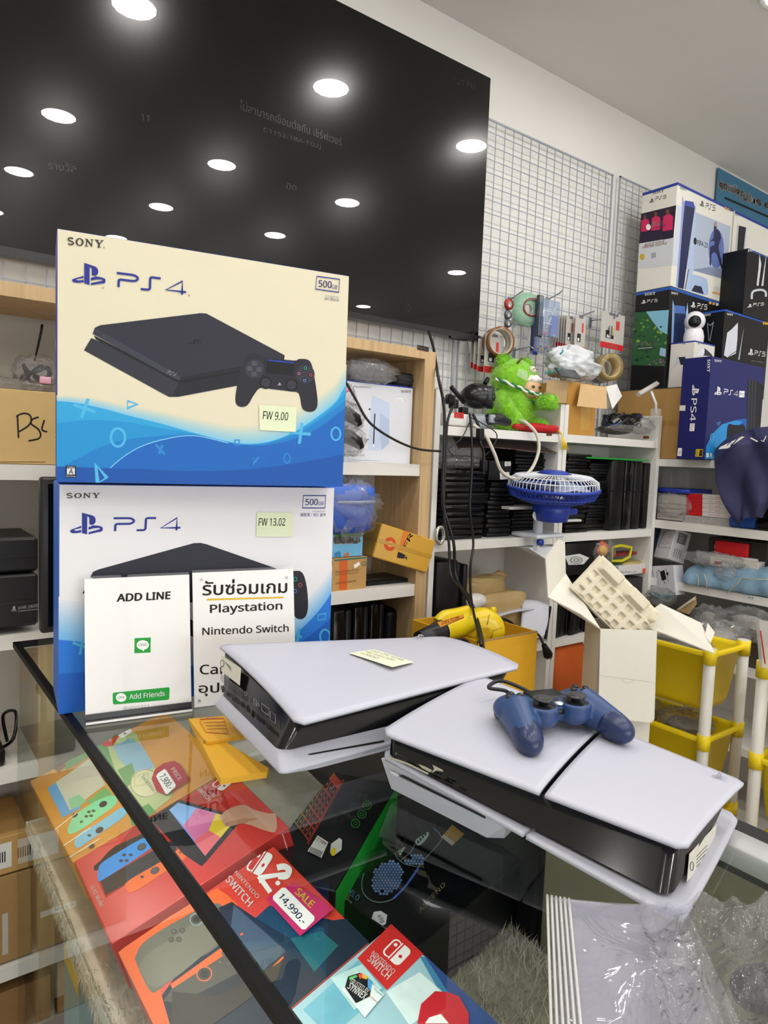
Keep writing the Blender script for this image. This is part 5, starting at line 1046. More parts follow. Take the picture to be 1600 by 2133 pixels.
# ---- lower shelf: consoles standing on edge
for i, (x0, x1, y0) in enumerate(((693, 735, 1270), (737, 770, 1262), (771, 802, 1255), (806, 852, 1268))):
    a, b = PY(x0, 1300, 1.73+.02*i), PY(x1, 1300, 1.73+.02*i); z1 = PY((x0+x1)/2, y0, 1.73+.02*i).z
    t = T('upright_console', 'black console standing on edge under the bookcase shelf, %s from the left' % ('first', 'second', 'third', 'fourth')[i], 'game console', V((a.x, a.y, .551)), 'consoles standing under the bookcase shelf')
    MB(BKG if i < 3 else BKP).bev((a.x, a.y, .551), (a.x+(b.x-a.x)*.62, a.y+.2, z1), .008 if i < 3 else .02, seg=2).obj('shell', t, world=True); MB(BKP).bev((a.x+(b.x-a.x)*.66, a.y+.004, .551), (b.x, a.y+.2, z1-.004), .008, seg=2).obj('side_shell', t, world=True); MB(M('050506', .5, var=0)).box((a.x+(b.x-a.x)*.6, a.y+.01, .553), (a.x+(b.x-a.x)*.68, a.y+.19, z1-.012)).obj('groove', t, world=True)
# ================================================================== consoles stacked in the cubbies
CBK = [M('0c0c0e', .42, var=.05, spec=.3), M('08080a', .25, var=0, spec=.35), M('111114', .5, var=.05, spec=.3), M('070708', .35, var=0, spec=.3)]
def flatcon(label, group, x0, x1, y0, y1, z0, h, k, name='flat_console'):
    t = T(name, label, 'game console', V((x0, y0, z0)), group)
    w, d = x1-x0, y1-y0; m = CBK[k % 4]
    MB(m).bev((0, 0, 0), (w, d, h*.44), min(.004, h*.1), seg=1).obj('lower_shell', t); MB(m).bev((-.004 if k % 2 else .003, -.004, h*.52), (w-.003, d, h*.985), min(.004, h*.1), seg=1).obj('upper_shell', t); MB(M('040405', .5, var=0)).box((.006, .006, h*.4), (w-.008, d-.006, h*.55)).obj('groove', t); return t
rs = random.Random(11)
def stack(x0, x1, Y, z0, ztop, n, where, d=.19):
    z = z0
    hs = [rs.uniform(.8, 1.25) for _ in range(n)]; s = (ztop-z0)/sum(hs)
    for i in range(n):
        o = rs.uniform(-.006, .006); e = rs.uniform(-.012, .012)
        flatcon('black game console %s, %s' % (where, ('at the bottom', 'second from bottom', 'third from bottom', 'fourth from bottom', 'fifth from bottom', 'sixth from bottom', 'seventh from bottom', 'eighth from bottom', 'ninth from bottom', 'tenth from bottom', 'eleventh from bottom', 'twelfth from bottom')[i]), 'black consoles stacked in the white cubbies', x0+o, x1+o+e, Y+rs.uniform(0, .015), Y+d, z, hs[i]*s-.0008, rs.randrange(4)); z += hs[i]*s
def zat(x, y, Y): return PY(x, y, Y).z
xa = lambda x, y, Y: PY(x, y, Y).x
stack(xa(925, 1100, 1.72)+.0, xa(1012, 1100, 1.72), 1.72, 1.127, zat(960, 978, 1.72), 6, 'in the left stack of the left cubby', .2)
stack(xa(1016, 1100, 1.74), xa(1066, 1100, 1.74), 1.74, 1.127, zat(1040, 958, 1.74), 8, 'in the middle stack of the left cubby', .18)
stack(xa(1070, 1100, 1.76), xa(1133, 1100, 1.76), 1.76, 1.127, zat(1100, 935, 1.76), 12, 'in the right stack of the left cubby', .17)
stack(xa(1177, 1100, 1.72), xa(1222, 1100, 1.72), 1.72, 1.131, zat(1200, 945, 1.72), 9, 'in the left stack of the right cubby', .2)
stack(xa(1224, 1100, 1.73), xa(1262, 1100, 1.73), 1.73, 1.131, zat(1245, 965, 1.73), 11, 'in the second stack of the right cubby', .2)
for i, (x, y0, lb) in enumerate(((1268, 958, 'first'), (1296, 960, 'second'), (1316, 961, 'third'), (1337, 964, 'fourth'))):   # standing cases
    a = PY(x, 1100, 1.715+.004*i); b = PY(x+(26 if i == 0 else 19), 1100, 1.715); z1 = zat(x+8, y0, 1.72)
    t = T('upright_console', 'black console standing on edge at the right of the right cubby, %s' % lb, 'game console', V((a.x, a.y, 1.131)), 'consoles standing in the right cubby'); MB(CBK[i % 3]).bev((a.x+.001, a.y, 1.131), (b.x-.001, 1.93, z1), .004, seg=1).obj('shell', t, world=True); MB(M('050506', .4, var=0)).box((a.x+.002, a.y-.001, z1-.13), (b.x-.004, a.y+.003, z1-.126)).obj('seam', t, world=True)
t = carton('plastic_sheet', 'bright green plastic sheet lying on the upright consoles', 'plastic sheet', frame_of(V((xa(1222, 948, 1.72), 1.715, zat(1290, 956, 1.72)+.002)), V((1, 0, 0)), V((0, 1, 0))), xa(1350, 955, 1.72)-xa(1222, 948, 1.72), .19, .006, M('1f9e3a', .3, var=.05), bevel=.001)
# poster and wrap on the left stacks
c4 = [PY(955, 935, 1.705), PY(1175, 935, 1.705), PY(1160, 905, 1.9), PY(940, 905, 1.9)]
mb = MB(M('3a1d18', .25, var=.4, scale=14, coat=.5)); mb.grid(lambda u, v: bil(c4, u, v)+V((0, 0, .012*math.sin(u*5)*(1-v)-.01*math.sin(math.pi*u))), 14, 8); o = mb.obj('glossy_poster', solid=.001); tag(o, 'dark brown glossy poster lying on the left cubby consoles', 'poster')
g = T('film_bag', 'crinkled clear plastic bag on the left stack of consoles', 'bag', PY(960, 960, 1.75)); film_over(g, 'film', PY(962, 962, 1.76), (.115, .05, .022), seed=41, amp=.2)
t = pxbox('console_label', 'black console end with white barcode labels in the left cubby', 'game console', (1018, 960), (1066, 958), (1018, 1000), 1.718, .015, BKP)[0]
pr = Print(upright((1.6, 1.717, 1.3)), src=(880, 860, 3.2)); pr.poly([(548, 325), (568, 324), (568, 356), (548, 356)], ink('b9b9b4')); pr.poly([(571, 324), (588, 323), (588, 354), (571, 355)], ink('b9b9b4')); pr.poly([(515, 398), (578, 394), (580, 440), (518, 444)], ink('d8d6d0')); [pr.poly([(532+i*5, 412), (534+i*5, 412), (534+i*5, 432), (532+i*5, 432)], BK) for i in range(8)]; pr.obj('label_print', t)
c = PY(915, 1115, 1.69); o = MB(M('c8c8c4', .2, .8, var=0)).tube([c+V((.02*math.cos(a*.4)*.8, -.004, .028*math.sin(a*.4))) for a in range(16)], .006, 8, closed=True).obj('cable_coil'); tag(o, 'small silver ring standing at the left of the cubby shelf', 'ring')
for x0, y0, x1, y1 in ((1062, 1055, 1112, 1062), (1172, 1082, 1212, 1088)):
    a = PY(x0, y1, 1.70); b = PY(x1, y0, 1.70); t = carton('white_bracket', 'white plastic strip sticking out of the consoles %s' % ('left of the fan neck' if x0 < 1100 else 'in the right cubby'), 'strip', upright((a.x, 1.70, a.z)), b.x-a.x, max(.008, b.z-a.z), .12, M('d8d8d4', .4))
    MB(M('c4c4c0', .4)).box((0, .003, .0003), (b.x-a.x, .0045, .001)).obj('ridge', t)

# ================================================================== blue and white clip fan
fc = PY(1152, 1016, 1.60); FR_ = .158
fan = T('clip_fan', 'blue and white clip-on fan facing up, clamped to the cubby shelf', 'fan', PY(1130, 1128, 1.66))
FX = Matrix.Translation(fc) @ Matrix.Rotation(math.radians(4), 4, 'X') @ Matrix.Rotation(math.radians(-3), 4, 'Y'); FB = M('2440a8', .35, var=.04); FW = M('dfe3ea', .4, var=0)
mb = MB(FW)
for i in range(60):
    a = 2*math.pi*i/60; p = [(FR_*math.cos(a), FR_*math.sin(a), .0), (FR_*.985*math.cos(a), FR_*.985*math.sin(a), .026), (FR_*.85*math.cos(a), FR_*.85*math.sin(a), .041), (FR_*.4*math.cos(a), FR_*.4*math.sin(a), .05)]
    mb.tube([FX @ V(q) for q in p], .0016, 4, cap=False)
for r_, z_ in ((FR_*.985, .026), (FR_*.85, .041), (FR_*.4, .05)): mb.tube([FX @ V((r_*math.cos(a), r_*math.sin(a), z_)) for a in [2*math.pi*i/40 for i in range(40)]], .0018, 4, closed=True)
mb.obj('upper_guard', fan, world=True)
MB(FB).lathe([(FR_*.985, -.004), (FR_*1.035, -.006), (FR_*1.045, .004), (FR_*1.0, .006), (FR_*.985, .002)], 48, FX, cap=False).obj('rim', fan, world=True)
mb = MB(FB)
for i in range(60):
    a = 2*math.pi*i/60; p = [(FR_*1.01*math.cos(a), FR_*1.01*math.sin(a), -.004), (FR_*.93*math.cos(a), FR_*.93*math.sin(a), -.03), (FR_*.55*math.cos(a), FR_*.55*math.sin(a), -.052), (FR_*.3*math.cos(a), FR_*.3*math.sin(a), -.055)]
    mb.tube([FX @ V(q) for q in p], .0026, 4, cap=False)
for r_, z_ in ((FR_*.93, -.03), (FR_*.75, -.042), (FR_*.55, -.052)): mb.tube([FX @ V((r_*math.cos(a), r_*math.sin(a), z_)) for a in [2*math.pi*i/40 for i in range(40)]], .0026, 4, closed=True)
mb.obj('lower_guard', fan, world=True)
MB(FB).lathe([(0, -.05), (.062, -.052), (.066, -.075), (.06, -.115), (.048, -.118), (0, -.118)], 28, FX, cap=False).obj('motor_housing', fan, world=True)
MB(FB).bev((.03, -.03, -.10), (.115, .03, -.078), .006, FX).obj('switch_box', fan, world=True)
MB(FB).lathe([(0, .046), (.05, .046), (.052, .056), (.03, .061), (0, .062)], 24, FX, cap=False).obj('hub_cap', fan, world=True)
for k in range(3):
    mb = MB(M('b9c4dc', .3, var=0)); a0 = k*2*math.pi/3; mb.grid(lambda u, v: FX @ V(((.02+.115*u)*math.cos(a0+(v-.5)*(.5+.9*u)), (.02+.115*u)*math.sin(a0+(v-.5)*(.5+.9*u)), .004+.03*(v-.5)+.0)), 6, 6); mb.obj('blade', fan, world=True, solid=.0015)
nk = PY(1120, 1118, 1.665); MB(FW).tube([fc+V((-.05, .02, -.10)), V((nk.x-.003, nk.y, nk.z+.08)), nk+V((0, 0, -.004))], [.018, .016, .019], 14).obj('neck', fan, world=True)
cl = PY(1128, 1124, 1.665); zc = 1.127
MB(FW).bev((cl.x-.075, 1.62, zc+.001), (cl.x+.075, 1.75, zc+.018), .008).obj('clamp_upper_jaw', fan, world=True); mb = MB(FW); mb.hull([(cl.x-.07, 1.66, zc-.036), (cl.x+.06, 1.66, zc-.036), (cl.x+.06, 1.74, zc-.036), (cl.x-.07, 1.74, zc-.036), (cl.x+.02, 1.64, zc-.085), (cl.x+.07, 1.64, zc-.085), (cl.x+.07, 1.68, zc-.07)]); mb.obj('clamp_lower_jaw', fan, world=True)
MB(FW).box((cl.x-.05, 1.64, zc-.04), (cl.x-.035, 1.66, zc+.004)).obj('clamp_hinge', fan, world=True); MB(FB).lathe([(0, 0), (.013, 0), (.013, .012), (0, .014)], 14, Matrix.Translation((cl.x-.042, 1.64, zc-.012)) @ Matrix.Rotation(math.radians(90), 4, 'X'), cap=False).obj('clamp_knob', fan, world=True)
wc = [PY(x, y, Y) for x, y, Y in ((985, 884, 1.69), (1010, 905, 1.67), (1030, 945, 1.66), (1045, 982, 1.66), (1075, 997, 1.66), (1105, 980, 1.66), (1122, 940, 1.66), (1118, 905, 1.67), (1095, 880, 1.69), (1075, 876, 1.74))]
o = MB(M('cfcabc', .5, var=.02)).tube(bez(wc, 6), .0062, 8).obj('white_cable'); tag(o, 'thick white cable hanging in a loop in front of the left cubby', 'cable')

# ================================================================== on top of the left cubby
ZS = 1.510
PL = M('84c428', .95, var=.25, scale=70, bump=.5, sheen=.5)
bear = T('plush_bear', 'bright green plush bear with a small doll face sitting on the cubby', 'plush toy', V((1.955, 1.80, ZS)))
bc = V((1.955, 1.825, ZS))
mb = MB(PL)
mb.ell(bc+V((0, 0, .085)), (.098, .078, .09), 20, 14); mb.ell(bc+V((-.005, -.005, .202)), (.094, .073, .072), 20, 14)
for s in (-1, 1): mb.ell(bc+V((s*.058, .0, .262)), (.026, .016, .024), 12, 8); mb.ell(bc+V((s*.062, -.05, .03)), (.034, .07, .032), 14, 10)
mb.tube([bc+V((-.07, 0, .135)), bc+V((-.085, -.05, .08)), bc+V((-.05, -.075, .04))], [.03, .032, .026], 12); pw_ = PY(1143, 838, 1.672); mb.tube([bc+V((.06, -.02, .12)), (bc+V((.07, -.06, .11))+pw_)/2, pw_], [.028, .028, .027], 12); mb.ell(pw_, (.034, .026, .03), 12, 8)
o = mb.obj('body', bear, world=True); md = o.modifiers.new('r', 'REMESH'); md.mode = 'VOXEL'; md.voxel_size = .005; md.use_smooth_shade = True
fz = MB(M('8ed02e', .95, var=.3, scale=50, name='plush_pile')); rr = random.Random(8); src_ = [(bc+V((0, 0, .085)), (.1, .08, .092)), (bc+V((-.005, -.005, .202)), (.096, .075, .074)), (pw_, (.035, .027, .031)), (bc+V((-.075, -.05, .075)), (.036, .036, .05)), (bc+V((-.058, 0, .262)), (.027, .017, .025)), (bc+V((.058, 0, .262)), (.027, .017, .025)), (bc+V((.062, -.05, .03)), (.035, .071, .033)), (bc+V((-.062, -.05, .03)), (.035, .071, .033))]
for i in range(9000):
    c, r = src_[min(7, int(rr.random()**1.5*8))]; n = V((rr.gauss(0, 1), rr.gauss(0, 1), rr.gauss(0, 1))).normalized(); p = c+V((n.x*r[0], n.y*r[1], n.z*r[2])); d = (n+V((rr.gauss(0, .5), rr.gauss(0, .5), rr.gauss(0, .5)))).normalized()*.012; w_ = n.orthogonal().normalized()*.0012
    if (p-(bc+V((.02, -.075, .175)))).length < .05: continue
    fz.add([p-w_, p+w_, p+d], [(0, 1, 2)])
o = fz.obj('pile', bear, world=True); o['kind'] = 'stuff'
MB(M('e0b48c', .6, var=.04)).ell(bc+V((.028, -.066, .165)), (.044, .024, .042), 16, 10).obj('doll_face', bear, world=True, label='small peach doll face')
MB(M('ece6e2', .7, var=.04)).ell(bc+V((.03, -.07, .196)), (.042, .022, .016), 14, 8, None, lambda p: V((p.x, p.y, p.z+.25*math.sin(p.x*9)))).obj('doll_fringe', bear, world=True)
for s in (-1, 1): MB(M('3c5a22', .3)).ell(bc+V((.028+s*.018, -.0895, .168)), (.008, .003, .006), 10, 6).obj('doll_eye', bear, world=True)
MB(M('b98a30', .3, .6)).ell(bc+V((.032, -.088, .125)), (.009, .008, .009), 12, 8).obj('bell', bear, world=True); MB(M('e9e2d4', .8)).ell(bc+V((.02, -.072, .232)), (.018, .012, .012), 12, 8).obj('muzzle', bear, world=True)
for dx in (-.008, 0, .008): MB(M('4a2c1c', .4)).ell(bc+V((.02+dx, -.084, .236-abs(dx)*.4)), (.0025, .002, .0025), 8, 6).obj('nose_dot', bear, world=True)
MB(M('5a4020', .5)).tube([bc+V((-.045, -.055, .25)), bc+V((-.032, -.062, .268))], .004, 6).obj('ear_stitch', bear, world=True)
rp = bez([bc+V(p) for p in ((-.115, -.02, .19), (-.08, -.075, .165), (-.02, -.1, .145), (.04, -.102, .14), (.08, -.085, .145))], 10)
for ph_, m in ((0, M('1f7a3a', .7)), (math.pi, M('e8e8e2', .7))): MB(m).tube([p+V((.004*math.cos(i*.8+ph_), 0, .004*math.sin(i*.8+ph_))) for i, p in enumerate(rp)], .0045, 6).obj('rope_strand', bear, world=True)
mb = MB(M('1f5a3c', .8, var=.5, scale=200)); mb.hull([bc+V(p) for p in ((.0, -.086, .118), (.055, -.086, .118), (.034, -.09, .088), (.03, -.078, .11))]); mb.obj('bandana', bear, world=True)
pr = Print(upright((bc.x, bc.y-.068, ZS)), px=False, z=0); 
MB(glass_mat('tag_film', 'ffffff', 1.45, rough=.05, haze=.25)).add([bc+V(p) for p in ((-.06, -.07, .20), (-.02, -.086, .185), (-.02, -.084, .22), (-.055, -.07, .228))], [(0, 1, 2, 3)]).obj('clear_tag', bear, world=True)
# red cushion with a yellow tassel
cu = T('red_cushion', 'flat red cushion with a yellow tassel under the plush bear', 'cushion', V((2.0, 1.72, ZS)))
lump(V((1.985, 1.73, ZS+.018)), (.125, .035, .017), M('c4121c', .6, var=.06, scale=60), amp=.03, seed=5, power=.75).obj('cushion', cu, world=True)
tp = PY(1168, 893, 1.69)
mb = MB(M('e8c81e', .6, var=.1)); mb.tube([V((2.08, 1.715, ZS+.015)), V((tp.x, 1.69, ZS+.006)), PY(1170, 905, 1.685)], .003, 6)
for i in range(9): mb.tube([PY(1170, 905, 1.685), PY(1172+i*.6, 920, 1.684), PY(1170+i*1.9, 937, 1.683)], .0016, 4)
mb.obj('tassel', cu, world=True)
# dark domed camera, gamepad, power strip, adapters
cm = T('camera_dome', 'black domed security camera with antenna on a pale base', 'camera', V((xa(995, 870, 1.77), 1.77, ZS))); cc = PY(995, 828, 1.77)
MB(M('121215', .28, var=0)).ell(cc, (.064, .056, .05), 24, 16, Matrix.Rotation(math.radians(-25), 4, 'Z'), lambda p: V((p.x, p.y, p.z if p.z > 0 else p.z*.8))).obj('dome', cm, world=True); LD = V((.62, -.76, .02)); LQ = frame_of(cc+LD*.045+V((0, 0, -.004)), LD.cross(V((0, 0, 1))), V((0, 0, 1))); LQ = LQ if V(LQ.col[2][:3]).dot(LD) > 0 else frame_of(cc+LD*.045, V((0, 0, 1)).cross(LD), V((0, 0, 1))); MB(M('222426', .35)).lathe([(.040, -.01), (.040, .008), (.035, .012), (.030, .010), (0, .010)], 24, LQ, cap=False).obj('lens_ring', cm, world=True); [MB(M('5a6062', .3)).ell(LQ @ V((.02*math.cos(a*1.05), .02*math.sin(a*1.05), .011)), (.004, .004, .004), 8, 6).obj('led', cm, world=True) for a in range(6)]
MB(M('8f959c', .35)).lathe([(.045, 0), (.05, .008), (.052, .035), (.038, .05)], 22, Matrix.Translation((cc.x-.01, 1.77, ZS+.001)), cap=True).obj('base', cm, world=True)
for a, b in (((966, 838), (940, 806)), ((1010, 800), (1017, 788))): MB(BKP).tube([PY(*a, 1.76), PY(*b, 1.76)], .008, 8).obj('antenna', cm, world=True)
gp = T('gamepad', 'black gamepad lying beside the camera dome on the cubby', 'controller', V((xa(1040, 880, 1.72), 1.72, ZS))); g0 = PY(1040, 876, 1.73)
mb = MB(M('1a1b1f', .4, var=.03)); mb.tube([g0+V((-.06, 0, .0)), g0+V((0, .0, .006)), g0+V((.05, 0, -.006))], [.02, .021, .014], 12); mb.ell(g0+V((-.05, -.005, 0)), (.03, .03, .02), 14, 8); o = mb.obj('shell', gp, world=True); md = o.modifiers.new('r', 'REMESH'); md.mode = 'VOXEL'; md.voxel_size = .003; md.use_smooth_shade = True
MB(M('9aa0a8', .4)).bev(tuple(g0+V((-.075, -.032, -.012))), tuple(g0+V((-.05, -.02, .016))), .003).obj('button_panel', gp, world=True)
st = T('power_strip', 'white power strip with a red label on the left of the cubby', 'power strip', V((xa(945, 870, 1.71), 1.71, ZS)))
a = PY(929, 878, 1.70); MB(M('e4e2dc', .4)).bev((a.x, 1.70, ZS+.001), (a.x+.105, 1.75, ZS+.042), .004).obj('body', st, world=True); pr = Print(upright((a.x, 1.6995, ZS))); pr.poly([(946, 858), (966, 860), (966, 872), (946, 870)], ink('cc2a24')); pr.text('TIS', (948, 869), (962, 870), (948, 861), WH, .02); pr.obj('label', st)
for i, (x, y) in enumerate(((945, 842), (965, 858), (938, 833))): c = PY(x, y, 1.72); MB(BKP).bev(tuple(c-V((.014, .012, .014))), tuple(c+V((.014, .012, .016))), .004).obj('plug', st, world=True)
# ---- hanging black cables
def cable(label, pts, r=.0042, m=None, name='black_cable'):
    o = MB(m or M('0d0d0f', .35, var=0)).tube(bez([PY(*p) for p in pts], 6), r, 7).obj(name); return tag(o, label, 'cable', 'cables hanging beside the bookcase')
cable('long black cable hanging from the television past the bookcase side', [(893, 690, 1.90), (903, 725, 1.80), (912, 780, 1.68), (925, 850, 1.67), (925, 940, 1.66), (922, 1020, 1.66), (925, 1060, 1.66), (945, 1130, 1.64), (950, 1200, 1.63), (980, 1260, 1.5), (998, 1320, 1.35), (1005, 1365, 1.2)], .005)
cable('black cable running down from the power strip in front of the cubby', [(945, 845, 1.69), (932, 880, 1.68), (928, 960, 1.67), (925, 1060, 1.66), (935, 1130, 1.65), (940, 1200, 1.62), (975, 1240, 1.5), (1000, 1310, 1.35), (1008, 1360, 1.2)], .0045)
cable('thin black cable hanging straight in front of the console stacks', [(978, 860, 1.69), (982, 900, 1.68), (983, 980, 1.67), (979, 1060, 1.66), (986, 1130, 1.66), (980, 1180, 1.62), (982, 1250, 1.45), (1003, 1345, 1.22)], .0042)
cable('black cable drooping across the disc drive box to the cubby', [(716, 788, 1.66), (740, 830, 1.66), (770, 880, 1.655), (820, 915, 1.65), (870, 935, 1.65), (918, 940, 1.66)], .0038)
cable('short black cable looping from the power strip', [(925, 835, 1.69), (935, 822, 1.69), (946, 830, 1.69), (948, 850, 1.69)], .004)
cable('black adapter cable dangling beside the white loop', [(985, 862, 1.69), (998, 890, 1.68), (1000, 920, 1.67), (1008, 945, 1.67), (1006, 990, 1.67)], .005)
cable('thin black cable curving from the power strip to the poster', [(978, 868, 1.70), (1010, 885, 1.68), (1035, 905, 1.67), (1025, 935, 1.67), (1010, 948, 1.67)], .002)
cable('thin black cable tangled in front of the console stack', [(978, 880, 1.69), (960, 915, 1.68), (935, 935, 1.67), (945, 950, 1.66)], .002)
for p in ((1000, 905), (1007, 970)): 
    c = PY(*p, 1.67); o = MB(BKP).bev(tuple(c-V((.011, .011, .02))), tuple(c+V((.011, .011, .02))), .004).obj('cable_plug'); tag(o, 'black cable plug hanging in front of the cubby, %s' % ('upper' if p[1] < 940 else 'lower'), 'plug')
# ================================================================== on top of the right cubby
bx = T('opened_carton', 'opened brown carton with raised flaps under the white carrier bag', 'carton', V((2.13, 1.72, 1.513)))
a = PY(1182, 900, 1.715); x1 = xa(1238, 897, 1.715); z1 = zat(1210, 798, 1.715); MB(M('c08c3c', .55, var=.05, scale=30)).box((2.134, 1.715, 1.513), (x1, 1.90, z1)).obj('body', bx, world=True); CG = M('a98d66', .8, var=.08, scale=60)
MB(CG).hull([PY(*p, Y) for p, Y in (((1140, 792), 1.70), ((1184, 793), 1.70), ((1180, 840), 1.69), ((1134, 838), 1.69), ((1140, 792), 1.704), ((1184, 793), 1.704), ((1180, 840), 1.694), ((1134, 838), 1.694))]).obj('flap', bx, world=True)
MB(M('c9a878', .8, var=.08, scale=60)).hull([PY(*p, Y) for p, Y in (((1210, 800), 1.70), ((1264, 806), 1.66), ((1264, 852), 1.64), ((1202, 846), 1.68), ((1210, 800), 1.704), ((1264, 806), 1.664), ((1264, 852), 1.644), ((1202, 846), 1.684))]).obj('flap', bx, world=True)
pr = Print(upright((2.134, 1.7148, 1.513))); pr.circ((1220, 853), 7, ink('a83a22'), 14, 6); pr.stroke([(1222, 800), (1218, 897)], 20, M('c79a44', .25, var=.03)); pr.obj('tape', bx)
wb = T('carrier_bag', 'crumpled white carrier bag with teal print on the opened carton', 'bag', V((2.2, 1.8, z1))); c = PY(1192, 760, 1.78)
o = film_over(wb, 'bag', c+V((0, 0, .0)), (.125, .08, .066), 54, 36, .26, 4, M('d2d6da', .45, var=.04, bump=.5, scale=30), None, 1.3)
for k, (x, y) in enumerate(((1170, 735), (1150, 775), (1165, 770), (1139, 776))): c_ = PY(x, y, 1.70); MB(ink('2a9aa0')).tube([c_+V((-.008, 0, -.006)), c_+V((.0, -.004, .004)), c_+V((.006, 0, .012 if k == 0 else .004))], .003, 6).obj('teal_print', wb, world=True)
t = carton('phone_case', 'flat black phone case leaning on the white carrier bag', 'case', frame_of(PY(1170, 783, 1.675), PY(1220, 790, 1.675)-PY(1170, 783, 1.675), V((0, .5, .5))), .12, .05, .006, M('2a2c30', .25, coat=.5))
pw = T('crumpled_paper', 'crumpled white paper behind the brown carton flap', 'paper', PY(1280, 830, 1.8)); mb = MB(M('dcdcda', .6)); mb.hull([PY(*p, Y) for p, Y in (((1262, 805), 1.8), ((1285, 800), 1.78), ((1296, 825), 1.76), ((1276, 852), 1.74), ((1266, 835), 1.82))]); mb.obj('sheet', pw, world=True)
hp = T('cable_heap', 'tangle of black cables in clear film on the right cubby', 'cables', V((2.5, 1.8, 1.513))); hc = PY(1296, 872, 1.78)
rr = random.Random(17)
for k in range(9):
    a0 = rr.uniform(0, 6.28); R_ = rr.uniform(.05, .11); mb = MB(M('0e0e10' if k != 3 else '24408c', .4, var=0)); tl = rr.uniform(-.6, .6)
    mb.tube(bez([hc+V((R_*math.cos(a0+i*.75)*1.1, R_*.6*math.sin(a0+i*.75), -.012+.03*math.sin(i*1.3+k)+.02*tl*math.cos(a0+i*.75))) for i in range(9)], 4), .0042, 6); mb.obj('cable', hp, world=True)
film_over(hp, 'film', hc+V((.09, -.03, -.025)), (.08, .05, .035), seed=51, amp=.25); film_over(hp, 'film', hc+V((-.02, -.06, -.045)), (.14, .03, .014), seed=52, amp=.25)
lump(hc+V((-.05, .0, -.05)), (.1, .06, .02), M('2a2628', .3, var=.4, scale=50, coat=.4), amp=.1, seed=6).obj('magazine_bag', hp, world=True)
ar = T('desk_arm_lamp', 'small clear swivel arm with a white strip head on the right cubby', 'lamp', PY(1367, 868, 1.69)); W2 = M('dcdcdc', .3)
MB(W2).tube([PY(1366, 862, 1.69), PY(1366, 840, 1.69), PY(1356, 815, 1.69)], .006, 8).obj('arm', ar, world=True); a = PY(1330, 822, 1.69); b = PY(1369, 799, 1.69); MB(M('bdbbb4', .35)).tube([a, b], [.012, .012], 4).obj('head', ar, world=True); MB(glass_mat('acr2', 'ffffff', 1.5, haze=.2)).bev(tuple(PY(1366, 866, 1.69)-V((.018, .015, .008))), tuple(PY(1366, 866, 1.69)+V((.018, .015, .03))), .003).obj('clamp', ar, world=True)
# ================================================================== lower cubby shelves
SQ = .716
a, b = PY(906, 1250, 1.72), PY(975, 1250, 1.72); z1 = zat(940, 1176, 1.72)
t = T('upright_console', 'large black console standing upright in the lower left cubby', 'game console', V((a.x, 1.72, SQ)))
MB(BKP).bev((a.x+.004, 1.72, SQ), (a.x+.10, 1.94, z1+.012), .004, seg=1).obj('shell', t, world=True); MB(BKG).bev((a.x+.102, 1.735, SQ), (a.x+.13, 1.93, z1), .003, seg=1).obj('middle_shell', t, world=True); MB(BKP).bev((a.x+.132, 1.725, SQ), (b.x, 1.94, z1-.006), .004, seg=1).obj('side_shell', t, world=True)
PAP = M('b49a68', .6, var=.12, scale=25, bump=.5)
c = PY(1030, 1248, 1.80); g = T('paper_bag', 'brown wrapped parcel with twisted top in the lower left cubby', 'parcel', V((c.x, 1.8, SQ)))
lump(V((c.x, 1.80, SQ+.105)), (.125, .07, .095), PAP, 30, 20, amp=.04, seed=14, power=.35).obj('body', g, world=True); lump(V((c.x-.06, 1.82, SQ+.21)), (.10, .05, .045), PAP, 24, 16, amp=.10, seed=15, power=.5).obj('folded_top', g, world=True); lump(V((c.x+.035, 1.82, SQ+.245)), (.032, .02, .022), PAP, 18, 12, amp=.5, seed=16).obj('twist', g, world=True)
c = PY(990, 1252, 1.735); o = lump(c, (.05, .03, .026), M('dcdad6', .6, var=.04), amp=.1, seed=18).obj('cloth_pouch'); tag(o, 'small white cloth pouch in front of the brown parcel', 'pouch')
c = PY(1091, 1236, 1.86); t = carton('drive_box', 'small black box at the back of the lower left cubby', 'box', upright((c.x-.03, 1.86, SQ)), .06, zat(1091, 1222, 1.86)-SQ, .07, BKP); [MB(M('2c2c2e', .4)).box((.058, .02+i*.02, .0005), (.062, .03+i*.02, .004)).obj('fin', t) for i in range(5)]
# loose white console plates
for nm, q, lb in (('console_plate', ((1016, 1292, 1.70), (1118, 1268, 1.70), (1075, 1256, 1.88), (1005, 1270, 1.88)), 'white console plate lying across the lower left cubby'), ('console_plate', ((1078, 1345, 1.66), (1136, 1328, 1.64), (1146, 1262, 1.70), (1088, 1250, 1.74)), 'white console leaning at the right of the lower left cubby')):
    cs = [PY(*p) for p in q]; mb = MB(M('c9cad4', .45, var=.02)); mb.grid(lambda u, v: bil(cs, *rnd(u, v, (.08, .08)))+V((0, -.006*math.sin(math.pi*v), .008*math.sin(math.pi*u))), 10, 10); o = mb.obj(nm, solid=.006); tag(o, lb, 'console plate')
o = MB(BKG).tube([PY(1146, 1264, 1.695), PY(1136, 1330, 1.635)], .006, 6).obj('trim_strip', o, world=True)
t = carton('black_case', 'black flat case under the loose console plates', 'case', upright((xa(1030, 1290, 1.74), 1.74, SQ)), .26, .05, .18, BKP, bevel=.004); MB(BKG).box((.01, .02, .0003), (.25, .026, .0015)).obj('seam', t)
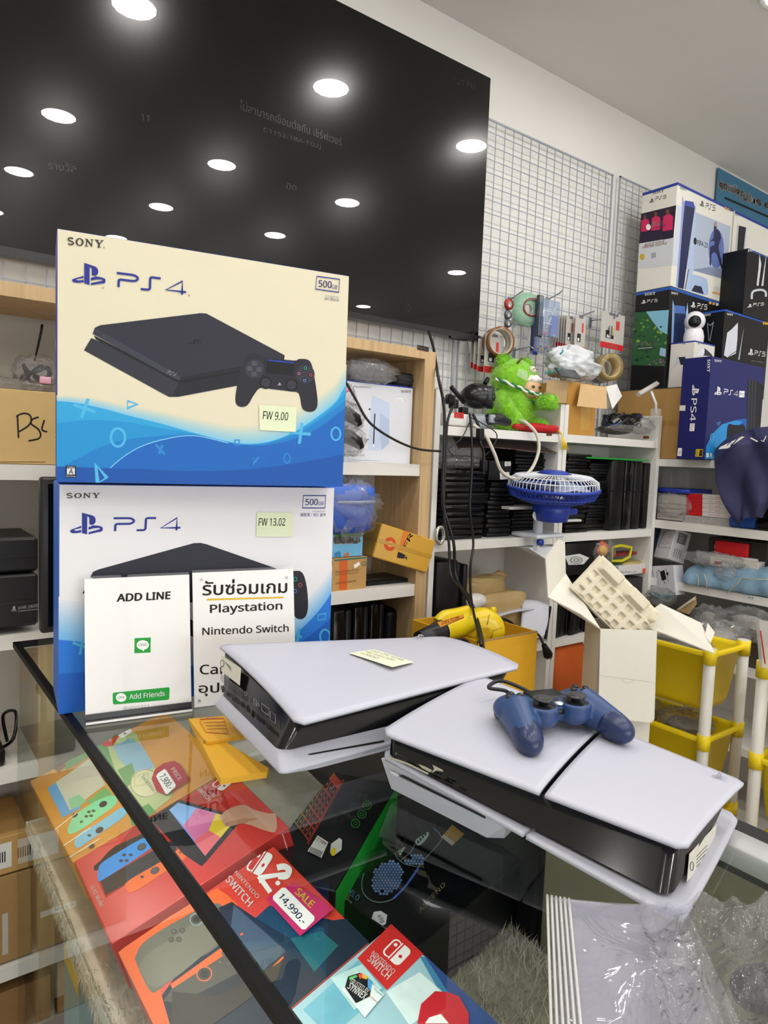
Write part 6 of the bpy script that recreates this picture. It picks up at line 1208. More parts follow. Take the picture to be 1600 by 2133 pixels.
# ---- right cubby, lower shelf
zf = 1.131-.033
for i in range(9):   # standing black game cases on the lower shelf
    x = 2.135+.034*i; h = .22+.012*math.sin(i*2.1)
    t = T('game_case', 'black case standing on the lower shelf of the right cubby, number %s from the left' % ('one', 'two', 'three', 'four', 'five', 'six', 'seven', 'eight', 'nine')[i], 'case', V((x, 1.72, SQ)), 'black cases on the lower right cubby shelf'); MB(CBK[i % 4]).bev((x, 1.715+.006*(i % 3), SQ), (x+.031, 1.92, SQ+h), .003, seg=1).obj('cover', t, world=True); MB(M('060607', .5, var=0)).box((x+.012, 1.7135+.006*(i % 3), SQ+.01), (x+.018, 1.72, SQ+h-.01)).obj('spine', t, world=True)
fr = upright(V((2.15, 1.71, SQ+.245)), 0); b_ = T('black_box_file', 'black box with a white round hole panel behind the white carton flap', 'box', fr)
MB(BKP).bev((0, 0, -.2), (.30, .13, 0), .004, seg=1).obj('body', b_); pr = Print(fr, src=(1100, 1080, 3.2)); pr.poly([(245, 250), (345, 235), (408, 262), (370, 305), (270, 310)], ink('d0d0d0')); pr.obj('paper_panel', b_)
for k, r in enumerate((48, 38, 28, 18)): p2 = Print(fr, src=(1100, 1080, 3.2), z=.002+.001*k); p2.ring((318, 277), r, 5, ink('8a8a8a' if k % 2 else 'e4e4e4'), 20, r*.6); p2.obj('paper_roll_ring', b_)
c = PY(1243, 1142, 1.74); g = T('snack_bag', 'orange and yellow filled clear bag in the right cubby', 'bag', c-V((0, 0, .06))); lump(c, (.055, .04, .045), M('d8561e', .5, var=.4, scale=40), amp=.15, seed=61).obj('snacks', g, world=True); lump(c+V((-.005, -.035, -.005)), (.025, .012, .02), M('e8b62a', .5, var=.2), amp=.2, seed=62).obj('yellow_piece', g, world=True); film_over(g, 'film', c+V((.01, -.005, -.01)), (.085, .05, .06), seed=63)
c = PY(1292, 1155, 1.74); g = T('yellow_basket', 'small yellow basket with a red book in the right cubby', 'basket', c-V((0, 0, .05))); mb = MB(M('d8cc1e', .4)); L = [PY(x, y, 1.735) for x, y in ((1274, 1168), (1275, 1140), (1292, 1136), (1315, 1140), (1311, 1160), (1296, 1168))]; mb.tube(L, .007, 8, closed=True); mb.obj('rim', g, world=True); MB(M('8c2420', .5)).bev(tuple(PY(1275, 1160, 1.75)), tuple(PY(1307, 1146, 1.80)), .002).obj('book', g, world=True); MB(M('3f8a3a', .5)).bev(tuple(PY(1276, 1176, 1.74)), tuple(PY(1306, 1168, 1.80)), .002).obj('green_book', g, world=True)
t, fr, w_, h_ = pxbox('gamepad_box', 'white gamepad box with an orange corner in the right cubby', 'box', (1288, 1180), (1345, 1178), (1288, 1200), 1.715, .12, M('d8d4d4', .45)); pr = Print(fr, src=(1100, 1080, 3.2)); pr.text('Re-Pad L/R', (615, 366), (720, 364), (615, 350), ink('4a4a4a')); pr.poly([(762, 334), (784, 332), (784, 374), (762, 376)], ink('d8502a')); pr.obj('front_print', t); zg = (fr @ V((0, h_, 0))).z
o = lump(PY(1310, 1174, 1.76)+V((0, 0, .002)), (.09, .04, .014), M('b9a86a', .4, var=.3, scale=30), amp=.1, seed=71).obj('straw_tray'); tag(o, 'shallow straw coloured tray on the white gamepad box', 'tray')
SUP = MB(M('2a2a2c', .6)).bev((2.45, 1.72, SQ), (2.73, 1.92, SQ+.20), .004).obj('storage_case'); tag(SUP, 'dark storage case under the white gamepad box in the right cubby', 'case'); MB(BKG).box((2.46, 1.7185, SQ+.1), (2.72, 1.7205, SQ+.106)).obj('seam', SUP)
c = PY(1206, 1392, 1.66); o = lump(V((c.x+.02, 1.80, .283+.21)), (.16, .10, .21), M('c2560e', .6, var=.12, scale=12, bump=.3), 20, 14, amp=.06, seed=81, power=.6).obj('orange_bag'); tag(o, 'large orange bag on the bottom of the right cubby', 'bag')
# ================================================================== yellow carton with the blower
YC = M('d6a01c', .6, var=.07, scale=30, bump=.2); a, b = PY(1008, 1335, 1.33), PY(1120, 1315, 1.33); zt = b.z
yc = T('yellow_carton', 'open tall yellow cardboard carton holding the yellow blower', 'carton', V((a.x, 1.33, 0)))
x0, x1, y0, y1 = a.x-.02, b.x, 1.33, 1.62
for nm, p, q in (('front_wall', (x0, y0, .0), (x1, y0+.006, zt)), ('back_wall', (x0, y1-.006, .0), (x1, y1, zt)), ('side_wall', (x0, y0+.006, .0), (x0+.006, y1-.006, zt)), ('side_wall', (x1-.006, y0+.006, .0), (x1, y1-.006, zt))): MB(YC).box(p, q).obj(nm, yc, world=True)
MB(YC).box((x0, y0, zt-.30), (x1, y1, zt-.29)).obj('inner_floor', yc, world=True); MB(KRF).box((x0, y0-.0006, zt-.003), (x1, y0+.007, zt+.001)).obj('torn_edge', yc, world=True)
BY = M('e2c414', .28, var=.03, coat=.2); bc = PY(1002, 1312, 1.42); bw = T('air_blower', 'yellow electric air blower with black nozzle in the yellow carton', 'blower', V((bc.x, 1.42, zt-.29)))
BX = Matrix.Translation(bc) @ Matrix.Rotation(math.radians(90), 4, 'X') @ Matrix.Rotation(math.radians(0), 4, 'Z')
BX = Matrix.Translation(bc) @ Matrix.Rotation(math.radians(-28), 4, 'Z') @ Matrix.Rotation(math.radians(90), 4, 'X'); RB = .068
MB(BY).lathe([(0, .036), (.036, .037), (.06, .033), (.067, .022), (RB, 0), (.065, -.014), (.05, -.022), (0, -.022)], 32, BX, cap=False).obj('housing', bw, world=True)
MB(M('c9a80e', .35)).lathe([(.02, .037), (.024, .041), (.018, .042), (.007, .038), (0, .038)], 24, BX, cap=False).obj('intake', bw, world=True)
for k in range(6): th = k*math.pi/3+.3; MB(M('c4a412', .35)).tube([BX @ V((.026*math.cos(th), .026*math.sin(th), .0385)), BX @ V((.056*math.cos(th), .056*math.sin(th), .036))], .0014, 5).obj('rib', bw, world=True)
mb = MB(BY); mb.tube([BX @ V((.02, .036, .004)), BX @ V((-.03, .03, .004)), PY(948, 1304, 1.40), PY(926, 1312, 1.385), PY(916, 1316, 1.38)], [.028, .036, .033, .029, .028], 20); mb.obj('outlet', bw, world=True)
MB(M('141416', .4)).tube([PY(922, 1314, 1.38), PY(913, 1317, 1.38), PY(902, 1320, 1.37), PY(872, 1330, 1.36)], [.031, .031, .025, .019], 20).obj('nozzle', bw, world=True)
MB(BY).tube(bez([PY(912, 1296, 1.43), PY(925, 1283, 1.43), PY(950, 1278, 1.43), PY(975, 1272, 1.43)], 6), .016, 10).obj('handle', bw, world=True)
for dx, dz in ((-.045, -.045), (.018, .064), (-.075, .03)): MB(BY).lathe([(0, .02), (.009, .02), (.009, .034), (.005, .036), (0, .033)], 12, Matrix.Translation(bc+V((dx, 0, dz))) @ Matrix.Rotation(math.radians(90), 4, 'X'), cap=False).obj('screw_boss', bw, world=True)
fr = frame_of(PY(920, 1307, 1.335), PY(966, 1285, 1.335)-PY(920, 1307, 1.335), V((0, .1, 1))); pr = Print(fr, src=(880, 1130, 5), z=.001); pr.poly([(150, 830), (430, 745), (430, 790), (190, 885)], M('d98a1e', .3, var=.1)); pr.text('DELTON', (200, 858), (375, 795), (205, 822), BK, .02); pr.stroke([(190, 886), (430, 778)], 7, BK); pr.obj('name_plate', bw)
MB(M('0e0e10', .4, var=0)).tube(bez([PY(*p) for p in ((1030, 1292, 1.45), (1050, 1290, 1.46), (1070, 1302, 1.46), (1078, 1325, 1.45))], 5), .005, 7).obj('power_cord', bw, world=True)
MB(M('0e0e10', .4, var=0)).tube(bez([PY(*p) for p in ((948, 1342, 1.30), (955, 1334, 1.30), (968, 1334, 1.31), (980, 1344, 1.31))], 5), .005, 7).obj('cord_stub', bw, world=True)
pg = bw; MB(M('0e0e10', .4, var=0)).tube(bez([PY(*p) for p in ((1117, 1318, 1.42), (1124, 1325, 1.41), (1130, 1338, 1.40), (1135, 1348, 1.40))], 5), .004, 7).obj('plug_cord', pg, world=True)
mb = MB(BKP); mb.tube([PY(1133, 1343, 1.40), PY(1137, 1352, 1.40), PY(1141, 1362, 1.40), PY(1142, 1368, 1.40)], [.008, .011, .016, .014], 10); mb.obj('plug', pg, world=True); [MB(M('b9a870', .3, .8)).tube([PY(1140+i*7, 1366, 1.40), PY(1141+i*7, 1374, 1.40)], .0025, 5).obj('plug_prong', pg, world=True) for i in range(2)]

# ================================================================== goods hanging on the wire grid
YG = 1.972
HK = M('9aa2ac', .3, .8, var=0)
def hook(x, y, tx, ty, lab, Y1=1.85):
    a = PY(x, y, YG); b = PY(tx, ty, Y1); t = T('grid_hook', lab, 'hook', a, 'steel hooks on the wire grid'); m = b-(b-a)*.12
    MB(HK).tube([a, V((b.x-.002, m.y, a.z+.002)), V((b.x, b.y, b.z))], .0028, 6).obj('prong', t, world=True); MB(HK).box(tuple(a+V((-.008, -.002, -.03))), tuple(a+V((.008, .004, .012)))).obj('back_plate', t, world=True)
hook(1062, 625, 1091, 604, 'steel hook with the three lens card, below the television corner'); hook(1140, 625, 1173, 603, 'steel hook with the long tool packs'); hook(1203, 662, 1239, 648, 'steel hook with the memory card packs'); hook(1230, 668, 1288, 648, 'steel hook holding the flash drive card'); hook(1071, 730, 1112, 727, 'empty steel hook right of the brown tape rolls'); hook(1265, 748, 1293, 737, 'steel hook holding the packing tape roll')
SDR = ink('c81f24'); GREYC = M('b9b4ae', .5, var=.05)
def sdcard(TL, TR, BL, Y, lb, grp, red=.16, txt=True, dev='000000', deg=0):
    t, fr, w, h = pxbox('memory_card_pack', lb, 'memory card', TL, TR, BL, Y, .003, GREYC, grp, deg, .0005)
    pr = Print(fr, px=False, z=.0003); pr.rect((0, 0), (w, h*red), SDR)
    if txt: pr.text('SanDisk', (w*.2, h*red*.25), (w*.8, h*red*.25), (w*.2, h*red*.8), WH, .02)
    pr.rect((w*.62, h*.55), (w*.78, h*.8), ink('c8403c')); pr.rect((w*.2, h*.28), (w*.55, h*.5), ink('2a2a2c')); pr.rect((w*.26, h*.3), (w*.42, h*.38), WH); pr.rect((w*.3, h*.92), (w*.7, h), ink('6a6a70')); pr.obj('front_print', t); return t
for i, (x, y) in enumerate(((984, 700), (990, 704), (998, 708))): sdcard((x+6, y-2), (x+28, y), (x-4, 765+i*4), YG-.015-.02*i, 'memory card pack in the fan under the television, %s' % ('rearmost', 'second', 'third')[i], 'memory card packs under the television', txt=False)
sdcard((1010, 692), (1048, 700), (1008, 775), 1.88, 'front memory card pack behind the brown tape rolls', 'memory card packs under the television')
for i in range(5): sdcard((1166+i*3.2, 656), (1186+i*3.2, 660), (1157+i*5.0, 722+i*1.5), YG-.014-.012*i, 'memory card pack in the hanging row beside the tool packs, %s from the wall' % ('first', 'second', 'third', 'fourth', 'fifth')[i], 'memory card packs on the middle hook', txt=i < 1)
sdcard((1190, 652), (1222, 656), (1196, 732), 1.885, 'front memory card pack of the row above the white carrier bag', 'memory card packs on the middle hook')
t = sdcard((1268, 650), (1302, 664), (1250, 722), 1.87, 'single flash drive card tilted on its own hook at right', 'memory card packs on the right hook')
c = PY(1272, 690, 1.865); MB(M('9a9ca0', .3, .7)).bev(tuple(c+V((-.012, -.006, -.02))), tuple(c+V((.006, 0, .022))), .002).obj('flash_drive', t, world=True); MB(M('c9a85a', .4)).bev(tuple(c+V((.008, -.006, -.018))), tuple(c+V((.018, 0, .02))), .002).obj('flash_drive', t, world=True)
def ringroll(name, label, c, ro, ri, wid, m, core, axis=(0, -1, 0), tilt=0):
    Z_ = V(axis).normalized(); X_ = Z_.orthogonal().normalized(); F = frame_of(c, X_, Z_.cross(X_)); t = T(name, label, 'tape', F)
    MB(m).lathe([(ri*1.06, -wid/2), (ro, -wid/2), (ro, wid/2), (ri*1.06, wid/2)], 32, None, cap=False).obj('tape', t); MB(core).lathe([(ri*1.06, wid/2+.0003), (ri, wid/2), (ri, -wid/2), (ri*1.06, -wid/2-.0003)], 32, None, cap=False).obj('core', t); return t
KAP = M('7a4a1c', .25, var=.05, coat=.4); COR = M('c4bcae', .6)
ringroll('tape_roll', 'brown tape roll on the hook under the television, front one', PY(1042, 712, 1.855), .056, .045, .02, KAP, COR, (-.3, -1, 0)); ringroll('tape_roll', 'brown tape roll on the hook under the television, rear one', PY(1034, 714, 1.885), .056, .045, .022, KAP, COR, (-.3, -1, 0))
ringroll('tape_roll', 'tan packing tape roll hanging at the right of the grid', PY(1266, 766, 1.84), .058, .04, .06, M('8c7a48', .3, var=.05, coat=.3), M('c2ab7c', .7, var=.2, scale=80), (-.35, -1, .0)); ringroll('tape_roll', 'grey tape roll behind the tan packing tape', PY(1252, 772, 1.92), .055, .04, .045, M('6f6c66', .4), COR, (-.35, -1, .05))
ringroll('washi_tape', 'pale green patterned tape disc hanging behind the tool packs', PY(1098, 645, 1.93), .066, .02, .012, M('8fb49c', .6, var=.5, scale=150), COR, (-.5, -1, 0)); ringroll('washi_tape', 'thin red and silver tape disc among the tool packs', PY(1108, 640, 1.915), .036, .029, .008, M('8c2f28', .3, var=.1), M('9a9a98', .3, .5), (-.7, -1, 0))
# three lens card
t, fr, w, h = pxbox('lens_card', 'clear card of three phone lenses hanging below the television corner', 'lens pack', (1044, 620), (1068, 626), (1050, 688), 1.87, .003, M('c9cdd4', .3, var=.1)); 
for i, (x, y, r, m) in enumerate(((1060, 634, .021, 'a03028'), (1058, 656, .016, '5a5c60'), (1058, 674, .015, '5a5c60'))): c = PY(x, y, 1.862); MB(M(m, .3, .4)).lathe([(r*.5, .006), (r, .005), (r, -.004)], 20, Matrix.Translation(c) @ Matrix.Rotation(math.radians(90), 4, 'X'), cap=False).obj('lens_ring', t, world=True); MB(M('b9bcc0', .2, .6)).lathe([(0, .004), (r*.5, .006)], 16, Matrix.Translation(c) @ Matrix.Rotation(math.radians(90), 4, 'X'), cap=False).obj('lens_glass', t, world=True)
pr = Print(fr); pr.poly([(1044, 619), (1054, 620), (1054, 632), (1045, 632)], ink('2a4a8c')); pr.obj('card_header', t)
# tool packs
for i, (q, Y, m, lb) in enumerate((((1102, 616, 1114, 736), 1.925, 'c4c8cc', 'long clear blister pack of blue handled tools on the wire grid'), ((1112, 632, 1126, 738), 1.905, '2a4cb0', 'long blue tool pack hanging on the wire grid'), ((1118, 612, 1134, 702), 1.885, '26282c', 'dark flat tool case hanging on the wire grid'))):
    t, fr, w, h = pxbox('tool_pack', lb, 'tool pack', (q[0], q[1]), (q[2], q[1]+3), (q[0], q[3]), Y, .012, M(m, .3, var=.2, scale=30, coat=.4), 'tool packs on the wire grid'); MB(M('8a8c90', .3, .3)).box((.003, h-.03, .0005), (w-.003, h-.004, .003)).obj('header_card', t)
    MB(M('3a2440' if i == 0 else '1c2c6c', .4)).bev((w*.2, .01, .0005), (w*.75, h*.5, .012), .003).obj('tool_handle', t)
t, fr, w, h = pxbox('parts_box', 'clear compartment box with blue swabs hanging on the wire grid', 'parts box', (1130, 620), (1168, 626), (1130, 698), 1.855, .025, glass_mat('box_clear', 'dfe8f4', 1.45, rough=.05, haze=.25, hazecol='c8d4e8'))
MB(M('3f64b8', .4)).box((w*.55, .004, -.02), (w*.96, h*.6, -.004)).obj('blue_tray', t); MB(M('e4e2dc', .5)).tube([(w*.3, h*.2, -.01), (w*.85, h*.9, -.01)], .006, 6).obj('swab', t); MB(M('c84a6a', .5)).bev((w*.12, .006, -.018), (w*.4, .018, -.004), .002).obj('pink_insert', t); MB(M('4aa86a', .5)).bev((w*.7, .002, -.018), (w*.85, .014, -.003), .002).obj('green_insert', t)
for k in (.33, .66): MB(M('cfd8e4', .3)).box((.001, h*k, .0), (w*.5, h*k+.002, .002)).obj('divider', t)
t, fr, w, h = pxbox('screw_kit', 'clear kit of coloured small parts below the compartment box', 'parts kit', (1116, 700), (1146, 702), (1116, 732), 1.875, .012, glass_mat('kit_clear', 'e4e8f0', 1.45, rough=.1, haze=.4, hazecol='9aa4b8'))
for i in range(7): MB(M(('3a6ac0', 'c0503a', '3a9a5a', 'c0a83a')[i % 4], .4)).bev((.006+.011*i, .008+.006*(i % 3), -.008), (.013+.011*i, .016+.006*(i % 3), .002), .001).obj('small_part', t)
# ================================================================== boxes on top of the right hand unit
BLUE5 = M('2c3f9c', .4, var=.03); W5 = M('dcdad0', .45, var=.02); K5 = M('0c0d10', .45, var=.05, spec=.3)
def sidep(fr, d, src=(1280, 340, 5)): return Print(side_frame(fr, d), src=src)
def p5tower(pr, L, dark, plate, edge):   # standing console picture: left wing, core, right wing
    (x0, y0), (x1, y1), (x2, y2), (x3, y3) = L
    pr.poly([(x0, y0), (x0+(x1-x0)*.12, y0+(y2-y0)*.08), (x2+(x3-x2)*.1, y2), (x2-12, y2)], plate); pr.poly([(x0+(x1-x0)*.18, y0+(y2-y0)*.06), (x1-(x1-x0)*.15, y1+(y2-y0)*.06), (x3-8, y3), (x2+2, y2)], dark); pr.poly([(x1, y1), (x1-(x1-x0)*.1, y1+(y2-y0)*.08), (x3-6, y3), (x3+12, y3+4)], plate)
O = V((2.785, 1.72, 2.181)); frF5 = upright(O); wF, hF = .474, .432
t = carton('console_carton', 'white console carton with football pictures on top of the right stack', 'carton', frF5, wF, hF, .168, W5)
pr = Print(frF5, src=(1280, 340, 5)); pr.px = False; pr.rect((0, hF-.012), (wF, hF), ink('2a3a94')); pr.px = True
pr.poly([(655, 435), (845, 510), (1210, 660), (1165, 1215), (600, 1060)], ink('b9c0cf')); pr.poly([(845, 510), (1210, 660), (1165, 1215), (800, 1110)], ink('a9b4c8')); pr.poly([(655, 440), (720, 460), (680, 1080), (600, 1060)], ink('c6ccd8'))
pr.circ((1060, 890), 80, ink('5c6fa8'), 26, 205); pr.poly(bez([(1035, 640), (1050, 612), (1068, 635), (1062, 680), (1090, 700), (1110, 780), (1085, 860), (1100, 960), (1140, 1140), (1118, 1120), (1080, 990), (1050, 930), (1010, 950), (1005, 1060), (990, 1050), (995, 920), (1000, 870), (1040, 850), (1035, 810), (990, 815), (1030, 780), (1035, 700), (1035, 640)], 2), ink('22264a')); pr.circ((1052, 640), 15, ink('b58a78'), 12, 20)
pr.poly([(800, 1110), (1165, 1215), (1150, 1100), (1000, 1080)], ink('7f8aa4'))
pr.poly([(708, 330), (720, 400), (735, 390), (720, 1300), (650, 1290), (640, 1280), (690, 640)], ink('8f9ed0')); pr.poly([(735, 388), (822, 402), (838, 460), (790, 800), (720, 1310), (660, 1295), (705, 700)], ink('23284e')); pr.poly([(735, 388), (822, 402), (835, 470), (735, 440)], ink('3f4f9c')); pr.poly([(852, 388), (838, 460), (735, 1315), (810, 1335), (830, 900)], ink('a9bcdc')); pr.stroke([(772, 1105), (735, 1312)], 8, ink('23284e'))
pr.poly(bez([(795, 1330), (790, 1230), (810, 1165), (850, 1165), (930, 1190), (965, 1220), (975, 1300), (970, 1370), (900, 1365), (795, 1330)], 3), ink('a4b8d8')); pr.poly([(835, 1270), (905, 1285), (930, 1365), (800, 1330)], ink('262a44'))
pr.circ((840, 812), 17, ink('1a1c22'), 16, 38); pr.text('FIFA 23', (862, 850), (968, 882), (865, 800), ink('1a1c22'), .03); pr.shape(SONYW, (680, 268), (754, 292), (682, 242), ink('3a3a40')); pr.shape(PSMARK, (885, 440), (930, 462), (892, 378), ink('2a2a30')); pr.shape(PS5W, (945, 470), (1045, 500), (955, 412), ink('2a2a30'))
for i, c in enumerate(('c87a3a', 'b9903a', '5a5a5a')): pr.rect((1148+i*26, 455+i*11), (1166+i*26, 480+i*11), ink(c))
pr.poly([(1020, 1335), (1140, 1360), (1138, 1385), (1018, 1355)], ink('d09a5a')); [pr.stroke([(1035, 1285+i*9), (1145, 1312+i*9)], 2, ink('9a9a96')) for i in range(5)]; pr.obj('front_print', t)
ps = sidep(frF5, .168); ps.px = False; ps.rect((0, hF-.012), (.168, hF), ink('2a3a94')); ps.px = True
ps.poly([(262, 530), (645, 437), (615, 775), (240, 840)], ink('2a1c34'))
for cx, cy, s in ((318, 600, .9), (430, 575, 1), (555, 560, 1.15)):
    ps.poly([(cx-45*s, cy+130*s), (cx-40*s, cy), (cx-15*s, cy-20*s), (cx+20*s, cy-25*s), (cx+50*s, cy-5*s), (cx+45*s, cy+115*s)], ink('c8285c')); ps.circ((cx, cy-45*s), 17*s, ink('6a4434'), 12, 24*s); ps.poly([(cx-40*s, cy+130*s), (cx+42*s, cy+115*s), (cx+40*s, cy+190*s), (cx-42*s, cy+210*s)], ink('221a34'))
ps.circ((355, 665), 25, WH, 16, 32); ps.text('FIFA 23', (385, 660), (500, 640), (388, 620), WH, .03); ps.text('ULTIMATE TEAM', (400, 685), (540, 655), (402, 668), ink('e080a0'), .02)
ps.poly([(240, 845), (630, 775), (600, 1060), (215, 1100)], ink('c9ccd2')); ps.text('BUILD YOUR', (318, 865), (520, 828), (320, 838), ink('d0582c'), .03); ps.text('DREAM SQUAD', (295, 895), (545, 850), (297, 868), ink('d0582c'), .03)
ps.circ((290, 975), 28, ink('c8a83a'), 12, 34); ps.poly([(380, 940), (430, 925), (435, 980), (385, 995)], ink('9a9fa8')); ps.shape(SONYW, (398, 325), (515, 300), (400, 298), ink('2a2a2e')); ps.shape(PSMARK, (362, 415), (410, 408), (368, 370), ink('2a2a2e')); ps.shape(PS5W, (425, 388), (540, 366), (430, 352), ink('2a2a2e')); ps.obj('side_print', t)
# second white carton beside it
fr = upright((3.275, 1.72, 2.181)); t = carton('console_carton', 'white console carton standing right of the football carton', 'carton', fr, .45, .43, .168, W5); pr = Print(fr, src=(1280, 340, 5)); pr.px = False; pr.rect((0, .418), (.45, .43), ink('2a3a94')); pr.px = True
pr.poly([(1280, 600), (1290, 660), (1245, 1470), (1215, 1465)], ink('b9bcc4')); pr.poly([(1295, 648), (1372, 670), (1360, 760), (1290, 1475), (1240, 1465)], ink('23242a')); pr.poly([(1385, 640), (1365, 760), (1285, 1475), (1305, 1475)], ink('c4c8d0')); pr.shape(SONYW, (1255, 540), (1306, 556), (1258, 518), ink('3a3a40')); pr.obj('front_print', t)
# Horizon carton below
frH = upright((2.785, 1.72, 1.745)); hH = .433
t = carton('console_carton', 'black console carton with a jungle picture under the football carton', 'carton', frH, .474, hH, .168, K5); pr = Print(frH, src=(1280, 340, 5)); pr.px = False; pr.rect((0, hH-.012), (.474, hH), ink('2a56a8')); pr.px = True
pr.shape(SONYW, (590, 1358), (662, 1374), (592, 1336), WH); pr.shape(PSMARK, (793, 1498), (840, 1508), (800, 1438), WH); pr.shape(PS5W, (858, 1508), (962, 1528), (866, 1456), WH); pr.poly([(606, 1420), (625, 1490), (618, 2000), (560, 2500), (530, 2500), (590, 1900)], ink('7f9ec8')); pr.poly([(628, 1480), (735, 1490), (742, 1560), (700, 2300), (570, 2500), (615, 1800)], ink('1d2c56')); pr.poly([(628, 1480), (735, 1490), (740, 1570), (625, 1560)], ink('4a6cb0')); pr.poly([(760, 1450), (745, 1570), (720, 1900), (760, 2300), (790, 1900), (770, 1600)], ink('9fc4e4'))
for i, c in enumerate(('d0a050', 'd0a050', 'd8d8d8')): pr.rect((985+i*36, 1442+i*8), (1010+i*36, 1468+i*8), ink(c))
pr.obj('front_print', t)
ps = sidep(frH, .168); ps.px = False; ps.rect((0, hH-.012), (.168, hH), ink('2a56a8')); ps.px = True; ps.src = (1280, 640, 5)
ps.poly([(165, 60), (605, 25), (550, 615), (150, 600)], ink('2a5a34')); ps.poly([(330, 45), (605, 25), (585, 300), (480, 250), (400, 150)], ink('7fb8d0')); rr = random.Random(4)
for i in range(46):
    x, y = rr.uniform(180, 540), rr.uniform(120, 560); s = rr.uniform(20, 55)
    if x > 330 and y < 200: continue
    ps.poly([(x, y), (x+s*.6, y-s*.4), (x+s, y+s*.1), (x+s*.5, y+s*.35)], ink(rr.choice(('3f7a34', '6f9a3a', '1f4428', '8fae4a', '2f6a48', '1a3426'))))
for i in range(14): x, y = rr.uniform(350, 540), rr.uniform(540, 605); ps.poly([(x, y), (x+16, y-8), (x+18, y+8)], ink(rr.choice(('b05a9a', 'c87ab0', '7a3a78'))))
ps.poly([(480, 420), (560, 440), (545, 520), (470, 500)], ink('9ab8d8')); ps.text('HORIZON', (205, 415), (450, 400), (207, 365), WH, .02); ps.stroke([(245, 430), (395, 420)], 4, WH); ps.text('FORBIDDEN WEST', (230, 455), (405, 445), (230, 438), WH, .01); ps.src = (1280, 340, 5); ps.shape(SONYW, (315, 1380), (428, 1370), (318, 1352), WH); ps.shape(PSMARK, (280, 1465), (328, 1462), (285, 1425), WH); ps.shape(PS5W, (340, 1452), (450, 1444), (343, 1422), WH); ps.obj('side_print', t)
# large brown carton carrying the stack
fr = upright((2.772, 1.60, 1.4385)); t = carton('cardboard_carton', 'large plain brown carton under the console cartons on the right unit', 'carton', fr, .62, .302, .335, M('b28a4e', .8, var=.05, scale=40)); MB(M('3a3c44', .5)).box((.0, .3025, -.335), (.62, .3055, 0)).obj('top_liner', t); pr = Print(side_frame(fr, .335), px=False); pr.rect((0, .14), (.335, .165), M('a97f42', .4, var=.05)); pr.obj('tape', t)
# black digital edition cartons
zb_ = 1.7445
for i, (cx, Y, lb) in enumerate(((1511, 1.61, 'black console carton with a white console picture behind the dark blue carton'),)):
    c = PY(cx, 644, Y); fr = upright((c.x, Y, zb_)); t = carton('console_carton', lb, 'carton', fr, .42, c.z-zb_, .105, K5); pr = Print(fr, src=(1280, 640, 5)); pr.px = False; hh = c.z-zb_; pr.rect((0, hh-.008), (.42, hh), ink('2a56b0')); pr.px = True
    pr.poly([(1285, 160), (1225, 225), (1175, 265), (1140, 500), (1180, 525), (1265, 480), (1285, 300)], ink('d4d8e2')); pr.poly([(1285, 205), (1345, 210), (1300, 545), (1262, 540), (1280, 330)], ink('1c1e26')); pr.poly([(1350, 205), (1345, 240), (1300, 548), (1290, 545)], ink('d4d8e2')); pr.stroke(bez([(1180, 525), (1220, 490), (1265, 460)], 4), 7, ink('15161a')); pr.shape(SONYW, (1170, 80), (1235, 90), (1172, 60), WH); pr.shape(PSMARK, (1390, 495), (1442, 505), (1398, 425), WH); pr.shape(PS5W, (1455, 498), (1568, 515), (1462, 450), WH); pr.rect((1545, 150), (1560, 180), ink('d0a030')); pr.rect((1566, 152), (1600, 182), ink('d0a030')); pr.text('Digital Edition', (1425, 565), (1555, 585), (1427, 550), ink('9a9aa0')); pr.obj('front_print', t)
    ps = Print(side_frame(fr, .105), src=(1280, 640, 5)); ps.px = False; ps.rect((0, hh-.008), (.105, hh), ink('2a56b0')); ps.px = True; ps.shape(SONYW, (925, 95), (1005, 88), (927, 72), WH); ps.stroke([(970, 165), (985, 350)], 5, ink('b9bcc8')); ps.stroke([(1032, 150), (995, 352)], 5, ink('b9bcc8')); ps.stroke([(970, 170), (1000, 188), (1032, 160)], 5, ink('b9bcc8')); ps.obj('side_print', t); ztd = c.z
fr = upright((PY(1549, 640, 1.605).x, 1.605, ztd+.001)); hB = f_px(fr, 1552, 514).y; t = carton('console_carton', 'film wrapped black console carton at the right edge of the stack', 'carton', fr, .34, hB, .12, K5); pr = Print(fr, src=(1280, 340, 5)); pr.px = False; pr.rect((0, hB-.008), (.34, hB), ink('2a4a90')); pr.px = True; pr.shape(SONYW, (1380, 925), (1500, 905), (1382, 900), WH); pr.poly([(1510, 945), (1530, 1050), (1500, 1280), (1480, 1270), (1500, 1100)], ink('d0d2d8')); pr.poly([(1585, 935), (1560, 1080), (1530, 1280), (1550, 1275)], ink('d0d2d8')); pr.stroke(bez([(1430, 1415), (1435, 1350), (1470, 1325), (1540, 1320), (1575, 1345), (1575, 1390)], 4), 22, ink('c4c8d4')); pr.shape(PSMARK, (1382, 1505), (1428, 1500), (1390, 1468), WH); pr.shape(PS5W, (1440, 1488), (1556, 1480), (1445, 1458), WH); pr.obj('front_print', t)
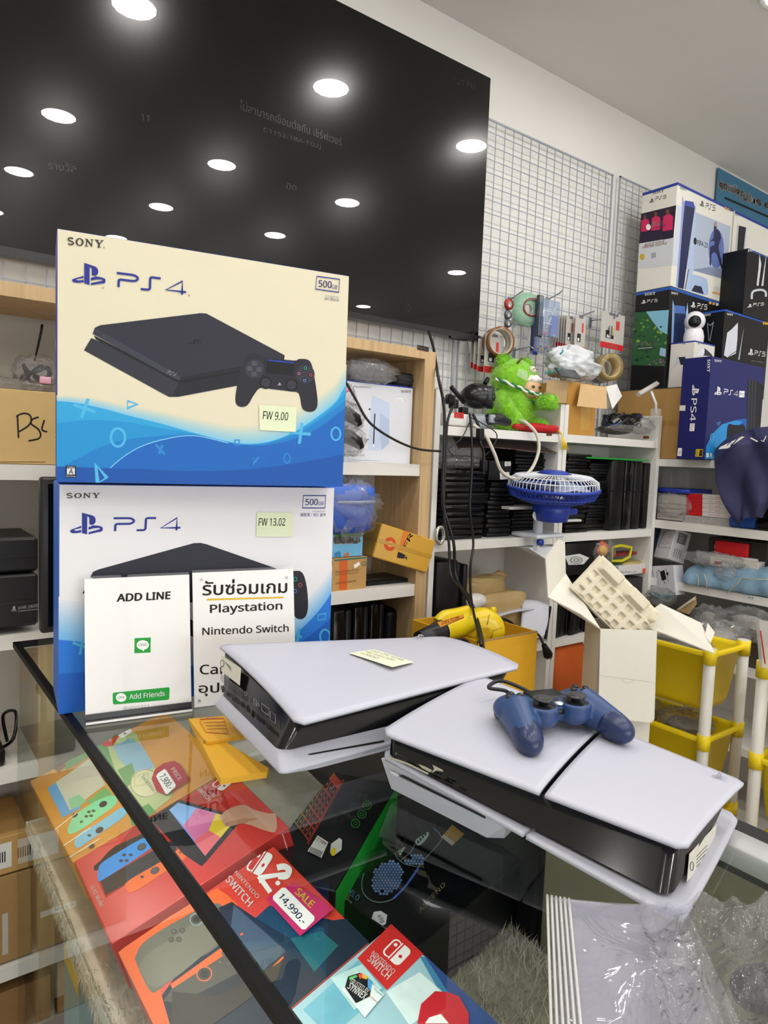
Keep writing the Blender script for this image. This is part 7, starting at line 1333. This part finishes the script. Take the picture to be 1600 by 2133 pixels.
# white controller box with the camera on it
c = PY(1448, 709, 1.604); fr = upright((c.x, 1.604, zb_)); hh = c.z-zb_; t = carton('controller_carton', 'white game controller carton under the small white camera', 'carton', fr, .165, hh, .11, M('dedad2', .45, var=.02)); pr = Print(fr, src=(1280, 640, 5)); pr.px = False; pr.rect((0, hh-.006), (.165, hh), ink('2a3a94')); pr.px = True; pr.shape(PSMARK, (865, 388), (885, 386), (867, 364), ink('3a3a44')); pr.text('PlayStation', (890, 385), (950, 392), (891, 372), ink('55555c')); pr.shape(SONYW, (1055, 410), (1094, 418), (1056, 402), ink('3a3a44')); pr.poly(bez([(905, 500), (915, 440), (935, 425), (1000, 480), (1015, 510), (905, 500)], 4), ink('30323a')); pr.poly(bez([(860, 500), (895, 445), (930, 425), (938, 450), (925, 500), (860, 500)], 4), ink('e4e6ee')); pr.obj('front_print', t)
ps = Print(side_frame(fr, .11), src=(1280, 640, 5)); ps.px = False; ps.rect((0, hh-.006), (.11, hh), ink('2a3a94')); ps.px = True; ps.shape(PSMARK, (706, 388), (738, 386), (710, 364), ink('3a3a44')); ps.poly(bez([(640, 560), (650, 520), (670, 508), (690, 530), (700, 580), (650, 600), (620, 640), (615, 610), (640, 560)], 3), ink('c9ccd6')); ps.poly([(668, 520), (740, 515), (740, 600), (690, 600)], ink('26282e')); ps.obj('side_print', t)
cw = V((c.x-.0, 1.60, c.z+.001)); cw = PY(1445, 703, 1.655); cw.z = c.z+.001; k = T('security_camera', 'white round headed indoor camera on the controller carton', 'camera', cw); WC = M('e2dfe4', .3, var=0)
MB(WC).lathe([(.036, 0), (.041, .008), (.042, .03), (.036, .055), (.026, .066), (0, .068)], 26, None, cap=True).obj('base', k); hd = V((0, 0, .095)); MB(WC).ell(hd, (.043, .043, .043), 24, 16).obj('head', k); dirc = (CAM-(cw+hd)).normalized(); Q = frame_of(hd+dirc*.0, dirc.orthogonal(), dirc.cross(dirc.orthogonal())); MB(BKG).lathe([(.026, .033), (.024, .039), (.014, .043), (0, .0435)], 24, Q, cap=False).obj('lens', k); MB(M('2a2c34', .1)).lathe([(.009, .0436), (.006, .045), (0, .0455)], 16, Q, cap=False).obj('lens_glass', k)
# PS4 Pro carton
frP = upright((2.70, 1.467, 1.4385)); hP = .411; t = carton('console_carton', 'dark blue console carton with a 4K mark on top of the right unit', 'carton', frP, .45, hP, .121, M('181e60', .45, var=.06, scale=14, spec=.3)); pr = Print(frP, src=(1280, 640, 5)); pr.poly([(945, 1580), (965, 1480), (1040, 1330), (1150, 1210), (1300, 1165), (1600, 1150), (1600, 1585)], ink('1a5cae')); pr.poly([(945, 1580), (955, 1450), (1020, 1320), (1120, 1220), (1250, 1180), (1340, 1190), (1180, 1330), (1080, 1580)], ink('2a8fd4')); pr.ring((1018, 1355), 18, 6, LB, 16, 40); pr.stroke([(1065, 1210), (1105, 1192), (1080, 1230)], 4, LB, True)
pr.poly([(1390, 750), (1470, 760), (1600, 850), (1600, 1400), (1370, 1400)], ink('1a1c26')); [pr.poly([(x, 755), (x+14, 757), (x-8, 1400), (x-22, 1400)], ink('33363f')) for x in (1400, 1432, 1462)]; pr.poly(bez([(1165, 1400), (1175, 1250), (1200, 1215), (1240, 1225), (1310, 1225), (1345, 1220), (1370, 1290), (1360, 1400), (1165, 1400)], 3), ink('15161c')); pr.shape(SONYW, (1040, 565), (1116, 575), (1042, 542), WH); pr.shape(PSMARK, (1040, 912), (1112, 920), (1048, 820), WH); pr.shape(PS4W, (1135, 905), (1285, 925), (1140, 850), WH); pr.poly([(1300, 872), (1355, 872), (1352, 938), (1298, 938)], WH); pr.text('Pro', (1306, 925), (1346, 926), (1308, 885), ink('23296e')); pr.rect((955, 1518), (982, 1562), ink('d4e8d4')); pr.rect((995, 1520), (1015, 1560), ink('d8dce4')); pr.obj('front_print', t)
ps = Print(side_frame(frP, .121), src=(1280, 640, 5)); ps.shape(SONYW, (970, 540), (965, 675), (1000, 540), WH); ps.shape(PSMARK, (808, 808), (806, 915), (885, 812), WH); ps.text('PS4', (802, 950), (785, 1185), (862, 950), WH); ps.poly([(790, 1210), (838, 1210), (832, 1290), (782, 1290)], WH); ps.text('Pro', (798, 1220), (792, 1278), (826, 1222), ink('23296e')); ps.poly([(664, 1465), (705, 1468), (700, 1550), (655, 1548)], WH); ps.text('1TB', (672, 1480), (668, 1530), (694, 1482), ink('23296e')); ps.poly([(850, 1478), (925, 1480), (918, 1558), (842, 1555)], ink('d8b41c')); ps.poly([(888, 1486), (920, 1488), (914, 1552), (880, 1550)], BK); ps.text('4K', (890, 1492), (886, 1545), (914, 1494), ink('d8b41c'), .02); ps.text('HDR', (852, 1490), (848, 1545), (874, 1492), BK, .02); ps.poly([(680, 1022), (742, 1022), (738, 1078), (676, 1078)], ink('d8d4d0')); ps.obj('side_print', t)
# navy garment hung over the shelf edge
GAR = M('2b2b52', .75, var=.12, scale=30, bump=.3); rows = [[(1487, 940, 1.40), (1530, 905, 1.38), (1570, 892, 1.36), (1640, 885, 1.30)], [(1488, 965, 1.385), (1540, 925, 1.36), (1580, 915, 1.335), (1640, 920, 1.27)], [(1493, 1000, 1.385), (1545, 965, 1.365), (1585, 962, 1.34), (1640, 975, 1.28)], [(1508, 1040, 1.39), (1545, 1010, 1.37), (1590, 1012, 1.345), (1620, 1020, 1.30)], [(1528, 1075, 1.395), (1550, 1050, 1.375), (1588, 1050, 1.35), (1600, 1055, 1.33)], [(1540, 1094, 1.40), (1555, 1080, 1.385), (1575, 1075, 1.36), (1590, 1080, 1.345)]]
G_ = [[PX(x, y, 2.735-.012*math.sin(i*1.3+j)) if i else PX(x, y, 2.80) for j, (x, y, Y) in enumerate(r)] for i, r in enumerate(rows)]
def gfn(u, v):
    i = min(4, int(u*5)); j = min(2, int(v*3)); a, b = u*5-i, v*3-j; p = G_[i][j]*(1-a)*(1-b)+G_[i+1][j]*a*(1-b)+G_[i+1][j+1]*a*b+G_[i][j+1]*(1-a)*b
    return p+V((-.016*abs(math.sin(v*5+u*2.4))-.008*math.sin(v*11-u*7), 0, 0))
g = T('folded_garment', 'dark navy cloth garment with white print hanging over the right shelf edge', 'garment', PX(1560, 980, 2.76)); mb = MB(GAR); mb.grid(gfn, 24, 24); mb.obj('cloth', g, world=True, solid=.004, subdiv=1)
pr = Print(frame_of(V((2.692, 1.4, 1.4)), V((0, -1, 0)), V((0, 0, 1))), src=(1280, 640, 5), z=.006); pr.poly([(1090, 1480), (1110, 1455), (1340, 1345), (1365, 1350), (1190, 1470)], WH); pr.stroke([(1180, 1440), (1230, 1390), (1220, 1450), (1300, 1360)], 8, ink('2b2b52')); pr.stroke([(1425, 1360), (1500, 1400)], 14, WH); pr.stroke([(1535, 1385), (1560, 1400), (1590, 1340)], 8, WH); pr.obj('white_print', g)
# blue wall sign
fr = upright((PY(1491, 430, 1.985).x, 1.985, 2.62)); w_ = 1.2; h_ = f_px(fr, 1496, 348).y; t = carton('wall_sign', 'blue wall sign with white outlined Thai lettering above the carton stack', 'sign', fr, w_, h_, .006, M('3a789c', .4, var=.1, scale=6)); pr = Print(fr, src=(1280, 340, 5))
for dx, dy in ((-13, 0), (13, 0), (0, -13), (0, 13), (9, 9), (-9, 9), (0, 0)): m = WH if (dx or dy) else BK; bo = .03 if (dx or dy) else .01; pr.text('ชุดแข่ง', (1092+dx, 265+dy), (1300+dx, 350+dy), (1094+dx, 165+dy), m, bo); pr.text('Full', (1315+dx, 365+dy), (1410+dx, 405+dy), (1317+dx, 285+dy), m, bo); pr.text('JS Cockpit', (1430+dx, 412+dy), (1900+dx, 600+dy), (1432+dx, 355+dy), m, bo)
pr.stroke([(1145, 358), (1900, 690)], 22, BK); pr.obj('lettering', t)

# ================================================================== goods in the right hand unit
XF = 2.80
def xbox(name, label, cat, TL, TR, BL, X, d, m, group=None, deg=-90):
    """carton whose front faces the counter (-X), seen between pixels"""
    O = PX(*BL, X); fr = upright(O, deg); w = f_px(fr, *TR).x; h = f_px(fr, *TL).y; return carton(name, label, cat, fr, w, h, d, m, group), fr, w, h
# clear display stand
g = T('display_stand', 'clear plastic display cover on a blue base in the right unit', 'display stand', PX(1410, 1022, 2.85)); a = PX(1374, 1022, 2.82); b = PX(1444, 1024, 2.82); z0 = 1.171
c = (a+b)/2; BX0, BX1 = min(a.y, b.y), max(a.y, b.y)
SB = xbox('card_stack', 'stack of clear film bags of cards under the display stand', 'card stack', (1372, 1026), (1432, 1026), (1368, 1080), 2.80, .16, M('b9b4ac', .3, var=.25, scale=40, coat=.5)); [MB(M('9f9a94', .4, var=.2)).box((0, .01+i*.02, .0003), (SB[2], .013+i*.02, .002)).obj('card_edge', SB[0]) for i in range(4)]; film_over(SB[0], 'film', SB[1] @ V((SB[2]/2, SB[3]*.6, .004)), (.02, .09, .05), seed=90); zs_ = (SB[1] @ V((0, SB[3], 0))).z
MB(M('2438a0', .35)).bev((2.79, BX0, zs_+.002), (2.98, BX1, zs_+.022), .003, seg=1).obj('base', g, world=True); MB(BKP).box((2.792, BX0+.01, zs_+.0), (2.97, BX1-.01, zs_+.003)).obj('foot', g, world=True); CC = glass_mat('cover_clear', 'f4f6f8', 1.45, haze=.06); MB(CC).bev((2.80, BX0+.015, zs_+.022), (2.96, BX1-.015, min(1.40, zs_+.12)), .006).obj('cover', g, world=True)
# red and white boxes
p0 = xbox('tool_box', 'loose grey strips bag under the red and white boxes', 'bag', (1424, 1072), (1530, 1085), (1420, 1098), 2.80, .14, M('a8a4a0', .5, var=.4, scale=90)); MB(ink('c03a34')).box((.0, .001, .0004), (p0[2]*.5, .008, .003)).obj('red_edge', p0[0]); zr = (p0[1] @ V((0, p0[3], 0))).z
for i in range(5):
    y1 = 1073-i*7.6; O = PX(1429, y1, 2.80); fr = upright((2.80, O.y, zr+.0012+i*.0185), -90); w_ = f_px(fr, 1532, y1+9).x; t = carton('slim_box', 'slim red and white box in the right unit stack, %s' % ('lowest', 'second from bottom', 'middle', 'fourth from bottom', 'topmost')[i], 'box', fr, w_, .0178, .12, M('dcd8d6', .45), 'red and white slim boxes'); pr = Print(fr, px=False); pr.rect((0, 0), (w_*.34, .0178), SDR); pr.text('PD-1', (w_*.48, .006), (w_*.55, .006), (w_*.48, .012), SDR); pr.text('INLUTS', (w_*.6, .005), (w_*.7, .005), (w_*.6, .012), SDR); pr.text('HACKLIGHT', (w_*.78, .005), (w_*.93, .005), (w_*.78, .011), ink('c87070')); pr.obj('front_print', t)
g = T('tape_dispenser', 'blue and black gadget at the right end of the red boxes', 'gadget', PX(1545, 1095, 2.80)); a = PX(1550, 1098, 2.80); MB(M('1f4fa0', .35)).bev((2.79, a.y-.05, 1.171), (2.88, a.y+.06, 1.215), .01).obj('blue_body', g, world=True); MB(BKG).bev((2.78, a.y-.3, 1.171), (2.95, a.y-.055, 1.22), .006).obj('black_body', g, world=True); MB(BKP).bev((2.79, a.y-.28, 1.222), (2.95, a.y-.06, 1.262), .006).obj('upper_body', g, world=True); MB(CARD).hull([PX(*p, X) for p, X in (((1578, 1040), 2.79), ((1598, 1032), 2.80), ((1612, 1050), 2.80), ((1585, 1060), 2.79), ((1578, 1042), 2.81), ((1598, 1034), 2.82))]).obj('cardboard_piece', g, world=True)
# tilted white gadget box
def tbox(name, label, cat, p0, p1, p3, d, m):
    q = [PX(*p) for p in (p0, p1, p3)]; fr = frame_of(q[0], q[1]-q[0], q[2]-q[0]); w = f_px(fr, *p1[:2]).x; h = f_px(fr, *p3[:2]).y
    return carton(name, label, cat, fr, w, h, d, m), fr, w, h
t, fr, w_, h_ = tbox('gadget_box', 'tilted white gadget box with a line drawing in the right unit', 'box', (1361, 1160, 2.80), (1392, 1164, 2.775), (1392, 1099, 2.83), .09, M('cfcdd0', .45))
pr = Print(fr, src=(1340, 940, 6.154)); pr.stroke([(185, 1228), (290, 1010), (480, 1014), (365, 1240)], 6, ink('55555a'), True); pr.ring((345, 1085), 20, 3, ink('77777a'), 10, 22); pr.stroke([(240, 1170), (280, 1150), (330, 1175), (270, 1195)], 3, ink('77777a'), True); pr.obj('drawing', t)
pr = Print(side_frame(fr, .09, w_, True), px=False); pr.rect((.02, h_*.58), (.07, h_*.92), ink('6f6f6a')); pr.text('ROBOT', (.055, h_*.62), (.055, h_*.88), (.03, h_*.62), ink('cfcdd0'), .02); [pr.rect((.02+i*.012, h_*.12), (.026+i*.012, h_*.4), ink('9a9a98')) for i in range(4)]; pr.obj('end_print', t)
t = xbox('blue_folder', 'pile of blue folders behind the tilted gadget box', 'folder', (1366, 1098), (1398, 1100), (1364, 1150), 2.86, .1, M('2f5a80', .5, var=.2, scale=60))[0]; [MB(M('5a86ac', .5)).box((0, .02+.02*i, .0004), (.09, .023+.02*i, .002)).obj('sheet_edge', t) for i in range(4)]
# adapter box with black drawing
t, fr, w_, h_ = tbox('adapter_box', 'white adapter box with a black line drawing and yellow corner', 'box', (1356, 1240, 2.765), (1408, 1240, 2.745), (1342, 1180, 2.775), .06, M('d4d4dc', .45))
pr = Print(fr, src=(1340, 940, 6.154)); pr.poly([(215, 1545), (272, 1520), (298, 1640), (240, 1660)], BK); pr.stroke([(190, 1525), (215, 1545)], 9, BK); pr.stroke([(258, 1650), (282, 1700)], 7, BK); pr.stroke([(290, 1490), (325, 1680)], 4, BK); pr.circ((310, 1570), 14, BK, 10, 22); pr.stroke([(85, 1545), (115, 1535), (145, 1620), (110, 1630)], 3, ink('55555a'), True); pr.stroke([(105, 1655), (130, 1650), (160, 1735), (130, 1742)], 3, ink('55555a'), True); pr.poly([(275, 1425), (350, 1400), (345, 1450), (330, 1455)], ink('d8b020')); pr.text('Multi-Form DC12V', (165, 1540), (190, 1720), (180, 1535), ink('55555a')); pr.obj('drawing', t)
# open box with red gadget
t, fr, w_, h_ = xbox('open_box', 'open dark box holding a red gadget in the right unit', 'box', (1476, 1118), (1600, 1136), (1473, 1168), 2.84, .15, M('2a2522', .6, var=.1)); MB(SDR).bev((w_*.15, h_*.35, .0005), (w_*.72, h_*.92, .02), .006).obj('red_gadget', t); MB(WH).box((w_*.12, h_*.55, .0005), (w_*.16, h_*.7, .004)).obj('white_end', t); MB(M('cfcdce', .5)).bev((-.04, -.005, .012), (w_*.9, h_*.38, .018), .003, seg=1).obj('white_flap', t)
t, fr, w_, h_ = xbox('white_box', 'white box with a red stamp lying on the denim roll', 'box', (1480, 1158), (1582, 1163), (1478, 1178), 2.79, .12, M('cfccc2', .5)); pr = Print(fr, px=False); pr.rect((.02, .01), (.05, .022), ink('a83a34')); pr.text('LED', (.13, .012), (.16, .012), (.13, .022), ink('8a8a84')); pr.obj('stamp', t)
g = T('film_bag', 'crumpled clear plastic bag over the denim roll in the right unit', 'bag', PX(1500, 1170, 2.76)); film_over(g, 'film', PX(1485, 1165, 2.78), (.03, .13, .03), seed=95, amp=.3); film_over(g, 'film', PX(1512, 1192, 2.755), (.02, .045, .04), seed=96, amp=.35)
# denim roll
den = T('denim_roll', 'pale blue denim bundle with tan stitching in the right unit', 'denim bundle', PX(1500, 1240, 2.80)); a, b = PX(1428, 1215, 2.82), PX(1640, 1222, 2.82)
DN = M('7fa0b8', .8, var=.15, scale=40, bump=.2); rr = random.Random(2)
mb = MB(DN); n = 14; L = [a.lerp(b, i/n)+V((0, 0, .004*math.sin(i*1.7))) for i in range(n+1)]; R_ = [.03]+[.078+.008*math.sin(i*2.3) for i in range(n-1)]+[.055]; mb.tube(L, R_, 18); [setattr(p, 'z', max(p.z, .917)) for p in mb.v]; mb.obj('roll', den, world=True, subdiv=1)
for x0, y0, x1, y1 in ((1452, 1196, 1454, 1222), (1466, 1194, 1472, 1226), (1515, 1235, 1545, 1205), (1545, 1205, 1600, 1208)): MB(M('c9b98a', .6)).tube(bez([PX(x0, y0, 2.747), PX((x0+x1)/2+2, (y0+y1)/2, 2.738), PX(x1, y1, 2.745)], 4), .0016, 5).obj('stitching', den, world=True)
# loose packing on the shelf below and in the cart
for i, (x, y, X, r, lb) in enumerate(((1478, 1290, 2.70, (.05, .07, .055), 'clear plastic cup shaped wrap above the yellow cart'), (1560, 1300, 2.68, (.06, .12, .06), 'crumpled clear film above the yellow cart, right'), (1500, 1325, 2.30, (.10, .08, .05), 'crumpled clear film inside the upper basket of the cart'))): g = T('packing_film', lb, 'film', PX(x, y+10, X)); film_over(g, 'film', PX(x, y, X), r, seed=100+i, amp=.3); lump(PX(x, y+4, X), tuple(v*.6 for v in r), M('8f8c88', .5, var=.5, scale=40), amp=.2, seed=110+i).obj('content', g, world=True)
t = T('cardboard_piece', 'torn cardboard wedge below the denim bundle', 'cardboard', PX(1430, 1275, 2.76)); MB(M('a88c62', .8, var=.1, scale=50)).hull([PX(*p, X) for p, X in (((1408, 1270), 2.74), ((1450, 1240), 2.76), ((1452, 1258), 2.76), ((1436, 1280), 2.72), ((1410, 1274), 2.80), ((1450, 1243), 2.82))]).obj('piece', t, world=True)
MB(M('dcd6c8', .7)).hull([PX(*p, 2.735) for p in ((1412, 1268), (1448, 1243), (1449, 1248), (1414, 1272))]+[PX(1430, 1258, 2.73)]).obj('edge', t, world=True)
g = T('tinsel_bag', 'small bag of teal tinsel beside the white carton flap', 'bag', PX(1378, 1245, 2.72)); rr = random.Random(6)
c = PX(1378, 1243, 2.72); [MB(M('3a6a70', .4)).tube(bez([c+V((rr.uniform(-.05, .05), rr.uniform(-.05, .05), rr.uniform(-.02, .02))) for _ in range(6)], 4), .003, 5).obj('tinsel', g, world=True) for _ in range(5)]; film_over(g, 'film', c, (.06, .06, .035), seed=120, amp=.3)
t = carton('shelf_support_box', 'dark box on the lower right unit shelf under the loose packing', 'box', upright((2.80, 1.62, .622), -90), .9, .16, .2, M('4a4038', .7, var=.1)); MB(M('d8a020', .5)).box((.25, .12, .0004), (.6, .155, .004)).obj('yellow_label', t)
for p in ((1555, 1240),): pr = Print(upright((XR-.0006, 1.2, .9), -90)); pr.poly([(1553, 1240), (1575, 1242), (1575, 1250), (1553, 1248)], ink('e4e4e2')); pr.text('A4', (1558, 1247), (1570, 1248), (1558, 1242), BK); pr.obj('shelf_tag', ru)

# ================================================================== opened white carton with moulded pulp trays
WCB = M('dcd8cc', .6, var=.03, scale=40); ya = 1.12
frW = upright(V((*PY(1250, 1310, ya).xy, 0)), -36.0); zt = PY(1250, 1310, ya).z; wW = f_px(frW, 1368, 1312).x; dd = .13
wc = T('opened_white_carton', 'tall opened white carton with pulp trays sticking out of the top', 'carton', frW)
for nm, p, q in (('front_wall', (0, 0, -.004), (wW, zt, 0)), ('back_wall', (0, 0, -dd), (wW, zt, -dd+.004)), ('side_wall', (0, 0, -dd+.004), (.004, zt, -.004)), ('side_wall', (wW-.004, 0, -dd+.004), (wW, zt, -.004))): MB(WCB).box(p, q).obj(nm, wc)
def at(x, y, z=0):      # point on the plane lying z in front of the carton's face, in the carton's own frame
    p = f_px(frW @ Matrix.Translation((0, 0, z)), x, y); return V((p.x, p.y, z))
def flap(pts, nm='flap', th=.003): o = MB(WCB); o.add(pts, [list(range(len(pts)))]); return o.obj(nm, wc, solid=th)
flap([V((0, zt, .002)), V((wW, zt, .002)), at(1363, 1498, .03), at(1357, 1505, .03), at(1250, 1496, .03), at(1246, 1489, .03)])
pr = Print(frW @ Matrix.Translation((0, 0, .034)), src=(1180, 1300, 3.81), z=0); pr.stroke([(262, 408), (700, 465)], 3, ink('b4aea0')); pr.stroke(_arc(485, 440, 42, 28, 10, 170, 10), 2.5, ink('a8a294')); pr.obj('crease', wc)
flap([V((0, zt, -dd)), V((0, zt, 0)), at(1210, 1280, -.01), at(1141, 1244, -.05), at(1178, 1195, -.12)], 'flap'); flap([at(1141, 1244, -.05), at(1178, 1195, -.12), at(1176, 1128, -.13), at(1163, 1124, -.11), at(1136, 1162, -.06)], 'flap')
flap([V((wW, zt, 0)), V((wW, zt, -dd)), at(1376, 1258, -dd), at(1460, 1298, -.09), at(1489, 1362, .02)], 'flap'); flap([at(1468, 1325, -.04), at(1474, 1298, -.07), at(1489, 1318, -.05), at(1480, 1340, -.01)], 'tuck_tab')
PUL = M('e2d9c2', .85, var=.06, scale=60, bump=.3)
# tray: tilted block with a waffle of square pockets
W_ = lambda x, y, z: frW @ at(x, y, z)
ax = W_(1385, 1282, -.05)-W_(1262, 1157, -.06); ay = W_(1262, 1157, -.06)-W_(1193, 1226, -.04); frT = frame_of(W_(1193, 1226, -.04), ax, ay); LT = ax.length; HT = ay.length*.98
pt = T('pulp_tray', 'cream moulded pulp tray with square pockets in the opened white carton', 'pulp tray', frT)
def tz(u, v):
    x, y = u*LT, v*HT; z = .0
    gx, gy = (x/.034) % 1, (y/.029) % 1
    inx = min(1, max(0, (.32-abs(gx-.5))*7)); iny = min(1, max(0, (.32-abs(gy-.5))*7)); z -= .022*inx*iny*(1 if v < .62 else 0)
    if v > .66: s = (x/.10) % 1; z += .022*min(1, (v-.66)*12)*min(1, max(0, (.4-abs(s-.5))*9)) - .004
    e = min(u, 1-u, v, 1-v); z -= .03*max(0, 1-e/.05)
    return (x, y, z)
mb = MB(PUL); mb.grid(tz, 120, 84); mb.grid(lambda u, v: (u*LT, v*HT, -.032), 2, 2); mb.obj('tray', pt, merge=False)
mb = MB(PUL); mb.hull([(0, 0, -.01), (LT, 0, -.01), (LT, HT, -.01), (0, HT, -.01), (.02, .01, -.06), (LT-.02, .01, -.06), (LT-.02, HT-.01, -.06), (.02, HT-.01, -.06)]); mb.obj('rear_tray', pt)
# ================================================================== yellow and white storage carts
CY = M('ecd012', .35, var=.03); CYD = M('d2b40e', .38, var=.03); CWH = M('d9d6ce', .4, var=.02)
def cart(x0, x1, y0, y1, label, rims=(.862, .602, .342), zt=.885):
    t = T('storage_cart', label, 'storage cart', V((x0, y0, 0)))
    for zr_ in rims:
        mb = MB(CY); zo = zr_; zb = zr_-.19; ins = .028
        def ringl(i, z, r=.035): return [(x, y, z) for x, y in rrect((x0+i, y0+i), (x1-i, y1-i), r)]
        Ls = [ringl(-.006, zo-.014), ringl(-.008, zo), ringl(.004, zo), ringl(.008, zo-.012), ringl(ins, zb+.006, .03), ringl(ins+.01, zb+.006, .03)]
        lofts(mb, [[V(p) for p in l] for l in Ls], (False, True)); Lo = [ringl(-.006, zo-.014), ringl(.003, zo-.014), ringl(ins-.005, zb+.02, .03), ringl(ins+.004, zb, .03)]; lofts(mb, [[V(p) for p in l] for l in Lo], (False, True)); mb.obj('basket', t, world=True)
    for px_, py_ in ((x0+.004, y0+.004), (x1-.004, y0+.004), (x1-.004, y1-.004), (x0+.004, y1-.004)):
        MB(CWH).tube([(px_, py_, .05), (px_, py_, zt-.01)], .0165, 14).obj('post', t, world=True)
        for zr_ in rims: MB(CY).tube([(px_, py_, zr_-.034), (px_, py_, zr_+.012)], .0195, 14).obj('collar', t, world=True)
        MB(BKP).lathe([(0, 0), (.02, .004), (.022, .02), (.02, .04), (0, .05)], 12, Matrix.Translation((px_, py_, 0)), cap=False).obj('castor', t, world=True)
    return t
cart(1.975, 2.185, 1.008, 1.37, 'yellow and white storage cart in front of the right unit beside the white carton'); cart(1.985, 2.20, .50, .868, 'yellow and white storage cart at the right edge of the photo')
for i, (x, y, z, r, lb) in enumerate(((2.07, 1.12, .60, (.075, .08, .035), 'crumpled clear film in the middle basket of the nearer row cart'), (2.06, 1.28, .60, (.07, .07, .04), 'second ball of clear film in the middle basket of the cart'), (2.09, .70, .60, (.08, .12, .03), 'clear film in the basket of the cart at the right edge'), (2.08, 1.2, .85, (.08, .13, .03), 'dark film wrapped parts filling the upper basket of the cart'))): g = T('packing_film', lb, 'film', V((x, y, z-.03))); film_over(g, 'film', V((x, y, z)), r, seed=130+i, amp=.3); lump(V((x, y, z-.02)), tuple(v*.8 for v in r), M('3a3634' if i == 3 else '6f6a60', .5, var=.4, scale=40), amp=.15, seed=140+i).obj('content', g, world=True)
g = T('cable_pack', 'clear pack with a red edge standing in the cart at the right edge', 'pack', V((2.10, .80, .82))); q = [PY(x, y, .82) for x, y in ((1578, 1290), (1640, 1300), (1640, 1400), (1585, 1390))]; mb = MB(glass_mat('pack_clear', 'f4f4f4', 1.45, rough=.1, haze=.5, hazecol='d8d4d0')); mb.add(q, [(0, 1, 2, 3)]); mb.obj('pouch', g, world=True, solid=.008); MB(SDR).tube([q[0]+V((.01, -.006, -.03)), q[3]+V((.01, -.006, .01))], .0015, 5).obj('red_edge', g, world=True)
